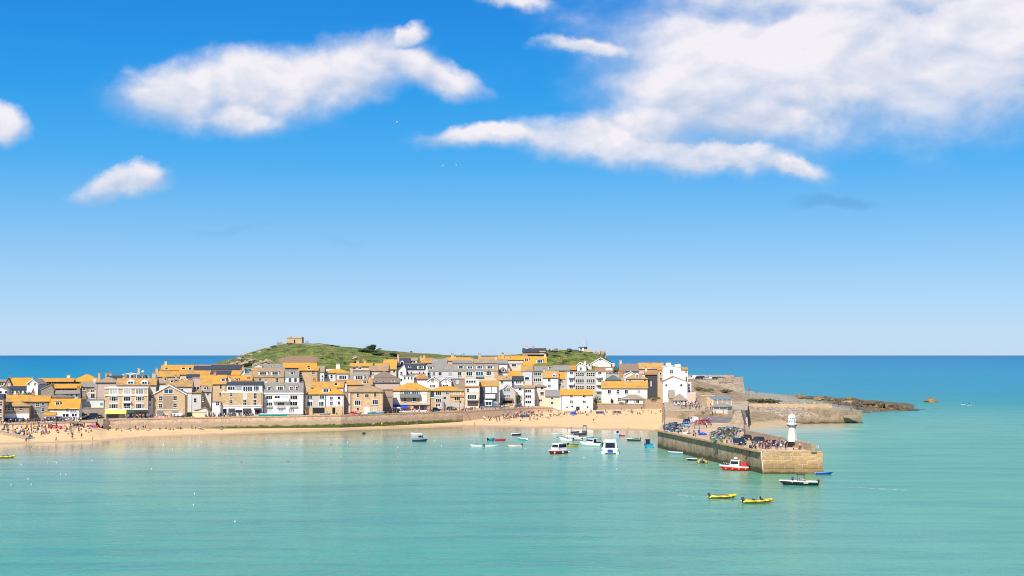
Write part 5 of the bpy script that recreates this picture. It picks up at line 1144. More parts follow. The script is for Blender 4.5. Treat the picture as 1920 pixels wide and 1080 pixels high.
# ------------------------------------------------------------------ chapel on the headland
ch = P(548, 646, 790); chp = empty('chapel', (ch.x, 790, H(ch.x, 790) - .6)); cz = chp.location.z
def cx(px): return P(px, 640, 790).x - ch.x
def cz_(py): return P(548, py, 790).z - cz
b = MB(); dx0, dx1 = cx(551), cx(553.6); zt = cz_(634)
b.box(cx(537.5), dx0, 0, 7, 0, zt); b.box(dx1, cx(566), 0, 7, 0, zt); b.box(dx0, dx1, 0, 7, cz_(637), zt); b.box(dx0, dx1, 1.0, 7, 0, cz_(637)); b.build('wall', 'tan', chp)
b = MB(); b.box(cx(537), cx(566.5), -.2, 7.2, zt, zt + .35); b.box(cx(538), cx(544), -.1, 7, zt + .35, zt + .75); b.box(cx(560), cx(565.5), -.1, 7, zt + .35, zt + .75); b.build('parapet', 'tan', chp)
MB().box(dx0, dx1, .6, .75, 0, cz_(637.2)).build('door', 'darktimber', chp)
b = MB(); b.box(cx(521), cx(530), -4, -3.4, 0, cz_(642)); b.box(cx(530), cx(570), -4, -3.4, 0, cz_(644.2)); b.box(cx(570), cx(585), -4.2, -3.4, 0, cz_(643)); b.build('forecourt_wall', 'greystone', chp)
tag(chp, 'small square stone chapel on top of the grassy headland', 'chapel')
# ------------------------------------------------------------------ lookout station
lk = P(1092, 662, 741); lo = empty('lookout_station', (lk.x, 741, H(lk.x, 741) - .5)); lz0 = lo.location.z
def LX(px): return P(px, 660, 741).x - lk.x
def LZ(py): return P(1092, py, 741).z - lz0
MB().box(LX(1085.5), LX(1095), 0, 5, 0, LZ(651)).build('tower', 'white', lo)
b = MB(); b.box(LX(1085), LX(1102), -.5, 5.5, LZ(651), LZ(650.3)); b.box(LX(1095), LX(1101.5), 0, 4, LZ(655), LZ(654.2)); b.build('roof', 'greyroof', lo)
b = MB(); b.box(LX(1095.1), LX(1101.3), .1, 3.8, LZ(654.2), LZ(651)); b.build('glazing', 'paneblue', lo)
MB().box(LX(1088), LX(1091), -.05, .02, LZ(655.5), LZ(652.5)).build('window', 'pane', lo)
MB().box(LX(1089), LX(1094), -.06, .02, LZ(661), LZ(659)).build('blue_panel', 'blue', lo)
b = MB(); b.box(LX(1072), LX(1085.4), 1, 6, 0, LZ(656.5)); b.build('wing', 'white', lo); MB().box(LX(1071.5), LX(1085.4), .7, 6.3, LZ(656.5), LZ(655.6)).build('wing_roof', 'slate', lo)
MB().box(LX(1095), LX(1110), -1.5, 4.5, 0, LZ(656.5)).build('base', 'tan', lo)
MB().tube((LX(1095.2), 2, LZ(651)), (LX(1095.2), 2, LZ(641)), .12, .06).build('flagpole', 'frame', lo)
MB().tube((LX(1100.8), 2, LZ(651)), (LX(1100.8), 2, LZ(631)), .08, .04).build('aerial', 'steel', lo)
tag(lo, 'white coast lookout station with flagpole and aerial on the skyline', 'lookout')
# satellite dome on the rooftop
q = P(268, 697.5, 588)
dm = empty('radome', (q.x, 588, q.z - 1.6)); MB().ball((0, 0, 1.7), .62, 12, 8).build('dome', 'purewhite', dm); MB().tube((0, 0, -1.5), (0, 0, 1.3), .1).build('mast', 'steel', dm); tag(dm, 'white round dome on a mast above the pale attic storey', 'dome')
# ------------------------------------------------------------------ quayside shelter, pergola, stone building on the terrace
sh = P(1354, 777, 520); sho = empty('harbour_shelter', (sh.x, 520, H(sh.x, 520) - .3)); sho.location.z = min(TZ - 1.2, P(1354, 779, 520).z - .4)
s0 = sho.location.z; kk = 520 / F
def SZ(py): return P(1354, py, 520).z - s0
R_ = 19.5 * kk
MB().lathe([(R_ * .97, 0), (R_, SZ(772)), (R_, SZ(768.5))], 8, 0, (0, 0), False, math.pi / 8).build('base_wall', 'cream', sho)
b = MB()
for i in range(8):
    a = math.pi / 8 + i * math.pi / 4; b.tube((R_ * .93 * math.cos(a), R_ * .93 * math.sin(a), SZ(768.6)), (R_ * .93 * math.cos(a), R_ * .93 * math.sin(a), SZ(762)), .14, n=5)
b.build('post', 'frame', sho)
MB().lathe([(R_ * .86, SZ(768.4)), (R_ * .86, SZ(762.2))], 8, 0, (0, 0), False, math.pi / 8).build('glazing', 'panelight', sho)
MB().lathe([(R_ * 1.08, SZ(762.3)), (R_ * 1.08, SZ(761.6)), (R_ * .28, SZ(756.5)), (R_ * .05, SZ(755))], 8, 0, (0, 0), False, math.pi / 8).build('roof', 'greyroof', sho)
tag(sho, 'octagonal harbour shelter with slate roof at the pier root', 'shelter')
house('H', 505, 640, 0, 8, 115, 'f', 'tan', 'tan', D=570, dep=9, ext=[('dark_side', 500, 10, 560, 112, 'brown', .06)], lab='flat tan stone store behind the white pergola', cat='building', name='building')
pg = P(1353, 762, 548); pgo = empty('pergola', (pg.x, 548, TZ)); pk = 548 / F
hz = P(1353, 747, 548).z - TZ
b = MB()
for px in (1336, 1345, 1354, 1363, 1372):
    x = (px - 1353) * pk
    b = MB(); b.box(x - .1, x + .1, -.1, .1, 0, hz - .6); b.build('post', 'frame', pgo)
    b = MB(); b.hexa([(x - .08 - .8, 5.0, hz + .55), (x + .08 - .8, 5.0, hz + .55), (x + .08, -.5, hz - .6), (x - .08, -.5, hz - .6)][::-1], [(x - .08 - .8, 5.0, hz + .8), (x + .08 - .8, 5.0, hz + .8), (x + .08, -.5, hz - .35), (x - .08, -.5, hz - .35)][::-1]); b.build('rafter', 'frame', pgo)
MB().box((1335 - 1353) * pk, (1373 - 1353) * pk, -.12, .12, hz - .6, hz - .3).build('beam', 'frame', pgo)
MB().hexa([((1335 - 1353) * pk, -.5, hz - .34), ((1373 - 1353) * pk, -.5, hz - .34), ((1368 - 1353) * pk, 5, hz + .81), ((1330 - 1353) * pk, 5, hz + .81)], [((1335 - 1353) * pk, -.5, hz - .3), ((1373 - 1353) * pk, -.5, hz - .3), ((1368 - 1353) * pk, 5, hz + .85), ((1330 - 1353) * pk, 5, hz + .85)]).build('roof_glass', 'panelight', pgo)
tag(pgo, 'white framed glass-roofed pergola above the harbour shelter', 'pergola')
# ================================================================== lighthouse
lp = G(1485.5, 838, DECK); lh = empty('lighthouse', (lp.x, lp.y, DECK)); kk = lp.y / F
def HZ(py): return P(1485.5, py, lp.y).z - DECK
MB().lathe([(10.6 * kk, -.05), (10.4 * kk, HZ(836.8)), (9.9 * kk, HZ(828))], 8, 0, (0, 0), False, .39).build('black_base', 'black', lh)
MB().lathe([(9.8 * kk, HZ(828)), (6.6 * kk, HZ(800)), (6.6 * kk, HZ(799))], 8, 0, (0, 0), False, .39).build('tower', 'towerpaint', lh)
b = MB()
for i in range(8):
    a = .39 + i * math.pi / 4; b.hexa([(6.4 * kk * math.cos(a) - .08, 6.4 * kk * math.sin(a) - .08, HZ(800.5)), (6.4 * kk * math.cos(a) + .08, 6.4 * kk * math.sin(a) - .08, HZ(800.5)), (6.4 * kk * math.cos(a) + .08, 6.4 * kk * math.sin(a) + .08, HZ(800.5)), (6.4 * kk * math.cos(a) - .08, 6.4 * kk * math.sin(a) + .08, HZ(800.5))],
                                     [(8.6 * kk * math.cos(a) - .08, 8.6 * kk * math.sin(a) - .08, HZ(798.4)), (8.6 * kk * math.cos(a) + .08, 8.6 * kk * math.sin(a) - .08, HZ(798.4)), (8.6 * kk * math.cos(a) + .08, 8.6 * kk * math.sin(a) + .08, HZ(798.4)), (8.6 * kk * math.cos(a) - .08, 8.6 * kk * math.sin(a) + .08, HZ(798.4))])
b.build('bracket', 'frame', lh)
MB().lathe([(9.4 * kk, HZ(798.5)), (9.6 * kk, HZ(797.4))], 16, 0).build('gallery', 'black', lh)
b = MB()
for i in range(12):
    a = i * math.pi / 6; b.tube((9.1 * kk * math.cos(a), 9.1 * kk * math.sin(a), HZ(797.5)), (9.1 * kk * math.cos(a), 9.1 * kk * math.sin(a), HZ(793)), .025, n=4)
    a2 = (i + 1) * math.pi / 6
    for z in (793.1, 795.2): b.tube((9.1 * kk * math.cos(a), 9.1 * kk * math.sin(a), HZ(z)), (9.1 * kk * math.cos(a2), 9.1 * kk * math.sin(a2), HZ(z)), .02, n=4)
b.build('railing', 'frame', lh)
MB().lathe([(7.4 * kk, HZ(797.4)), (7.4 * kk, HZ(791.5))], 10, 0, (0, 0), False).build('lantern_base', 'white', lh)
gl = MB().lathe([(6.9 * kk, HZ(791.5)), (6.9 * kk, HZ(783.5))], 10, 0, (0, 0), False).build('lantern_glass', 'panelight', lh)
b = MB()
for i in range(10):
    a = i * math.pi / 5; b.tube((7.0 * kk * math.cos(a), 7.0 * kk * math.sin(a), HZ(791.6)), (7.0 * kk * math.cos(a), 7.0 * kk * math.sin(a), HZ(783.4)), .13, n=4)
b.build('glazing_bar', 'frame', gl)
MB().lathe([(7.9 * kk, HZ(783.6)), (7.9 * kk, HZ(782.6)), (7.0 * kk, HZ(780)), (4.6 * kk, HZ(777.7)), (1.4 * kk, HZ(776.6)), (.5 * kk, HZ(775.8))], 14, 0).build('dome', 'white', lh)
MB().lathe([(.12, HZ(776.5)), (.05, HZ(773.2))], 6, 0).build('finial', 'frame', lh)
MB().box(-.1, .35, -10.1 * kk, -9.4 * kk, HZ(833), HZ(831.3)).build('plaque', 'black', lh)
tag(lh, 'small white octagonal lighthouse with black base at the end of the pier', 'lighthouse')

# ================================================================== boats
def hull_mesh(L, B, Hh, hullm, deckm, open_=True, stripe=None, sheer=.35, bluff=2.4):
    n = 12; o = MB(); st = []
    for i in range(n + 1):
        t = i / n; x = -L / 2 + L * t
        bw = B / 2 * (1 - max(0, (t - .35) / .65) ** bluff) * (0.86 + .14 * min(1, t / .3)); bw = max(bw, .02)
        h = Hh * (1 + sheer * t * t); rise = -.25 + .35 * max(0, (t - .7) / .3) ** 2
        fl = .78 - .25 * max(0, (t - .5) / .5)
        xr = x + (.10 * L * max(0, (t - .8) / .2))
        st.append([(x, 0, rise), (x, -bw * fl, rise + .2), (xr * .4 + x * .6, -bw * .95, h * .45), (xr, -bw, h * .8), (xr, -bw, h), (xr, -bw * .86, h), (x if open_ else xr, -bw * .78, h * .35 if open_ else h * 1.02), (x if open_ else xr, 0, h * .3 if open_ else h * 1.06)])
    m = len(st[0])
    for side in (1, -1):
        vs = [(q[0], q[1] * side, q[2]) for s in st for q in s]; fs = []; mi = []
        base = len(o.v); o.v += vs
        for i in range(n):
            for j in range(m - 1):
                f = [base + i * m + j, base + (i + 1) * m + j, base + (i + 1) * m + j + 1, base + i * m + j + 1]
                o.f.append(f if side == 1 else f[::-1]); o.mi.append(0 if j < 3 else (2 if j == 3 else 1)); o.sm.append(j < 3)
        tr = [base + j for j in range(m)]; o.f.append(tr[::-1] if side == 1 else tr); o.mi.append(0); o.sm.append(False)
    return o.mesh('hull', [hullm, deckm, stripe or hullm])
def boat(px, py, L, B, Hh, yaw, hullm, deckm, label, kind='open', stripe=None, cabin=None, name='boat', loc=None, extra=(), cat='boat', mast=0, group=None):
    q = G(px, py, 0) if loc is None else Vector(loc)
    r = empty(name, (q.x, q.y, q.z), math.radians(yaw)); tag(r, label, cat, group)
    link(bpy.data.objects.new('hull', hull_mesh(L, B, Hh, hullm, deckm, kind in ('open', 'row'), stripe)), r)
    if kind in ('open', 'row'):
        for k in ((-.22, .12) if L < 5 else (-.25, .02, .24)):
            MB().box(L * k - .13, L * k + .13, -B * .38, B * .38, Hh * .62, Hh * .70).build('thwart', deckm if deckm != 'dkgrey' else 'timber', r)
    if cabin:
        x0, x1, w, h, cm, gm = cabin; x0 *= L; x1 *= L; w = w * B / 2; z0 = Hh * 1.0
        c = MB(); c.hexa([(x0, -w, z0), (x1, -w * .9, z0), (x1, w * .9, z0), (x0, w, z0)], [(x0, -w * .9, z0 + h), (x1 - h * .35, -w * .8, z0 + h), (x1 - h * .35, w * .8, z0 + h), (x0, w * .9, z0 + h)])
        co = c.build('cabin', cm, r)
        g = MB(); zA, zB = z0 + h * .45, z0 + h * .88
        for s in (-1, 1):
            y0, y1 = w * .96 * s, w * .915 * s
            vs = [(x0 + .25, y0 + .02 * s, zA), ((x1 - h * .25), w * .885 * s + .02 * s, zA), ((x1 - h * .38), w * .835 * s + .02 * s, zB), (x0 + .25, y1 + .02 * s, zB)]
            g.add(vs, [(0, 1, 2, 3) if s == -1 else (3, 2, 1, 0)])
        g.add([(x1 - h * .16 + .03, -w * .75, zA), (x1 - h * .16 + .03, w * .75, zA), (x1 - h * .31 + .03, w * .7, zB), (x1 - h * .31 + .03, -w * .7, zB)], [(0, 1, 2, 3)])
        g.add([(x0 - .02, w * .7, z0 + h * .1), (x0 - .02, -w * .7, z0 + h * .1), (x0 - .02, -w * .66, zB), (x0 - .02, w * .66, zB)], [(0, 1, 2, 3)])
        g.build('window', gm, co)
        MB().box(x0 - .25, x1 - h * .3, -w * .95, w * .95, z0 + h, z0 + h + .08).build('cabin_roof', cm, co)
    if mast: MB().tube((0.05 * L, 0, Hh * .5), (0.03 * L, 0, Hh + mast), .05, .025).build('mast', 'steel', r)
    for e in extra:
        if e == 'outboard':
            c = MB(); c.box(-L / 2 - .45, -L / 2 - .02, -.2, .2, Hh * .75, Hh * .75 + .55); c.box(-L / 2 - .3, -L / 2 - .12, -.08, .08, -.3, Hh * .75); c.build('outboard_motor', 'black', r)
        elif e == 'rail':
            c = MB(); n = 6; pr = None
            for s in (-1, 1):
                pr = None
                for i in range(n + 1):
                    t = .05 + .42 * i / n; bw = B / 2 * (1 - max(0, (t + .5 - .35) / .65) ** 2.4) * .93; z = Hh * (1 + .35 * (t + .5) ** 2)
                    a = (L * t, s * bw, z); d_ = (L * t, s * bw, z + .6); c.tube(a, d_, .025, n=4)
                    if pr: c.tube(pr, d_, .025, n=4)
                    pr = d_
            c.build('bow_rail', 'chrome', r)
        elif e[0] == 'fender':
            for i in range(e[1]):
                xx = -L * .4 + L * .75 * i / max(1, e[1] - 1); bw = B / 2 * (1 - max(0, (xx / L + .5 - .35) / .65) ** 2.4)
                MB().ball((xx, e[3] * (bw + .12), Hh * .45), .22, 8, 6, 0, 1.3).build('fender', e[2], r)
        elif e[0] == 'box':
            MB().box(*e[3:9]).build(e[1], e[2], r)
    return r
def rib(px, py, L, B, yaw, tubem, label, console=True, people=0, group=None, cat='inflatable boat'):
    q = G(px, py, 0); r = empty('inflatable_boat', (q.x, q.y, .0), math.radians(yaw)); tag(r, label, cat, group)
    t = MB(); R = B * .13; path = []
    for s in (1, -1):
        seg = [(-L / 2, s * (B / 2 - R), .32), (-L * .1, s * (B / 2 - R), .32), (L * .22, s * (B / 2 - R) * .92, .38), (L * .38, s * (B / 2 - R) * .6, .5), (L * .47, s * .12, .62)]
        path.append(seg)
    for seg in path:
        for i, (a, b_) in enumerate(zip(seg, seg[1:])): t.tube(a, b_, R * (1 if i < 3 else .95), R * (.95 if i < 3 else .8), 10)
        for a in seg[1:]: t.ball(a, R * .97, 10, 6)
        t.tube((seg[0][0] - .35, seg[0][1], seg[0][2]), seg[0], R * .3, R, 10)
    t.build('tube', tubem, r)
    st_ = MB()
    for seg, sg in zip(path, (1, -1)):
        off = [(x, y + sg * R * .97, z - R * .1) for x, y, z in seg[:-1]] + [(seg[-1][0] + R * .8, 0, seg[-1][2] - .05)]
        for a, b_ in zip(off, off[1:]): st_.tube(a, b_, .07, n=6)
    st_.build('rubbing_strake', 'black', r)
    gr = MB()
    for sg in (1, -1): gr.tube((-L * .35, sg * (B / 2 - R), .32 + R + .02), (L * .2, sg * (B / 2 - R) * .92, .38 + R + .02), .035, n=5)
    gr.build('grab_line', 'dkgrey', r)
    f = MB(); f.hexa([(-L / 2 + .1, -B / 2 + R, -.15), (L * .4, -.1, .1), (L * .4, .1, .1), (-L / 2 + .1, B / 2 - R, -.15)], [(-L / 2 + .1, -B / 2 + R, .2), (L * .42, -.1, .4), (L * .42, .1, .4), (-L / 2 + .1, B / 2 - R, .2)]); f.build('floor', 'dkgrey', r)
    MB().box(-L / 2 + .05, -L / 2 + .15, -B / 2 + R, B / 2 - R, .1, .6).build('transom', 'dkgrey', r)
    c = MB(); c.box(-L / 2 - .45, -L / 2 + .0, -.2, .2, .55, 1.1); c.box(-L / 2 - .32, -L / 2 - .12, -.07, .07, -.3, .55); c.build('outboard_motor', 'dkgrey', r)
    if console:
        c = MB(); c.box(-.3, .2, -.3, .3, .2, .95); c.hexa([(.0, -.28, .95), (.15, -.28, .95), (.15, .28, .95), (.0, .28, .95)], [(-.1, -.25, 1.25), (-.05, -.25, 1.25), (-.05, .25, 1.25), (-.1, .25, 1.25)]); c.build('console', 'grey', r)
        MB().box(-1.1, -.6, -.25, .25, .2, .7).build('seat', 'black', r)
        c = MB()
        for s in (-1, 1): c.tube((-L / 2 + .3, s * .5, .4), (-L / 2 + .2, s * .45, 1.5), .04)
        c.tube((-L / 2 + .2, -.45, 1.5), (-L / 2 + .2, .45, 1.5), .04); c.build('roll_bar', 'steel', r)
    return r
boat(1045.5, 850.5, 7.4, 3.4, .95, -128, 'red', 'purewhite', 'red-hulled passenger boat with a long white wheelhouse among the moored boats', 'deck', stripe='purewhite', cabin=(-.36, .22, .82, 1.9, 'white', 'pane'), mast=3.6, extra=['rail', ('fender', 3, 'purewhite', 1)])
boat(1144, 849, 9.5, 4.9, 1.35, 86, 'purewhite', 'purewhite', 'large white catamaran seen from astern with a blue panel', 'deck', cabin=(-.20, .28, .82, 1.75, 'white', 'pane'), mast=3.2, extra=[('box', 'stern_panel', 'blue', -4.85, -4.72, -.75, .75, .35, 1.25), ('box', 'flybridge', 'purewhite', -1.2, 1.6, -1.6, 1.6, 3.2, 3.75), ('box', 'hull_pod', 'purewhite', -4.7, 2.0, 1.5, 2.45, -.3, .6), ('box', 'hull_pod', 'purewhite', -4.7, 2.0, -2.45, -1.5, -.3, .6), ('box', 'bathing_platform', 'grey', -5.3, -4.7, -1.6, 1.6, .25, .4)])
boat(1110, 836.5, 6.6, 2.7, .95, 152, 'purewhite', 'purewhite', 'white cabin cruiser with a black outboard between the red boat and the catamaran', 'deck', cabin=(-.15, .28, .82, 1.25, 'white', 'pane'), extra=['outboard', 'rail', ('box', 'cockpit_cover', 'black', -2.6, -1.0, -1.0, 1.0, .9, 1.35)])
boat(1073, 837.5, 3.6, 1.5, .6, 8, 'yellow', 'dkgrey', 'small dark-topped boat with yellow hull behind the red passenger boat', 'open', stripe='black')
boat(1099.5, 835, 2.5, 1.3, .45, 20, 'orange', 'orange', 'tiny orange tender beside the white cabin cruiser', 'row', cat='dinghy', name='dinghy')
boat(1063, 827, 3.9, 1.7, .7, 160, 'purewhite', 'grey', 'white motor dinghy left in the cluster of moored boats', 'open', cabin=(.0, .22, .7, .7, 'white', 'pane'), extra=['outboard'])
boat(1074, 820.5, 4.2, 1.7, .7, 170, 'purewhite', 'red', 'white dinghy with red inside, in the moored cluster', 'open', extra=['outboard'])
boat(1087, 816, 4.6, 1.8, .75, 12, 'dkgrey', 'grey', 'dark grey open workboat at the back of the moored cluster', 'open')
boat(1096, 812.5, 4.4, 1.9, .8, 90, 'black', 'grey', 'black workboat with a tall wheelhouse at the water edge', 'deck', cabin=(-.2, .15, .75, 2.0, 'dkgrey', 'panelight'))
boat(1045, 815, 3.8, 1.5, .55, 200, 'purewhite', 'red', 'white and red sailing dinghy with a tall bare mast', 'open', mast=6.0)
boat(1158, 818, 3.6, 1.6, .85, 80, 'lightblue', 'purewhite', 'light blue boat with small white wheelhouse near the sand', 'deck', cabin=(-.05, .3, .8, 1.2, 'white', 'pane'))
boat(1166, 817, 2.6, 1.2, .45, 170, 'red', 'purewhite', 'red and white tender tied beside the light blue boat', 'row', cat='dinghy', name='dinghy')
boat(1188, 827, 4.2, 1.8, .75, 190, 'dkgreen', 'purewhite', 'dark green boat with a white stripe near the pier', 'open', stripe='purewhite', extra=['outboard', ('box', 'cover', 'dkgrey', -1.6, .4, -.7, .7, .62, .95)])
boat(1215, 839, 5.6, 2.5, 1.0, 96, 'turq', 'blue', 'turquoise fishing boat lying against the far end of the pier', 'deck', stripe='blue', cabin=(.05, .3, .7, 1.5, 'grey', 'pane'), mast=2.6, extra=[('fender', 3, 'purewhite', -1)])
boat(787, 828, 4.6, 1.9, .85, -12, 'navy', 'dkgrey', 'navy blue cabin boat moored alone off the weedy wall', 'deck', cabin=(-.1, .25, .78, 1.15, 'grey', 'pane'), mast=3.6, stripe='lightblue')
boat(781, 815.5, 3.6, 1.6, .6, 175, 'purewhite', 'purewhite', 'white boat half hidden behind the navy cabin boat', 'open')
boat(894, 838, 3.4, 1.4, .55, 170, 'purewhite', 'grey', 'white dinghy with a thin mast, leftmost of the small moored boats', 'open', mast=3.4)
boat(920, 838, 3.6, 1.4, .5, 5, 'purewhite', 'darktimber', 'white and brown dinghy second from left among the small moored boats', 'open', extra=['outboard'])
boat(921, 826.5, 2.6, 1.2, .6, 40, 'turq', 'navy', 'little turquoise boat beside the red framed boat', 'open', extra=['outboard'])
boat(938, 826.5, 3.4, 1.5, .55, -15, 'red', 'maroon', 'red open boat with a mast frame', 'open', mast=2.3)
boat(966, 838, 3.8, 1.7, .6, 190, 'purewhite', 'orange', 'white boat with orange-red cockpit', 'open', stripe='orange', extra=['outboard'])
boat(968, 816.5, 3.4, 1.5, .7, 10, 'navy', 'purewhite', 'dark blue dinghy with white gunwale close to the sand', 'open', stripe='purewhite')
boat(980, 825.5, 3.2, 1.6, .65, 150, 'teal2', 'purewhite', 'pale teal dinghy with white rim', 'open', stripe='purewhite', mast=1.5)
boat(682.5, 814, 2.5, 1.2, .55, -80, 'black', 'purewhite', 'tiny black tender with white rim by itself near the sea wall', 'row', cat='dinghy', name='dinghy')
boat(1268, 851.5, 3.7, 1.6, .6, 176, 'lightblue', 'purewhite', 'white and pale blue dinghy under the pier wall', 'open', stripe='purewhite', extra=['outboard'])
boat(1298, 863.5, 2.6, 1.3, .5, 178, 'black', 'purewhite', 'small black and white tender next to the yellow boat', 'row', stripe='purewhite', cat='dinghy', name='dinghy')
rib(1316.5, 868, 3.6, 2.6, 86, 'yellow', 'fat yellow inflatable moored stern-on by the pier wall')
rib(1356, 934.5, 5.2, 2.2, 5, 'yellow', 'plain yellow inflatable being towed, left of the pair', console=False)
rib(1421.5, 943, 5.6, 2.3, 6, 'yellow', 'yellow inflatable with driver and outboard, right of the pair')
rib(12, 859, 4.6, 2.0, 4, 'yellow', 'yellow inflatable at the left edge of the picture')
boat(1379, 882, 6.4, 2.7, .95, 168, 'red', 'purewhite', 'red fishing boat with white wheelhouse tied under the timber posts', 'deck', stripe='purewhite', cabin=(-.15, .24, .80, 1.5, 'white', 'pane'), mast=1.9,
     extra=['rail', ('fender', 4, 'orange', 1), ('box', 'net_drum', 'brightred', -2.6, -1.3, -.7, .7, .95, 1.9), ('box', 'radar', 'purewhite', -.5, .3, -.5, .5, 2.9, 3.2), ('box', 'stern_board', 'red', -3.1, -2.9, -1.1, 1.1, .7, 1.2)])
q = G(1403, 872, 0)
ab = boat(1500, 909.5, 7.4, 2.5, .85, 176, 'black', 'purewhite', 'black-hulled white boat heading past the pier head with crew aboard', 'open', stripe='purewhite', extra=['outboard', ('box', 'console', 'grey', -.6, .1, -.45, .45, .4, 1.5), ('box', 'canopy', 'black', -1.0, .6, -.7, .7, 2.2, 2.3), ('box', 'locker', 'orange', .8, 1.8, -.5, .5, .35, .8), ('box', 'name_board', 'beige', -1.6, -.6, 1.22, 1.27, .42, .68), ('box', 'canopy_post', 'black', .5, .56, -.66, -.6, .4, 2.2), ('box', 'canopy_post', 'black', .5, .56, .6, .66, .4, 2.2), ('box', 'canopy_post', 'black', -.95, -.89, -.66, -.6, .4, 2.2), ('box', 'canopy_post', 'black', -.95, -.89, .6, .66, .4, 2.2)])
boat(1543.5, 889.5, 3.9, 1.3, .45, 4, 'blue', 'lightblue', 'long blue rowing boat at the foot of the pier head', 'row', cat='rowing boat', name='rowing_boat')
for px, py, L_, ya, c1, c2, lb in [(1054, 822, 3.2, 20, 'purewhite', 'navy', 'white dinghy with navy inside at the left of the moored cluster'), (1081, 826, 3.4, 160, 'grey', 'purewhite', 'grey dinghy in the middle of the moored cluster'), (1090, 823, 3.0, 200, 'purewhite', 'orange', 'white dinghy with orange seats in the moored cluster'), (1104, 822, 3.2, 10, 'lightblue', 'purewhite', 'pale blue dinghy at the right of the moored cluster'), (1078, 812, 2.8, -20, 'navy', 'grey', 'small navy dinghy at the back of the moored cluster'), (1120, 824, 3.0, 30, 'purewhite', 'green', 'white dinghy with green seats behind the catamaran'), (1058, 834, 2.8, 0, 'maroon', 'purewhite', 'maroon tender just behind the red passenger boat')]:
    boat(px, py, L_, 1.4, .55, ya, c1, c2, lb, 'open', mast=2.2 if px in (1081, 1104) else 0, extra=['outboard'] if px % 2 else ())
# boats drawn up on the quay
def quay_pt(px, py): return G(px, py, 5.02)
q = quay_pt(513, 786); boat(0, 0, 10.6, 1.7, .8, -3, 'teal2', 'purewhite', 'long turquoise and white rowing gig on the quay before the white hotel', 'row', stripe='purewhite', loc=(uv2x(513, lerp(WALL, 513) + 2.2), lerp(WALL, 513) + 2.2, 5.27), cat='rowing boat', name='rowing_gig')
for px, L, c1, c2, lb, ya in [(762, 5.5, 'purewhite', 'grey', 'white dinghy on the quay under the blue awning', 4), (785, 5.8, 'purewhite', 'lightblue', 'white boat on the quay right of the blue awning', -6), (668, 4.0, 'teal2', 'purewhite', 'small teal dinghy on the quay beside the red car', 5), (611, 3.8, 'grey', 'teal2', 'grey-green dinghy drawn up before the white double house', 2), (712, 3.4, 'lightblue', 'purewhite', 'pale blue dinghy on the quay left of the crowd', 0), (697, 3.0, 'teal2', 'purewhite', 'green-blue tender beside the white doors', 8)]:
    Y = lerp(WALL, px) + 3.2; boat(0, 0, L, 1.6, .6, ya, c1, c2, lb, 'row', loc=(uv2x(px, Y), Y, 5.27), cat='dinghy', name='dinghy')
# wakes
def wake(px0, py0, px1, py1, w0, w1, name='wake'):
    a = G(px0, py0, .012); c = G(px1, py1, .012); d = (c - a); n = Vector((-d.y, d.x, 0)).normalized(); b = MB(); N_ = 10; vs = []
    for i in range(N_ + 1):
        t = i / N_; q = a.lerp(c, t); w = w0 + (w1 - w0) * t; s = math.sin(t * 9) * .15
        vs += [(q.x - n.x * (w + s), q.y - n.y * (w + s), .012), (q.x + n.x * (w - s), q.y + n.y * (w - s), .012)]
    b.add(vs, [(2 * i, 2 * i + 2, 2 * i + 3, 2 * i + 1)[::-1] for i in range(N_)]); o = b.build(name, 'foam'); tag(o, kind='stuff')
wake(1534, 910, 1700, 919, .4, 1.6); wake(1332, 933, 1262, 928, .3, 1.3); wake(1394, 941, 1335, 936, .3, .9); wake(1468, 909, 1500, 912, .1, .35)
wake(1690, 767, 1722, 766, 1.2, .5, 'surf')
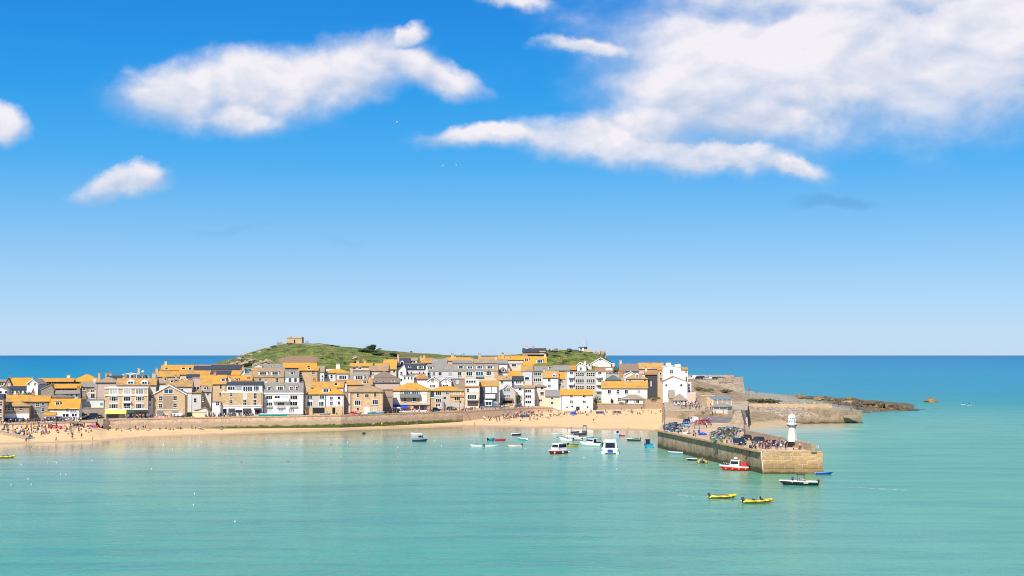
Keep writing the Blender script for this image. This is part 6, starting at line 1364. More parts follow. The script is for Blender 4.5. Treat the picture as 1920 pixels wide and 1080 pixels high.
# ================================================================== cars
def car(loc, yaw, col, label, kind='suv', group=None, L=None):
    r = empty('car' if kind != 'van' else 'van', loc, math.radians(yaw)); tag(r, label, 'van' if kind == 'van' else 'car', group)
    L = L or (4.6 if kind == 'suv' else 4.2 if kind == 'hatch' else 5.2); hw = .9
    if kind == 'van': prof = [(-L / 2, .35), (-L / 2, 2.05), (L * .22, 2.1), (L * .36, 1.25), (L / 2 - .05, 1.05), (L / 2, .35)]; glass_ = [(L * .02, 1.3, 1.9, L * .24, L * .32)]
    elif kind == 'suv': prof = [(-L / 2, .4), (-L / 2 + .02, 1.05), (-L / 2 + .35, 1.68), (L * .10, 1.72), (L * .24, 1.12), (L / 2 - .1, .98), (L / 2, .4)]
    else: prof = [(-L / 2, .32), (-L / 2 + .02, .92), (-L / 2 + .55, 1.42), (L * .06, 1.46), (L * .24, .95), (L / 2 - .12, .82), (L / 2, .32)]
    b = MB(); n = len(prof); ins = [0 if z < 1.2 else .16 for x, z in prof]
    vs = [(x, -hw + i, z) for (x, z), i in zip(prof, ins)] + [(x, hw - i, z) for (x, z), i in zip(prof, ins)]
    b.add(vs, [tuple(range(n))[::-1], tuple(range(n, 2 * n))] + [(i, (i + 1) % n, n + (i + 1) % n, n + i) for i in range(n)])
    b.build('body', col, r)
    g = MB(); top = max(z for x, z in prof); zb_ = 1.0 if kind == 'hatch' else 1.12 if kind == 'suv' else 1.3
    xa, xb = (-L / 2 + .62, L * .06) if kind == 'hatch' else (-L / 2 + .42, L * .09) if kind == 'suv' else (L * .05, L * .22)
    for s in (-1, 1):
        v = [(xa - .15, s * (hw - .035), zb_), (xb + .42, s * (hw - .035), zb_), (xb, s * (hw - .12), top - .1), (xa + .1, s * (hw - .12), top - .1)]
        g.add([(x, y + s * .03, z) for x, y, z in v], [(0, 1, 2, 3) if s < 0 else (3, 2, 1, 0)])
    xs_, xe = (L * .24, L * .06) if kind == 'hatch' else (L * .24, L * .10) if kind == 'suv' else (L * .36, L * .22)
    zl, zh = ((.95, 1.46), (1.12, 1.72), (1.25, 2.1))[('hatch', 'suv', 'van').index(kind)]
    def on(t): return (xs_ + (xe - xs_) * t + .02, zl + (zh - zl) * t + .02)
    (x1, z1), (x2, z2) = on(.1), on(.88)
    g.add([(x1, -hw + .12, z1), (x1, hw - .12, z1), (x2, hw - .22, z2), (x2, -hw + .22, z2)], [(0, 1, 2, 3)])
    if kind != 'van':
        (xr0, zr0), (xr1, zr1) = prof[1], prof[2]
        f = lambda t: (xr0 + (xr1 - xr0) * t - .02, zr0 + (zr1 - zr0) * t + .01)
        (x1, z1), (x2, z2) = f(.2), f(.85); g.add([(x1, hw - .12, z1), (x1, -hw + .12, z1), (x2, -hw + .22, z2), (x2, hw - .22, z2)], [(0, 1, 2, 3)])
    g.build('window', 'carglass', r)
    for sx in (-.3, .31):
        for s in (-1, 1):
            w = MB(); w.tube((L * sx, s * (hw - .12), .34), (L * sx, s * (hw + .04), .34), .34, n=12); wo = w.build('wheel', 'rubber', r)
            w = MB(); w.tube((L * sx, s * (hw + .03), .34), (L * sx, s * (hw + .055), .34), .2, n=8); w.build('rim', 'silver', wo)
    for s in (-1, 1):
        MB().box(L / 2 - .09, L / 2 - .01, s * .62 - .18, s * .62 + .18, .68, .85).build('headlight', 'lamp', r)
        MB().box(-L / 2 - .03, -L / 2 + .05, s * .72 - .1, s * .72 + .1, .75, 1.0).build('tail_light', 'taillamp', r)
    MB().box(-L / 2 - .035, -L / 2 + .03, -.26, .26, .52, .64).build('number_plate', 'paleyel', r)
    return r
def pier_pt(px, py, z=DECK + .02): v = G(px, py, z); return (v.x, v.y, z)
gp = 'cars parked on the pier'
car(pier_pt(1387, 834), -75, 'navy', 'dark blue SUV parked broadside nearest the fishing gear on the pier', 'suv', gp)
car(pier_pt(1399, 825), 100, 'black', 'black car behind the dark blue SUV on the pier', 'hatch', gp)
car(pier_pt(1421, 831), 105, 'navy', 'dark SUV in the middle of the row on the pier', 'suv', gp)
car(pier_pt(1449, 836), -60, 'black', 'black car parked closest to the lighthouse', 'hatch', gp)
car(pier_pt(1430, 824), 100, 'navy', 'dark car tucked behind the middle SUV by the parapet', 'hatch', gp)
car(pier_pt(1288, 795), -85, 'navy', 'dark jeep beside the white van at the pier root', 'suv', gp)
car(pier_pt(1302, 793), 95, 'purewhite', 'white van at the pier root', 'van', gp)
car(pier_pt(1310, 795), 80, 'brightred', 'bright red car left of the lamp post at the pier root', 'hatch', gp)
car(pier_pt(1322, 796), 60, 'red', 'red pickup by the ramp at the pier root', 'suv', gp)
car(pier_pt(1286, 800.5), -80, 'lightblue', 'pale blue car in front of the dark jeep', 'hatch', gp)
gp = 'cars in the lane by the tan hotel'
for px, py, ya, c_, kd, lb in [(158, 774, 12, 'silver', 'hatch', 'silver car below the white block with the blue sign'), (166, 773.5, 8, 'grey', 'hatch', 'grey car in the row below the blue sign'), (176, 773, 15, 'dkgrey', 'suv', 'dark SUV in the row below the blue sign'), (186, 772.5, 8, 'silver', 'suv', 'silver SUV nearest the tan hotel'),
                              (171, 786.5, 25, 'navy', 'hatch', 'blue car in the open lane left of the tan hotel'), (179, 784.5, 20, 'black', 'suv', 'black car in the open lane left of the tan hotel'), (152, 781, 60, 'black', 'hatch', 'black car beside the chimney cottage'), (113, 790, 5, 'dkgrey', 'suv', 'dark grey SUV before the chimney cottage'), (128, 790, -8, 'silver', 'hatch', 'silver car before the chimney cottage')]:
    v = hit(px, py); car((v.x, v.y, v.z + .02), ya, c_, lb, kd, gp)
for px, ya, c_, kd, lb in [(666, 5, 'brightred', 'hatch', 'red car on the quay before the golden stone house'), (847, 10, 'black', 'hatch', 'black car before the low terrace'), (818, 8, 'dkgrey', 'hatch', 'dark car on the quay below the outside stair'), (946, 4, 'beige', 'hatch', 'beige car before the grey gabled house')]:
    Y = lerp(FRONT, px) - (8 if px < 700 else 4); car((uv2x(px, Y), Y, H(uv2x(px, Y), Y) + .02), ya, c_, lb, kd, 'cars on the quay road')
gp = 'cars in the upper car park'
for i, (px, c_, kd) in enumerate([(1292, 'purewhite', 'hatch'), (1301, 'purewhite', 'van'), (1309, 'navy', 'suv'), (1316, 'black', 'suv'), (1323, 'silver', 'hatch'), (1331, 'purewhite', 'suv'), (1339, 'navy', 'hatch'), (1347, 'green', 'hatch'), (1355, 'maroon', 'hatch')]):
    v = P(px, 711, 752 + (i % 2) * 4); car((v.x, v.y, CARPARK_Z + .03 + (i - 3) * -.02), 95 + (i * 37) % 20, c_, 'car number %s from the left in the upper car park, %s' % (['one', 'two', 'three', 'four', 'five', 'six', 'seven', 'eight', 'nine'][i], {'purewhite': 'white', 'navy': 'dark blue'}.get(c_, c_)), kd, gp)
for i, px in enumerate((1040, 1043.5, 1068)):
    Y = 735; v = P(px, 668, Y); car((v.x, Y, H(v.x, Y) + .05), 10 + i * 30, ('purewhite', 'silver', 'dkgrey')[i], ('white car parked on the grass below the lookout', 'silver car beside the white one on the grass below the lookout', 'dark car alone on the grass below the lookout')[i], 'hatch')
# ================================================================== people
def person_mesh(J, E):
    names = list(J); me = bpy.data.meshes.new('body'); me.from_pydata([J[k][0] for k in names], [(names.index(a), names.index(c)) for a, c in E], []); me.update()
    o = bpy.data.objects.new('body', me); COL.objects.link(o)
    sk = o.modifiers.new('s', 'SKIN'); sub = o.modifiers.new('u', 'SUBSURF'); sub.levels = 1
    for i, k in enumerate(names):
        v = me.skin_vertices[0].data[i]; v.radius = (J[k][1], J[k][1]); v.use_root = (k == 'pelvis')
    dg = bpy.context.evaluated_depsgraph_get(); dg.update()
    out = bpy.data.meshes.new_from_object(o.evaluated_get(dg)); bpy.data.objects.remove(o)
    out.materials.clear()
    for m in ('skin1', 'red', 'navy', 'hair1', 'skin1', 'black'): out.materials.append(M[m])
    hd = Vector(J['head2'][0])
    def dist(p, a, c):
        a = Vector(a); c = Vector(c); t = max(0, min(1, (p - a).dot(c - a) / max(1e-9, (c - a).length_squared))); return (p - a - (c - a) * t).length
    for pl in out.polygons:
        c = Vector(pl.center); best = min(E, key=lambda e: dist(c, J[e[0]][0], J[e[1]][0]) - .5 * min(J[e[0]][1], J[e[1]][1])); k = set(best); s = ''.join(best)
        if 'head2' in k: mi = 3 if (c.z > hd.z + .015 or c.y > hd.y + .02) else 0
        elif 'head1' in k: mi = 0 if c.y < J['head1'][0][1] + .03 or c.z < J['head1'][0][2] - .02 else 3
        elif 'wrist' in s: mi = 0
        elif 'toe' in s: mi = 5
        elif 'ankle' in s: mi = 4
        elif 'knee' in s or 'hip' in s or best == ('pelvis', 'spine') and c.z < J['pelvis'][0][2] + .08: mi = 2
        else: mi = 1
        pl.material_index = mi; pl.use_smooth = True
    return out
SPINE = [('pelvis', 'spine'), ('spine', 'chest'), ('chest', 'neck'), ('neck', 'head1'), ('head1', 'head2')]
LIMB = [(a + s, c + s) for s in 'LR' for a, c in (('shoulder', 'elbow'), ('elbow', 'wrist'), ('wrist', 'hand'), ('hip', 'knee'), ('knee', 'ankle'), ('ankle', 'toe'))]
EDG = SPINE + [('chest', 'shoulder' + s) for s in 'LR'] + [('pelvis', 'hip' + s) for s in 'LR'] + LIMB
RAD = dict(pelvis=.15, spine=.135, chest=.155, neck=.06, head1=.10, head2=.092, shoulder=.07, elbow=.05, wrist=.04, hand=.045, hip=.10, knee=.07, ankle=.048, toe=.04)
def pose(**k):
    J = {}
    for n, v in k.items():
        if n[-1] in 'B' and n[:-1] in RAD:
            for s, sg in (('L', 1), ('R', -1)): J[n[:-1] + s] = ((v[0] * sg, v[1], v[2]), RAD[n[:-1]])
        else: J[n] = (v, RAD[n.rstrip('LR')] if n not in RAD else RAD[n])
    return J
BODY = {}
BODY['standing'] = person_mesh(pose(pelvis=(0, 0, .95), spine=(0, 0, 1.15), chest=(0, 0, 1.38), neck=(0, .0, 1.50), head1=(0, -.02, 1.60), head2=(0, -.01, 1.69), shoulderB=(.18, 0, 1.42), elbowB=(.25, .02, 1.14), wristB=(.25, -.06, .91), handB=(.25, -.09, .82), hipB=(.09, 0, .90), kneeB=(.10, -.02, .50), ankleB=(.11, .02, .10), toeB=(.12, -.13, .045)), EDG)
BODY['walking'] = person_mesh(pose(pelvis=(0, 0, .94), spine=(0, -.02, 1.14), chest=(0, -.04, 1.37), neck=(0, -.05, 1.49), head1=(0, -.08, 1.59), head2=(0, -.07, 1.68), shoulderB=(.18, -.04, 1.41), elbowL=(.24, .14, 1.17), wristL=(.24, .10, .93), handL=(.24, .07, .85), elbowR=(-.24, -.18, 1.17), wristR=(-.23, -.30, .97), handR=(-.22, -.34, .90), hipB=(.09, 0, .89), kneeL=(.10, -.20, .53), ankleL=(.10, -.24, .11), toeL=(.10, -.39, .06), kneeR=(-.10, .06, .49), ankleR=(-.10, .33, .16), toeR=(-.10, .24, .04)), EDG)
BODY['sitting'] = person_mesh(pose(pelvis=(0, 0, .14), spine=(0, .03, .34), chest=(0, .0, .56), neck=(0, -.03, .68), head1=(0, -.07, .78), head2=(0, -.06, .87), shoulderB=(.18, 0, .60), elbowB=(.24, -.16, .42), wristB=(.14, -.36, .40), handB=(.09, -.43, .40), hipB=(.10, -.05, .13), kneeB=(.13, -.42, .44), ankleB=(.12, -.62, .08), toeB=(.12, -.77, .05)), EDG)
BODY['lying'] = person_mesh(pose(pelvis=(0, 0, .13), spine=(0, .2, .14), chest=(0, .42, .17), neck=(0, .54, .19), head1=(0, .64, .20), head2=(0, .73, .19), shoulderB=(.18, .45, .15), elbowB=(.30, .22, .08), wristB=(.30, .0, .06), handB=(.29, -.08, .06), hipB=(.09, -.05, .12), kneeB=(.11, -.45, .16), ankleB=(.12, -.85, .07), toeB=(.13, -.92, .17)), EDG)
BODY['seated'] = person_mesh(pose(pelvis=(0, 0, .52), spine=(0, .03, .72), chest=(0, .0, .95), neck=(0, -.02, 1.07), head1=(0, -.05, 1.17), head2=(0, -.04, 1.26), shoulderB=(.18, 0, .99), elbowB=(.24, -.10, .74), wristB=(.20, -.32, .70), handB=(.18, -.40, .70), hipB=(.10, -.06, .51), kneeB=(.12, -.46, .50), ankleB=(.12, -.46, .10), toeB=(.12, -.60, .05)), EDG)
TOPS = [('navy', 'navy'), ('black', 'black'), ('denim', 'blue-grey'), ('purewhite', 'white'), ('red', 'red'), ('lightblue', 'pale blue'), ('grey', 'grey'), ('pink', 'pink'), ('dkgrey', 'dark grey'), ('maroon', 'maroon'), ('green', 'green'), ('beige', 'beige'), ('purple', 'purple'), ('yellow', 'yellow'), ('black', 'black'), ('navy', 'navy')]
BOTS = [('navy', 'navy'), ('black', 'black'), ('denim', 'denim'), ('khaki', 'khaki'), ('dkgrey', 'dark grey'), ('denim', 'denim')]
pr = random.Random(99); NP = [0]
def person(loc, pz, place, group, yaw=None, top=None, bot=None, scale=None, shorts=None):
    t = top or pr.choice(TOPS); b_ = bot or pr.choice(BOTS); sk = pr.choice(('skin1', 'skin1', 'skin2', 'skin3')); hr = pr.choice(('hair1', 'hair2', 'hair2', 'hair3'))
    o = bpy.data.objects.new('person', BODY[pz]); o.location = loc; o.rotation_euler = (0, 0, pr.uniform(0, 6.28) if yaw is None else math.radians(yaw))
    s = scale or pr.choice((.96, 1.0, 1.04, 1.0, .72)); o.scale = (s, s, s); link(o)
    sh = pr.random() < .45 if shorts is None else shorts
    for i, m in enumerate((sk, t[0], b_[0], hr, sk if sh else b_[0], pr.choice(('black', 'purewhite', 'brownp')))): o.material_slots[i].link = 'OBJECT'; o.material_slots[i].material = M[m]
    child = s < .8
    tag(o, '%s in %s top, %s %s, %s' % ('child' if child else 'person', t[1], b_[1], 'shorts' if sh else 'trousers', place.replace('#', pz if pz != 'seated' else 'sitting')), 'person', group); NP[0] += 1
    return o
def crowd(n, pts, jx, jy, poses, place, group, zf=None):
    for i in range(n):
        t = pr.random() * (len(pts) - 1); k = min(int(t), len(pts) - 2); f = t - k
        px = pts[k][0] + (pts[k + 1][0] - pts[k][0]) * f + pr.uniform(-jx, jx); py = pts[k][1] + (pts[k + 1][1] - pts[k][1]) * f + pr.uniform(-jy, jy)
        v = hit(px, py) if zf is None else G(px, py, zf)
        person(v, pr.choice(poses), place, group)
S = ['sitting', 'sitting', 'standing', 'lying', 'walking', 'sitting']
crowd(16, [(0, 804), (30, 812), (58, 820)], 3, 1.5, ['sitting', 'sitting', 'standing'], '# along the left slipway', 'people by the slipway')
crowd(28, [(60, 806), (130, 804), (200, 806)], 22, 11, S, '# on the left beach', 'people on the left beach')
crowd(8, [(10, 829), (90, 827), (180, 823)], 10, 2, ['standing', 'walking'], '# at the left water edge', 'people at the water edge')
crowd(14, [(205, 806), (300, 806), (420, 804)], 8, 2.5, ['sitting', 'sitting', 'lying', 'walking'], '# under the sea wall', 'people under the sea wall')
ST = ['standing', 'walking', 'standing']
def quay_crowd(n, p0, p1, place, group, dy=(2.0, 9.0)):
    for i in range(n):
        px = pr.uniform(p0, p1); a = lerp(WALL, px); f = lerp(FRONT, px); Y = min(a + pr.uniform(*dy), f - 1.5); X = uv2x(px, Y); person((X, Y, H(X, Y)), pr.choice(ST + ['standing']), place, group)
quay_crowd(15, 5, 150, '# before the left shops', 'people before the left shops')
quay_crowd(18, 236, 348, '# before the tan hotel', 'people before the tan hotel')
quay_crowd(18, 392, 480, '# before the golden stone shop', 'people before the golden stone shop')
quay_crowd(9, 570, 655, '# before the white double house', 'people before the double house')
quay_crowd(15, 728, 808, '# before the blue awning', 'people at the restaurant')
quay_crowd(12, 825, 940, '# right of the restaurant', 'people on the road right of the restaurant')
crowd(34, [(930, 786), (975, 778), (1010, 783)], 18, 6, S, '# amid the right beach', 'people on the right beach')
crowd(28, [(865, 787), (1000, 778), (1100, 776), (1235, 775)], 14, 5, S, '# on the right beach', 'people on the right beach')
for px, py in [(665, 803), (668, 803.5), (700, 802.5), (716, 802), (722, 802), (738, 801.5), (764, 800.5), (782, 800), (890, 799), (1064, 806), (1071, 804.5), (1113, 798), (1178, 806.5), (1118, 793)]:
    v = G(px, py, 0); person((v.x, v.y, max(H(v.x, v.y), -.35)), pr.choice(ST), '# paddling at the harbour edge', 'people paddling')
crowd(13, [(1408, 838), (1428, 840.5), (1447, 842.5)], 4, 1.2, ST, '# by cars on the pier', 'people on the pier', DECK + .01)
for px, py, c_ in [(1457.5, 843, 'navy'), (1464, 844, 'purewhite'), (1473, 843.5, 'black'), (1500, 843.5, 'pink'), (1505, 839, 'purewhite'), (1520, 843.5, 'black')]:
    person(pier_pt(px, py, DECK + .01), 'standing', '# near the lighthouse', 'people by the lighthouse', top=(c_, {'purewhite': 'white'}.get(c_, c_)))
for px, py in [(1301, 817), (1304, 821), (1345, 824)]: person(pier_pt(px, py, DECK + .01), 'standing', '# between the fishing gear heaps', 'people on the pier')
crowd(16, [(1272, 763), (1300, 765), (1325, 768)], 8, 2.5, ST, '# above the arches', 'people on the old quay', TZ + .02)
crowd(8, [(1333, 782), (1340, 775), (1376, 777)], 3, 2, ST, '# around the harbour shelter', 'people around the shelter', 6.9)
for px in (1386, 1390, 1397, 1400, 1404, 1437, 1443, 1455, 1463, 1468, 1484, 1498, 1507, 1530, 1538, 1570):
    v = G(px + pr.uniform(-1, 1), 766.5, 5.9); Y = 618; person((uv2x(px, Y), Y, 5.75), pr.choice(ST), '# on the stone jetty', 'people on the jetty')
for px, py in ((1596, 771), (1594, 771.5)): v = G(px, py, 5.37); person(v, 'standing', '# on the stone jetty end', 'people on the jetty end')
for px in (574, 577.5, 567): X = uv2x(px, 787); person((X, 787, H(X, 787)), 'standing', '# beside the hilltop chapel', 'people by the chapel')
for px in (865.5, 870): X = uv2x(px, 788); person((X, 788, H(X, 788)), 'standing', '# on the bare skyline', 'people on the skyline')
# the rest of the crowds, too many to count
CM = ['skin1', 'skin2', 'navy', 'black', 'denim', 'purewhite', 'red', 'lightblue', 'grey', 'pink', 'dkgrey', 'hair1', 'hair2', 'khaki', 'beige', 'maroon']
def crowd_mass(label, spots, poses):
    c = MB(); o = Vector(spots[0])
    for q in spots:
        me = BODY[pr.choice(poses)]; m = Matrix.Translation(Vector(q) - o) @ Matrix.Rotation(pr.uniform(0, 6.28), 4, 'Z')
        t, b2, sk, hr = pr.randrange(2, 11), pr.choice((2, 3, 4, 10, 13)), pr.choice((0, 0, 1)), pr.choice((11, 12)); mp = (sk, t, b2, hr, b2 if pr.random() < .6 else sk, 3); base = len(c.v)
        c.v += [tuple(m @ v.co) for v in me.vertices]
        for pl in me.polygons: c.f.append([base + i for i in pl.vertices]); c.mi.append(mp[pl.material_index]); c.sm.append(True)
    tag(c.build('crowd', CM, None, o), label, 'crowd', None, 'stuff')
def spots_q(n, p0, p1, dy=(1.8, 11)):
    r_ = []
    for i in range(n):
        px = pr.uniform(p0, p1); Y = min(lerp(WALL, px) + pr.uniform(*dy), lerp(FRONT, px) - 1.2); X = uv2x(px, Y); r_.append((X, Y, H(X, Y)))
    return r_
def spots_b(n, pts, jx, jy):
    r_ = []
    for i in range(n):
        t = pr.random() * (len(pts) - 1); k = min(int(t), len(pts) - 2); f = t - k
        r_.append(tuple(hit(pts[k][0] + (pts[k + 1][0] - pts[k][0]) * f + pr.gauss(0, jx), pts[k][1] + (pts[k + 1][1] - pts[k][1]) * f + pr.gauss(0, jy))))
    return r_
crowd_mass('dense crowd on the quay between the tan hotel and the cream kiosk', spots_q(40, 238, 352), ST)
crowd_mass('dense crowd at the tables before the golden stone shop', spots_q(45, 386, 482), ST + ['seated'])
crowd_mass('crowd round the restaurant tables under the blue awning', spots_q(40, 722, 812), ST + ['seated'])
crowd_mass('crowd on the road before the left shops', spots_q(40, 5, 155), ST)
crowd_mass('people strolling on the road right of the restaurant', spots_q(16, 840, 945), ST)
crowd_mass('mass of sunbathers on the right beach', spots_b(120, [(925, 787), (960, 782), (985, 777), (1010, 782)], 12, 3.5) + spots_b(70, [(1010, 780), (1100, 777), (1230, 774)], 10, 3), S)
crowd_mass('mass of sunbathers on the left beach', spots_b(110, [(15, 806), (60, 812), (110, 805), (190, 803)], 14, 5) + spots_b(30, [(200, 806), (420, 804)], 5, 1.5), S)
crowd_mass('crowd filling the old quay above the arches', [tuple(G(pr.uniform(1262, 1345), pr.uniform(758, 768), TZ + .02)) for i in range(45)], ST)
crowd_mass('people standing about the pier root by the cars', [tuple(G(pr.uniform(1290, 1335), pr.uniform(786, 806), DECK + .02)) for i in range(26)] + [tuple(G(pr.uniform(1412, 1476), pr.uniform(837, 843), DECK + .02)) for i in range(18)] + [tuple(G(pr.uniform(1330, 1400), pr.uniform(818, 834), DECK + .02)) for i in range(8)], ST)
crowd_mass('walkers on the far part of the stone jetty', [(uv2x(px, 619), 619, 5.8) for px in [pr.uniform(1392, 1560) for i in range(16)]], ST)
# crews
for px, py, c_, pz, lb in [(1486, 905, 'blue', 'standing', '# in the black boat bow'), (1507, 906, 'yellow', 'seated', '# by the black boat console')]:
    v = G(px, 909.5, 0); person((v.x, v.y, .28), pz, lb, None, 180, (c_, c_), ('black', 'black'), 1.0, False)
v = G(1425.5, 943, 0); person((v.x, v.y, .2), 'seated', '# at the yellow inflatable helm', None, 96, ('black', 'black'), ('black', 'black'), 1.0, False)
v = G(1411, 943, 0); person((v.x, v.y, .2), 'sitting', '# in the yellow inflatable stern', None, 90, ('dkgrey', 'dark grey'), ('black', 'black'), 1.0, False)
v = G(12, 859, 0); person((v.x, v.y, .2), 'sitting', '# in the leftmost yellow inflatable', None, 90, ('navy', 'navy'), ('black', 'black'), 1.0, False)
for px, py, lb in ((1806, 759, 'left of the two paddle boards'), (1818, 760, 'right of the two paddle boards')):
    v = G(px, py, 0); r = empty('paddle_board', (v.x, v.y, 0), .2); c = MB(); c.prism_z([(1.6 * math.cos(a * .5236), .4 * math.sin(a * .5236)) for a in range(12)], .02, .16); c.build('board', 'purewhite', r); MB().box(-.7, .2, -.25, .25, .16, .18).build('deck_pad', 'grey', r)
    tag(r, 'white board far out to sea, ' + lb, 'paddle board'); person((v.x, v.y, .17), 'standing', 'standing on the ' + lb, None, 60, ('black', 'black'), ('black', 'black'), 1.0, False)
# ================================================================== small things on the water and beach
BU = MB(); BU.ball((0, 0, .08), .18, 10, 8); BU.lathe([(.08, .26), (.05, .36)], 8); bu = {}
BR = MB()
for i in range(8):
    a, a2 = math.pi * i / 8, math.pi * (i + 1) / 8
    BR.tube((.08 * math.cos(a), 0, .35 + .08 * math.sin(a)), (.08 * math.cos(a2), 0, .35 + .08 * math.sin(a2)), .02, n=5)
ring = BR.mesh('ring', 'steel')
for c_ in ('purewhite', 'yellow', 'orange', 'brightred'): bu[c_] = BU.mesh('float', 'buoywhite' if c_ == 'purewhite' else c_)
BUOYS = [('purewhite', [(40, 872), (90, 867), (102, 867), (106, 868), (173, 864), (207, 862), (284, 880), (114, 890), (124, 890), (53, 899), (307, 834), (372, 834), (378, 829), (394, 833), (324, 843), (244, 839), (652, 830), (707, 830), (746, 839), (640, 856), (828, 837), (540, 834), (363, 948), (441, 979), (1157, 880), (985, 842), (1095, 859), (21, 909), (59, 909), (365, 927), (500, 822)]),
         ('yellow', [(59, 843), (338, 844), (749, 853), (697, 817), (815, 827), (960, 846)]), ('orange', [(445, 850), (454, 838), (590, 834), (625, 843), (672, 831), (645, 823), (737, 869), (910, 862)]), ('brightred', [(540, 866), (453, 867), (620, 834)])]
side = lambda px: 'left' if px < 300 else 'centre-left' if px < 600 else 'centre' if px < 900 else 'right'
for c_, pts in BUOYS:
    for px, py in pts:
        v = G(px, py, 0); r = empty('mooring_buoy', (v.x, v.y, .0)); link(bpy.data.objects.new('float', bu[c_]), r); link(bpy.data.objects.new('ring', ring), r)
        tag(r, '%s mooring buoy floating %s' % ({'purewhite': 'white', 'brightred': 'red'}.get(c_, c_), 'near the harbour shore' if py < 845 else 'out in the harbour'), 'buoy', 'mooring buoys')
# windbreaks and a beach tent
def windbreak(px, py, cols, label):
    v = hit(px, py); r = empty('windbreak', v, pr.uniform(-.5, .5)); n = 6
    for i in range(n):
        a = -.4 * i / n; x = i * .75 - 2.2; y = .5 * math.sin(i * .6)
        MB().tube((x, y, -.3), (x, y, 1.15), .025, n=5).build('pole', 'timber', r)
        if i < n - 1:
            y2 = .5 * math.sin((i + 1) * .6); MB().hexa([(x, y, .12), (x + .75, y2, .12), (x + .75, y2 + .02, .12), (x, y + .02, .12)], [(x, y, 1.05), (x + .75, y2, 1.05), (x + .75, y2 + .02, 1.05), (x, y + .02, 1.05)]).build('panel', cols[i % len(cols)], r)
    tag(r, label, 'windbreak', 'beach windbreaks')
for px, py, cs, lb in [(104, 803, ('red', 'navy'), 'red and navy striped windbreak on the left beach'), (112, 804.5, ('pink', 'red'), 'pink and red windbreak on the left beach'), (175, 803, ('red', 'purple'), 'red and purple windbreak below the tan hotel lane'), (55, 803, ('yellow', 'purple'), 'yellow and purple windbreak on the left beach'), (148, 800, ('navy', 'black'), 'dark windbreak near the foot of the lane'), (300, 803, ('beige', 'pink'), 'beige and pink windbreak under the sea wall'), (985, 783, ('navy', 'blue'), 'blue windbreak in the busy part of the right beach'), (1126, 776, ('blue', 'navy'), 'blue windbreak below the plain white house'), (1158, 775, ('purple', 'navy'), 'purple windbreak below the long white cottage'), (870, 784, ('lightblue', 'red'), 'pale blue and red windbreak at the end of the sea wall')]:
    windbreak(px, py, cs, lb)
v = hit(1075, 777.5); r = empty('beach_tent', v, .3); c = MB(); c.add([(-1.3, -1, 0), (1.3, -1, 0), (1.3, 1, 0), (-1.3, 1, 0), (-.9, -.1, 1.4), (.9, -.1, 1.4), (.9, .7, 1.25), (-.9, .7, 1.25)], [(0, 1, 5, 4), (1, 2, 6, 5), (2, 3, 7, 6), (3, 0, 4, 7), (4, 5, 6, 7)]); c.build('fabric', 'blue', r); MB().tube((-1.3, -1, 0), (-.9, -.1, 1.42), .03).build('pole', 'grey', r); tag(r, 'blue pop-up tent on the right beach', 'tent')
# parasols by the restaurant
for i, (px, c_) in enumerate([(732, 'navy'), (740, 'blue'), (748, 'purewhite'), (757, 'blue'), (800, 'navy'), (905, 'navy'), (928, 'blue')]):
    Y = lerp(WALL, px) + 6; X = uv2x(px, Y); r = empty('parasol', (X, Y, H(X, Y))); MB().tube((0, 0, 0), (0, 0, 2.4), .03).build('pole', 'timber', r); MB().lathe([(1.35, 2.0), (1.3, 2.06), (.05, 2.55)], 8, 0, (0, 0), False).build('canopy', c_, r)
    tag(r, '%s parasol, %s along the quay tables from the restaurant rightwards' % ({'purewhite': 'white'}.get(c_, c_ if c_ != 'blue' else 'bright blue'), ('first', 'second', 'third', 'fourth', 'fifth', 'sixth', 'seventh')[i]), 'parasol', 'parasols on the quay')
# ================================================================== lamp posts, pier furniture
def lamp_post(loc, h, label, flag=None):
    r = empty('lamp_post', loc); MB().lathe([(.14, 0), (.10, .8), (.06, h)], 8).build('pole', 'dkgrey', r); MB().tube((0, 0, h), (.5, -.2, h + .1), .04).build('arm', 'dkgrey', r); MB().lathe([(.05, h + .1), (.2, h - .02), (.16, h - .15)][::-1], 8, 0, (.55, -.2)).build('lamp_head', 'lamp', r)
    if flag: MB().box(.06, .7, -.02, .02, h * .62, h * .8).build('banner', flag, r)
    return tag(r, label, 'lamp post')
lamp_post(pier_pt(1246, 808), 6.2, 'lamp post at the inner corner where the pier meets the beach')
lamp_post(pier_pt(1311, 805), 7.4, 'tall dark lamp post beside the red car on the pier root')
lamp_post(pier_pt(1396, 823), 4.5, 'dark lamp post against the pier parapet')
X = uv2x(1403, 690); lamp_post((X, 690, H(X, 690)), 6.5, 'lamp post with a red banner on the shingle slope', 'brightred')
lamp_post((uv2x(862, 583.5), 583.5, 5.0), 5.5, 'maroon-flagged post at the right end of the sea wall', 'maroon')
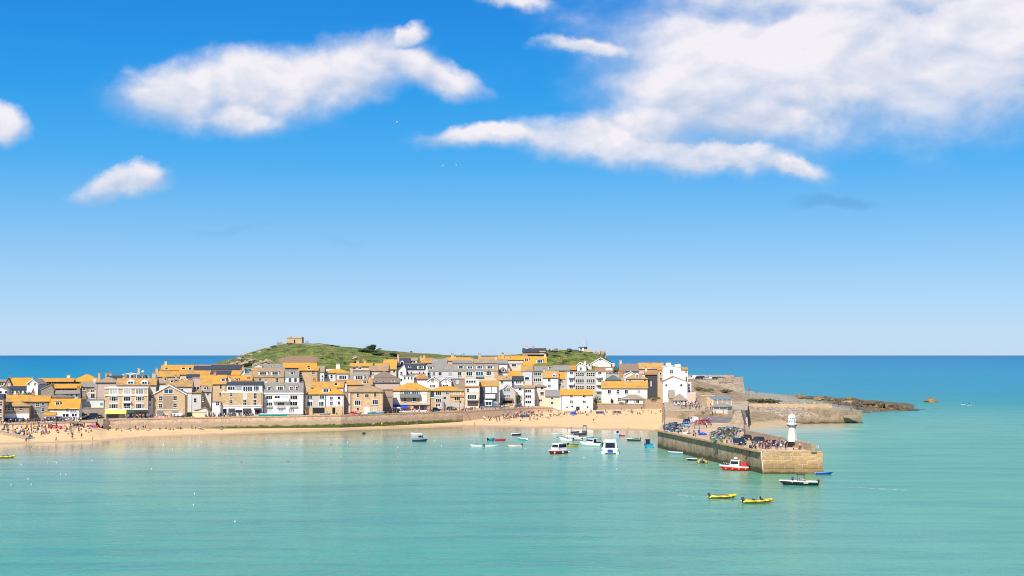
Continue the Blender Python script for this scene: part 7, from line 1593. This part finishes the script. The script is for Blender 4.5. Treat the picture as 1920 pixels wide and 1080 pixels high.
# railing at the pier head
r0 = pier_pt(1519, 844.4); r1 = pier_pt(1535, 844.4)
rr = empty('pier_railing', r0); L = r1[0] - r0[0]
for i in range(6): MB().tube((L * i / 5, 0, 0), (L * i / 5, 0, 1.1), .035).build('post', 'frame', rr)
for z in (.55, 1.1): MB().tube((0, 0, z), (L, 0, z), .03).build('rail', 'frame', rr)
tag(rr, 'white railing at the right corner of the pier head', 'railing')
for i, px in enumerate((1240, 1262, 1290, 1322, 1352, 1375, 1405)):
    best = min((abs(960 + F * (top[0].x + (pL.x - top[0].x) * k / 300) / (top[0].y + (pL.y - top[0].y) * k / 300) - px), k) for k in range(300))[1] / 300
    q = top[0].lerp(Vector((pL.x, pL.y, DECK)), best); r = empty('mooring_bollard', (q.x + 1.3, q.y, DECK + .01)); MB().lathe([(.22, 0), (.17, .1), (.16, .5), (.24, .55), (.2, .68)], 10).build('post', 'black', r); MB().lathe([(.3, -.01), (.28, .05)], 10).build('base_plate', 'dkgrey', r)
    tag(r, 'iron mooring bollard, %s from the beach along the pier edge' % ('first', 'second', 'third', 'fourth', 'fifth', 'sixth', 'seventh')[i], 'bollard', 'pier bollards')
for px, py, w, lb in ((1493, 843, 1.6, 'wooden bench beside the lighthouse'), (1440, 821.5, 1.6, 'wooden bench against the pier parapet')):
    v = pier_pt(px, py); r = empty('bench', v, .1)
    for i in range(3): MB().box(-w / 2, w / 2, -.25 + i * .16, -.12 + i * .16, .42, .46).build('seat_slat', 'timber', r)
    for i in range(2): MB().box(-w / 2, w / 2, .26, .3, .58 + i * .17, .70 + i * .17).build('back_slat', 'timber', r)
    for s in (-1, 1): MB().box(s * w * .42 - .04, s * w * .42 + .04, -.25, .3, 0, .42).build('leg', 'black', r)
    tag(r, lb, 'bench')
# heaps of pots, nets and ropes
def gear(px0, px1, py0, py1, n, cols, label, hmax):
    rg = random.Random(int(px0)); c = MB(); o = G((px0 + px1) / 2, (py0 + py1) / 2, DECK)
    for i in range(n):
        u, v = rg.random(), rg.random(); q = G(px0 + (px1 - px0) * u, py0 + (py1 - py0) * v, DECK); hgt = hmax * max(.1, 1 - (2 * u - 1) ** 2) * max(.15, 1 - (2 * v - 1) ** 2); z = rg.uniform(0, 1) * hgt
        w = rg.uniform(.2, .45); m = Matrix.Translation((q.x - o.x, q.y - o.y, z + .16)) @ Matrix.Rotation(rg.uniform(0, 3), 4, 'Z') @ Matrix.Rotation(rg.uniform(-.5, .5), 4, 'X'); k = rg.randrange(len(cols))
        if rg.random() < .75:      # a pot: half-round frame
            pts = [(-w, 0), (w, 0), (w, w * .5), (w * .6, w * 1.0), (-w * .6, w * 1.0), (-w, w * .5)]; a = [m @ Vector((x, -w * 1.2, zz - .15)) for x, zz in pts]; b2 = [m @ Vector((x, w * 1.2, zz - .15)) for x, zz in pts]; nn = 6
            c.add(a + b2, [tuple(range(nn)), tuple(range(nn, 2 * nn))[::-1]] + [(j, nn + j, nn + (j + 1) % nn, (j + 1) % nn) for j in range(nn)], k)
        else: c.ball(m @ Vector((0, 0, 0)), w * .6, 7, 5, k)
    ob = c.build('fishing_gear', cols, None, o); tag(ob, label, 'fishing gear', None, 'stuff')
gear(1332, 1378, 811, 824, 420, ['dkgrey', 'brownp', 'dkgreen', 'grey', 'denim', 'black', 'khaki', 'greystone', 'leafmid'], 'large heap of lobster pots and nets in the middle of the pier', 1.6)
gear(1246, 1278, 797, 810, 300, ['dkgrey', 'brownp', 'grey', 'black', 'denim', 'greystone', 'dkgreen'], 'heap of grey pots and ropes at the beach end of the pier', 1.5)
gear(1345, 1392, 804, 812, 220, ['dkgrey', 'brownp', 'dkgreen', 'grey', 'black', 'denim', 'greystone'], 'long row of stacked pots behind the big gear heap', 1.1)
gear(1334, 1352, 825, 830, 60, ['leafmid', 'green', 'grey', 'leafolive'], 'low pile of green net near the pier edge', .5)
v = G(1288, 813, DECK); r = boat(0, 0, 4.6, 1.8, .75, 70, 'purewhite', 'beige', 'white boat standing on the pier beside the grey pots', 'open', loc=(v.x, v.y, DECK + .26))
v = G(1318, 816, DECK); c = MB()
me = ROCKS[2].copy(); me.materials.clear(); me.materials.append(M['blue']); o = bpy.data.objects.new('tarpaulin', me); o.scale = (1.4, .8, .55); o.location = (v.x, v.y, DECK + .25); tag(link(o), 'crumpled bright blue tarpaulin on the pier', 'tarpaulin')
v = G(1310.5, 812, DECK); me = ROCKS[4].copy(); me.materials.clear(); me.materials.append(M['blue']); o = bpy.data.objects.new('net_bag', me); o.scale = (.5, .5, .8); o.location = (v.x, v.y, DECK + .5); tag(link(o), 'upright blue net bag beside the tarpaulin', 'net bag')
# derrick leaning at the quay edge
r = empty('derrick', pier_pt(1407, 841, DECK), 0); MB().tube((-1.4, -1.5, -2.4), (1.7, .6, 2.2 - .3), .16, .1).build('boom', 'darktimber', r); MB().lathe([(.35, 0), (.3, .9)], 8).build('pedestal', 'black', r); tag(r, 'dark slanting derrick boom at the pier edge above the red boat', 'derrick')
# ================================================================== greenery
def leaf_crown(parent, w, d, h, z0, n, mat, seed, lobes=7, size=.35):
    rg = random.Random(seed); c = MB(); L = [(rg.uniform(-.55, .55) * w, rg.uniform(-.55, .55) * d, z0 + h * rg.uniform(.3, .75), rg.uniform(.45, .75)) for _ in range(lobes)]
    for i in range(n):
        x, y, z, k = L[i % lobes]
        v = Vector((rg.gauss(0, 1), rg.gauss(0, 1), rg.gauss(0, 1))).normalized() * (rg.random() ** .4) * k
        p_ = Vector((x + v.x * w * .7, y + v.y * d * .7, max(z0 + .05, z + v.z * h * .5))); s = size * rg.uniform(.5, 1.2)
        a = Vector((rg.gauss(0, 1), rg.gauss(0, 1), rg.gauss(0, 1))).normalized(); b2 = a.orthogonal().normalized() * s; a2 = a.cross(b2).normalized() * s * .6
        c.add([p_ - b2, p_ - a2, p_ + b2, p_ + a2], [(0, 1, 2, 3)])
    return c.build('crown', mat, parent)
def tree(loc, w, h, mat, label, seed, name='tree', cat='tree', trunk=.35, n=1600, d=None, group=None):
    r = empty(name, loc); t = MB(); t.tube((0, 0, -.5), (.05 * w, 0, h * trunk), .10 * h ** .6, .06 * h ** .6, 7)
    rg = random.Random(seed)
    for i in range(5):
        a = rg.uniform(0, 6.28); t.tube((.04 * w, 0, h * trunk * .8), (w * .5 * math.cos(a), w * .35 * math.sin(a), h * rg.uniform(.5, .8)), .05 * h ** .6, .02, 5)
    t.build('trunk', 'bark', r); leaf_crown(r, w * .62, (d or w) * .62, h * (1 - trunk * .6), h * trunk * .5, n, mat, seed, size=max(.18, w * .05)); return tag(r, label, cat, group)
def at(px, Y): X = uv2x(px, Y); return (X, Y, H(X, Y))
tree(at(697, 772), 5.0, 4.2, 'leafdark', 'dark wind-bent tree alone on the headland skyline', 5, n=2200)
tree(at(686, 768), 7, 2.0, 'leafmid', 'low green bush left below the headland tree', 6, 'bush', 'bush', .2)
tree(at(712, 764), 7, 1.6, 'leafmid', 'spreading bush right below the headland tree', 8, 'bush', 'bush', .2)
tree(at(742, 764), 6, 1.8, 'leafdark', 'dark bush behind the steep orange roof', 9, 'bush', 'bush', .2)
Y = lerp(FRONT, 973) - 7; tree((uv2x(974, Y), Y, 5.0), 3.2, 6.2, 'leafmid', 'slim green tree in front of the white house by the grey gable', 12, trunk=.35)
for i, (px, Y, w, h, m, lb) in enumerate([(1117, 648.5, 3.6, 4.2, 'leafolive', 'olive shrub at the right corner of the big white beach house'), (1148, 648.5, 1.6, 3.0, 'leafmid', 'small upright shrub before the long white cottage'), (1168, 645, 3.4, 1.4, 'leafyel', 'yellow-green bush on the wall by the arched window'), (1216, 636, 3.2, 1.6, 'leafmid', 'green shrub on the overgrown wall, left one'), (1228, 636, 5.0, 2.0, 'leafolive', 'olive shrub on the overgrown wall, middle one'), (1243, 635.5, 3.0, 1.6, 'leafmid', 'green shrub on the overgrown wall, right one'), (1158, 690, 5.0, 2.6, 'leafmid', 'green hedge left of the church-like roof'), (1163, 694, 4.0, 2.4, 'leafdark', 'dark hedge end by the church-like roof'), (1192, 733, 16, 2.4, 'leafolive', 'long scrubby hedge above the church-like roof')]):
    z = H(uv2x(px, Y), Y)
    if px in (1216, 1228, 1243): z = P(px, 749, 637).z - 1.0; Y = 638.5
    if px in (1148, 1168, 1117): z = P(px, 758, 645.5).z - .3; Y = 646.6 if px == 1168 else 650
    tree((uv2x(px, Y), Y, z), w, h, m, lb, 30 + i, 'shrub', 'shrub', .2, 700)
for i, (px, Y) in enumerate([(30, 560), (38, 562), (46, 560), (53, 561)]): tree(at(px, Y), 3.5, 4.6 + .4 * i, 'leafolive', 'olive garden shrub left of the white bay-window gable, %s of four' % ('first', 'second', 'third', 'last')[i], 50 + i, 'shrub', 'shrub', .3, 600, group='garden shrubs')
for i, (px, Y, w) in enumerate([(1411, 668, 6), (1422, 670, 7), (1433, 671, 8), (1446, 672, 7), (1456, 672, 5), (1360, 700, 7), (1328, 690, 6), (1310, 690, 5)]): tree(at(px, Y), w, 1.8, 'leafolive', 'brown-green scrub clump on the bank behind the jetty, %s from the left' % ('fourth', 'fifth', 'sixth', 'seventh', 'eighth', 'third', 'second', 'first')[i], 60 + i, 'scrub_clump', 'scrub', .15, 500, group='scrub on the bank')
rg = random.Random(77)
for i in range(34):
    px = rg.uniform(440, 800); Y = rg.uniform(735, 786)
    if 520 < px < 602 and Y < 775: continue
    tree(at(px, Y), rg.uniform(1.6, 4.2), rg.uniform(.7, 1.5), rg.choice(('leafdark', 'leafmid', 'leafolive', 'leafyel')), 'low scrubby bush on the grassy headland', 200 + i, 'gorse_bush', 'bush', .2, 160, group='bushes on the headland')
for i in range(14):
    px = rg.uniform(1030, 1120); Y = rg.uniform(712, 738)
    tree(at(px, Y), rg.uniform(1.5, 4), rg.uniform(.7, 1.4), rg.choice(('leafdark', 'leafmid', 'leafolive')), 'low scrubby bush on the slope below the lookout', 300 + i, 'gorse_bush', 'bush', .2, 160, group='bushes below the lookout')
# grey and brown stones scattered along the spit and the shingle
rg = random.Random(4)
for i in range(70):
    px = rg.uniform(1560, 1716); f = (px - 1560) / 156; py = 758 + 8.5 * f ** .7 + rg.uniform(-4, 2.5) * (1 - .6 * f)
    v = G(px, py, max(.3, 4 * (1 - f)))
    m = rg.choice(('rock', 'rock', 'rock', 'rockochre')); w = rg.uniform(5, 14) * (1 - .4 * f)
    rock(px, py + .8, w, w * .30, min(745, max(690, v.y)), m, 'one of the %s stones strewn along the low spit' % {'rock': 'dark brown', 'rockochre': 'ochre', 'rockpale': 'pale'}[m], 'stones along the spit', None, ground=True)
for i in range(90):
    px = rg.uniform(1420, 1640); py = rg.uniform(738, 756); v = hit(px, py)
    if v.y > 880 or v.z < .4 or v.y < 640 or v.z > H(v.x, v.y) + .3: continue
    m = rg.choice(('rock', 'rockochre', 'rockpale', 'greystone') if px < 1560 else ('rock', 'rock', 'rockochre')); w = rg.uniform(2, 5) if px < 1520 else rg.uniform(4, 10)
    me = ROCKS[i % 6].copy(); me.materials.clear(); me.materials.append(M[m]); o = bpy.data.objects.new('rock', me); sc_ = v.y / F * w / 2; o.scale = (sc_ * rg.uniform(.8, 1.4), sc_, sc_ * rg.uniform(.35, .6)); o.location = v; o.rotation_euler = (rg.uniform(-.2, .2), 0, rg.uniform(0, 6)); link(o)
    tag(o, '%s boulder lying on the shingle %s' % ({'rock': 'dark brown', 'rockochre': 'ochre', 'rockpale': 'pale', 'greystone': 'grey'}[m], 'behind the jetty wall' if px < 1520 else 'at the root of the spit'), 'rock', 'boulders on the shingle')
# gulls
for i, (px, py, Y, lb) in enumerate([(743, 229, 250, 'white gull gliding highest, below the left cloud'), (830, 311, 260, 'white gull, left of the two flying together'), (857, 310, 250, 'white gull, right of the two flying together')]):
    v = P(px, py, Y); r = empty('gull', v, .7 + i); c = MB(); c.lathe([(.02, -.3), (.09, -.12), (.1, .08), (.05, .24), (.02, .32)], 8); bd = c.build('body', 'purewhite', r); bd.rotation_euler = (math.pi / 2, 0, 0)
    for s in (-1, 1): c = MB(); c.add([(0, -.12, .03), (0, .12, .03), (s * .4, .1, .16), (s * .4, -.1, .16), (s * .75, .12, .08), (s * .75, .04, .08), (0, .0, .06), (s * .4, 0, .19)], [(0, 3, 7, 6), (6, 7, 2, 1), (3, 5, 4, 2, 7), (0, 1, 2, 3), (3, 2, 4, 5)]); c.build('wing', 'silver', r)
    tag(r, lb, 'gull')
# things that look alike are told apart by their place from left to right
ONES = 'first second third fourth fifth sixth seventh eighth ninth tenth eleventh twelfth thirteenth fourteenth fifteenth sixteenth seventeenth eighteenth nineteenth'.split()
TENS = {2: 'twent', 3: 'thirt', 4: 'fort', 5: 'fift', 6: 'sixt', 7: 'sevent', 8: 'eight', 9: 'ninet'}; UN = ['', 'one', 'two', 'three', 'four', 'five', 'six', 'seven', 'eight', 'nine']
def ordinal(n):
    if n < 20: return ONES[n - 1]
    return TENS[n // 10] + ('ieth' if n % 10 == 0 else 'y-' + ONES[n % 10 - 1])
bucket = {}
for o in COL.objects:
    if o.parent is None and 'label' in o and o.get('category'): bucket.setdefault(o['label'], []).append(o)
for lb, lst in bucket.items():
    if len(lst) > 1:
        for i, o in enumerate(sorted(lst, key=lambda q: q.location.x / max(1, q.location.y))): o['label'] = lb + ', ' + ordinal(i + 1) + ' from left'
for o in COL.objects:
    if len(o.get('label', '').split()) > 16: print('LONG', o['label'])
print('PEOPLE', NP[0], 'OBJECTS', len(bpy.data.objects))
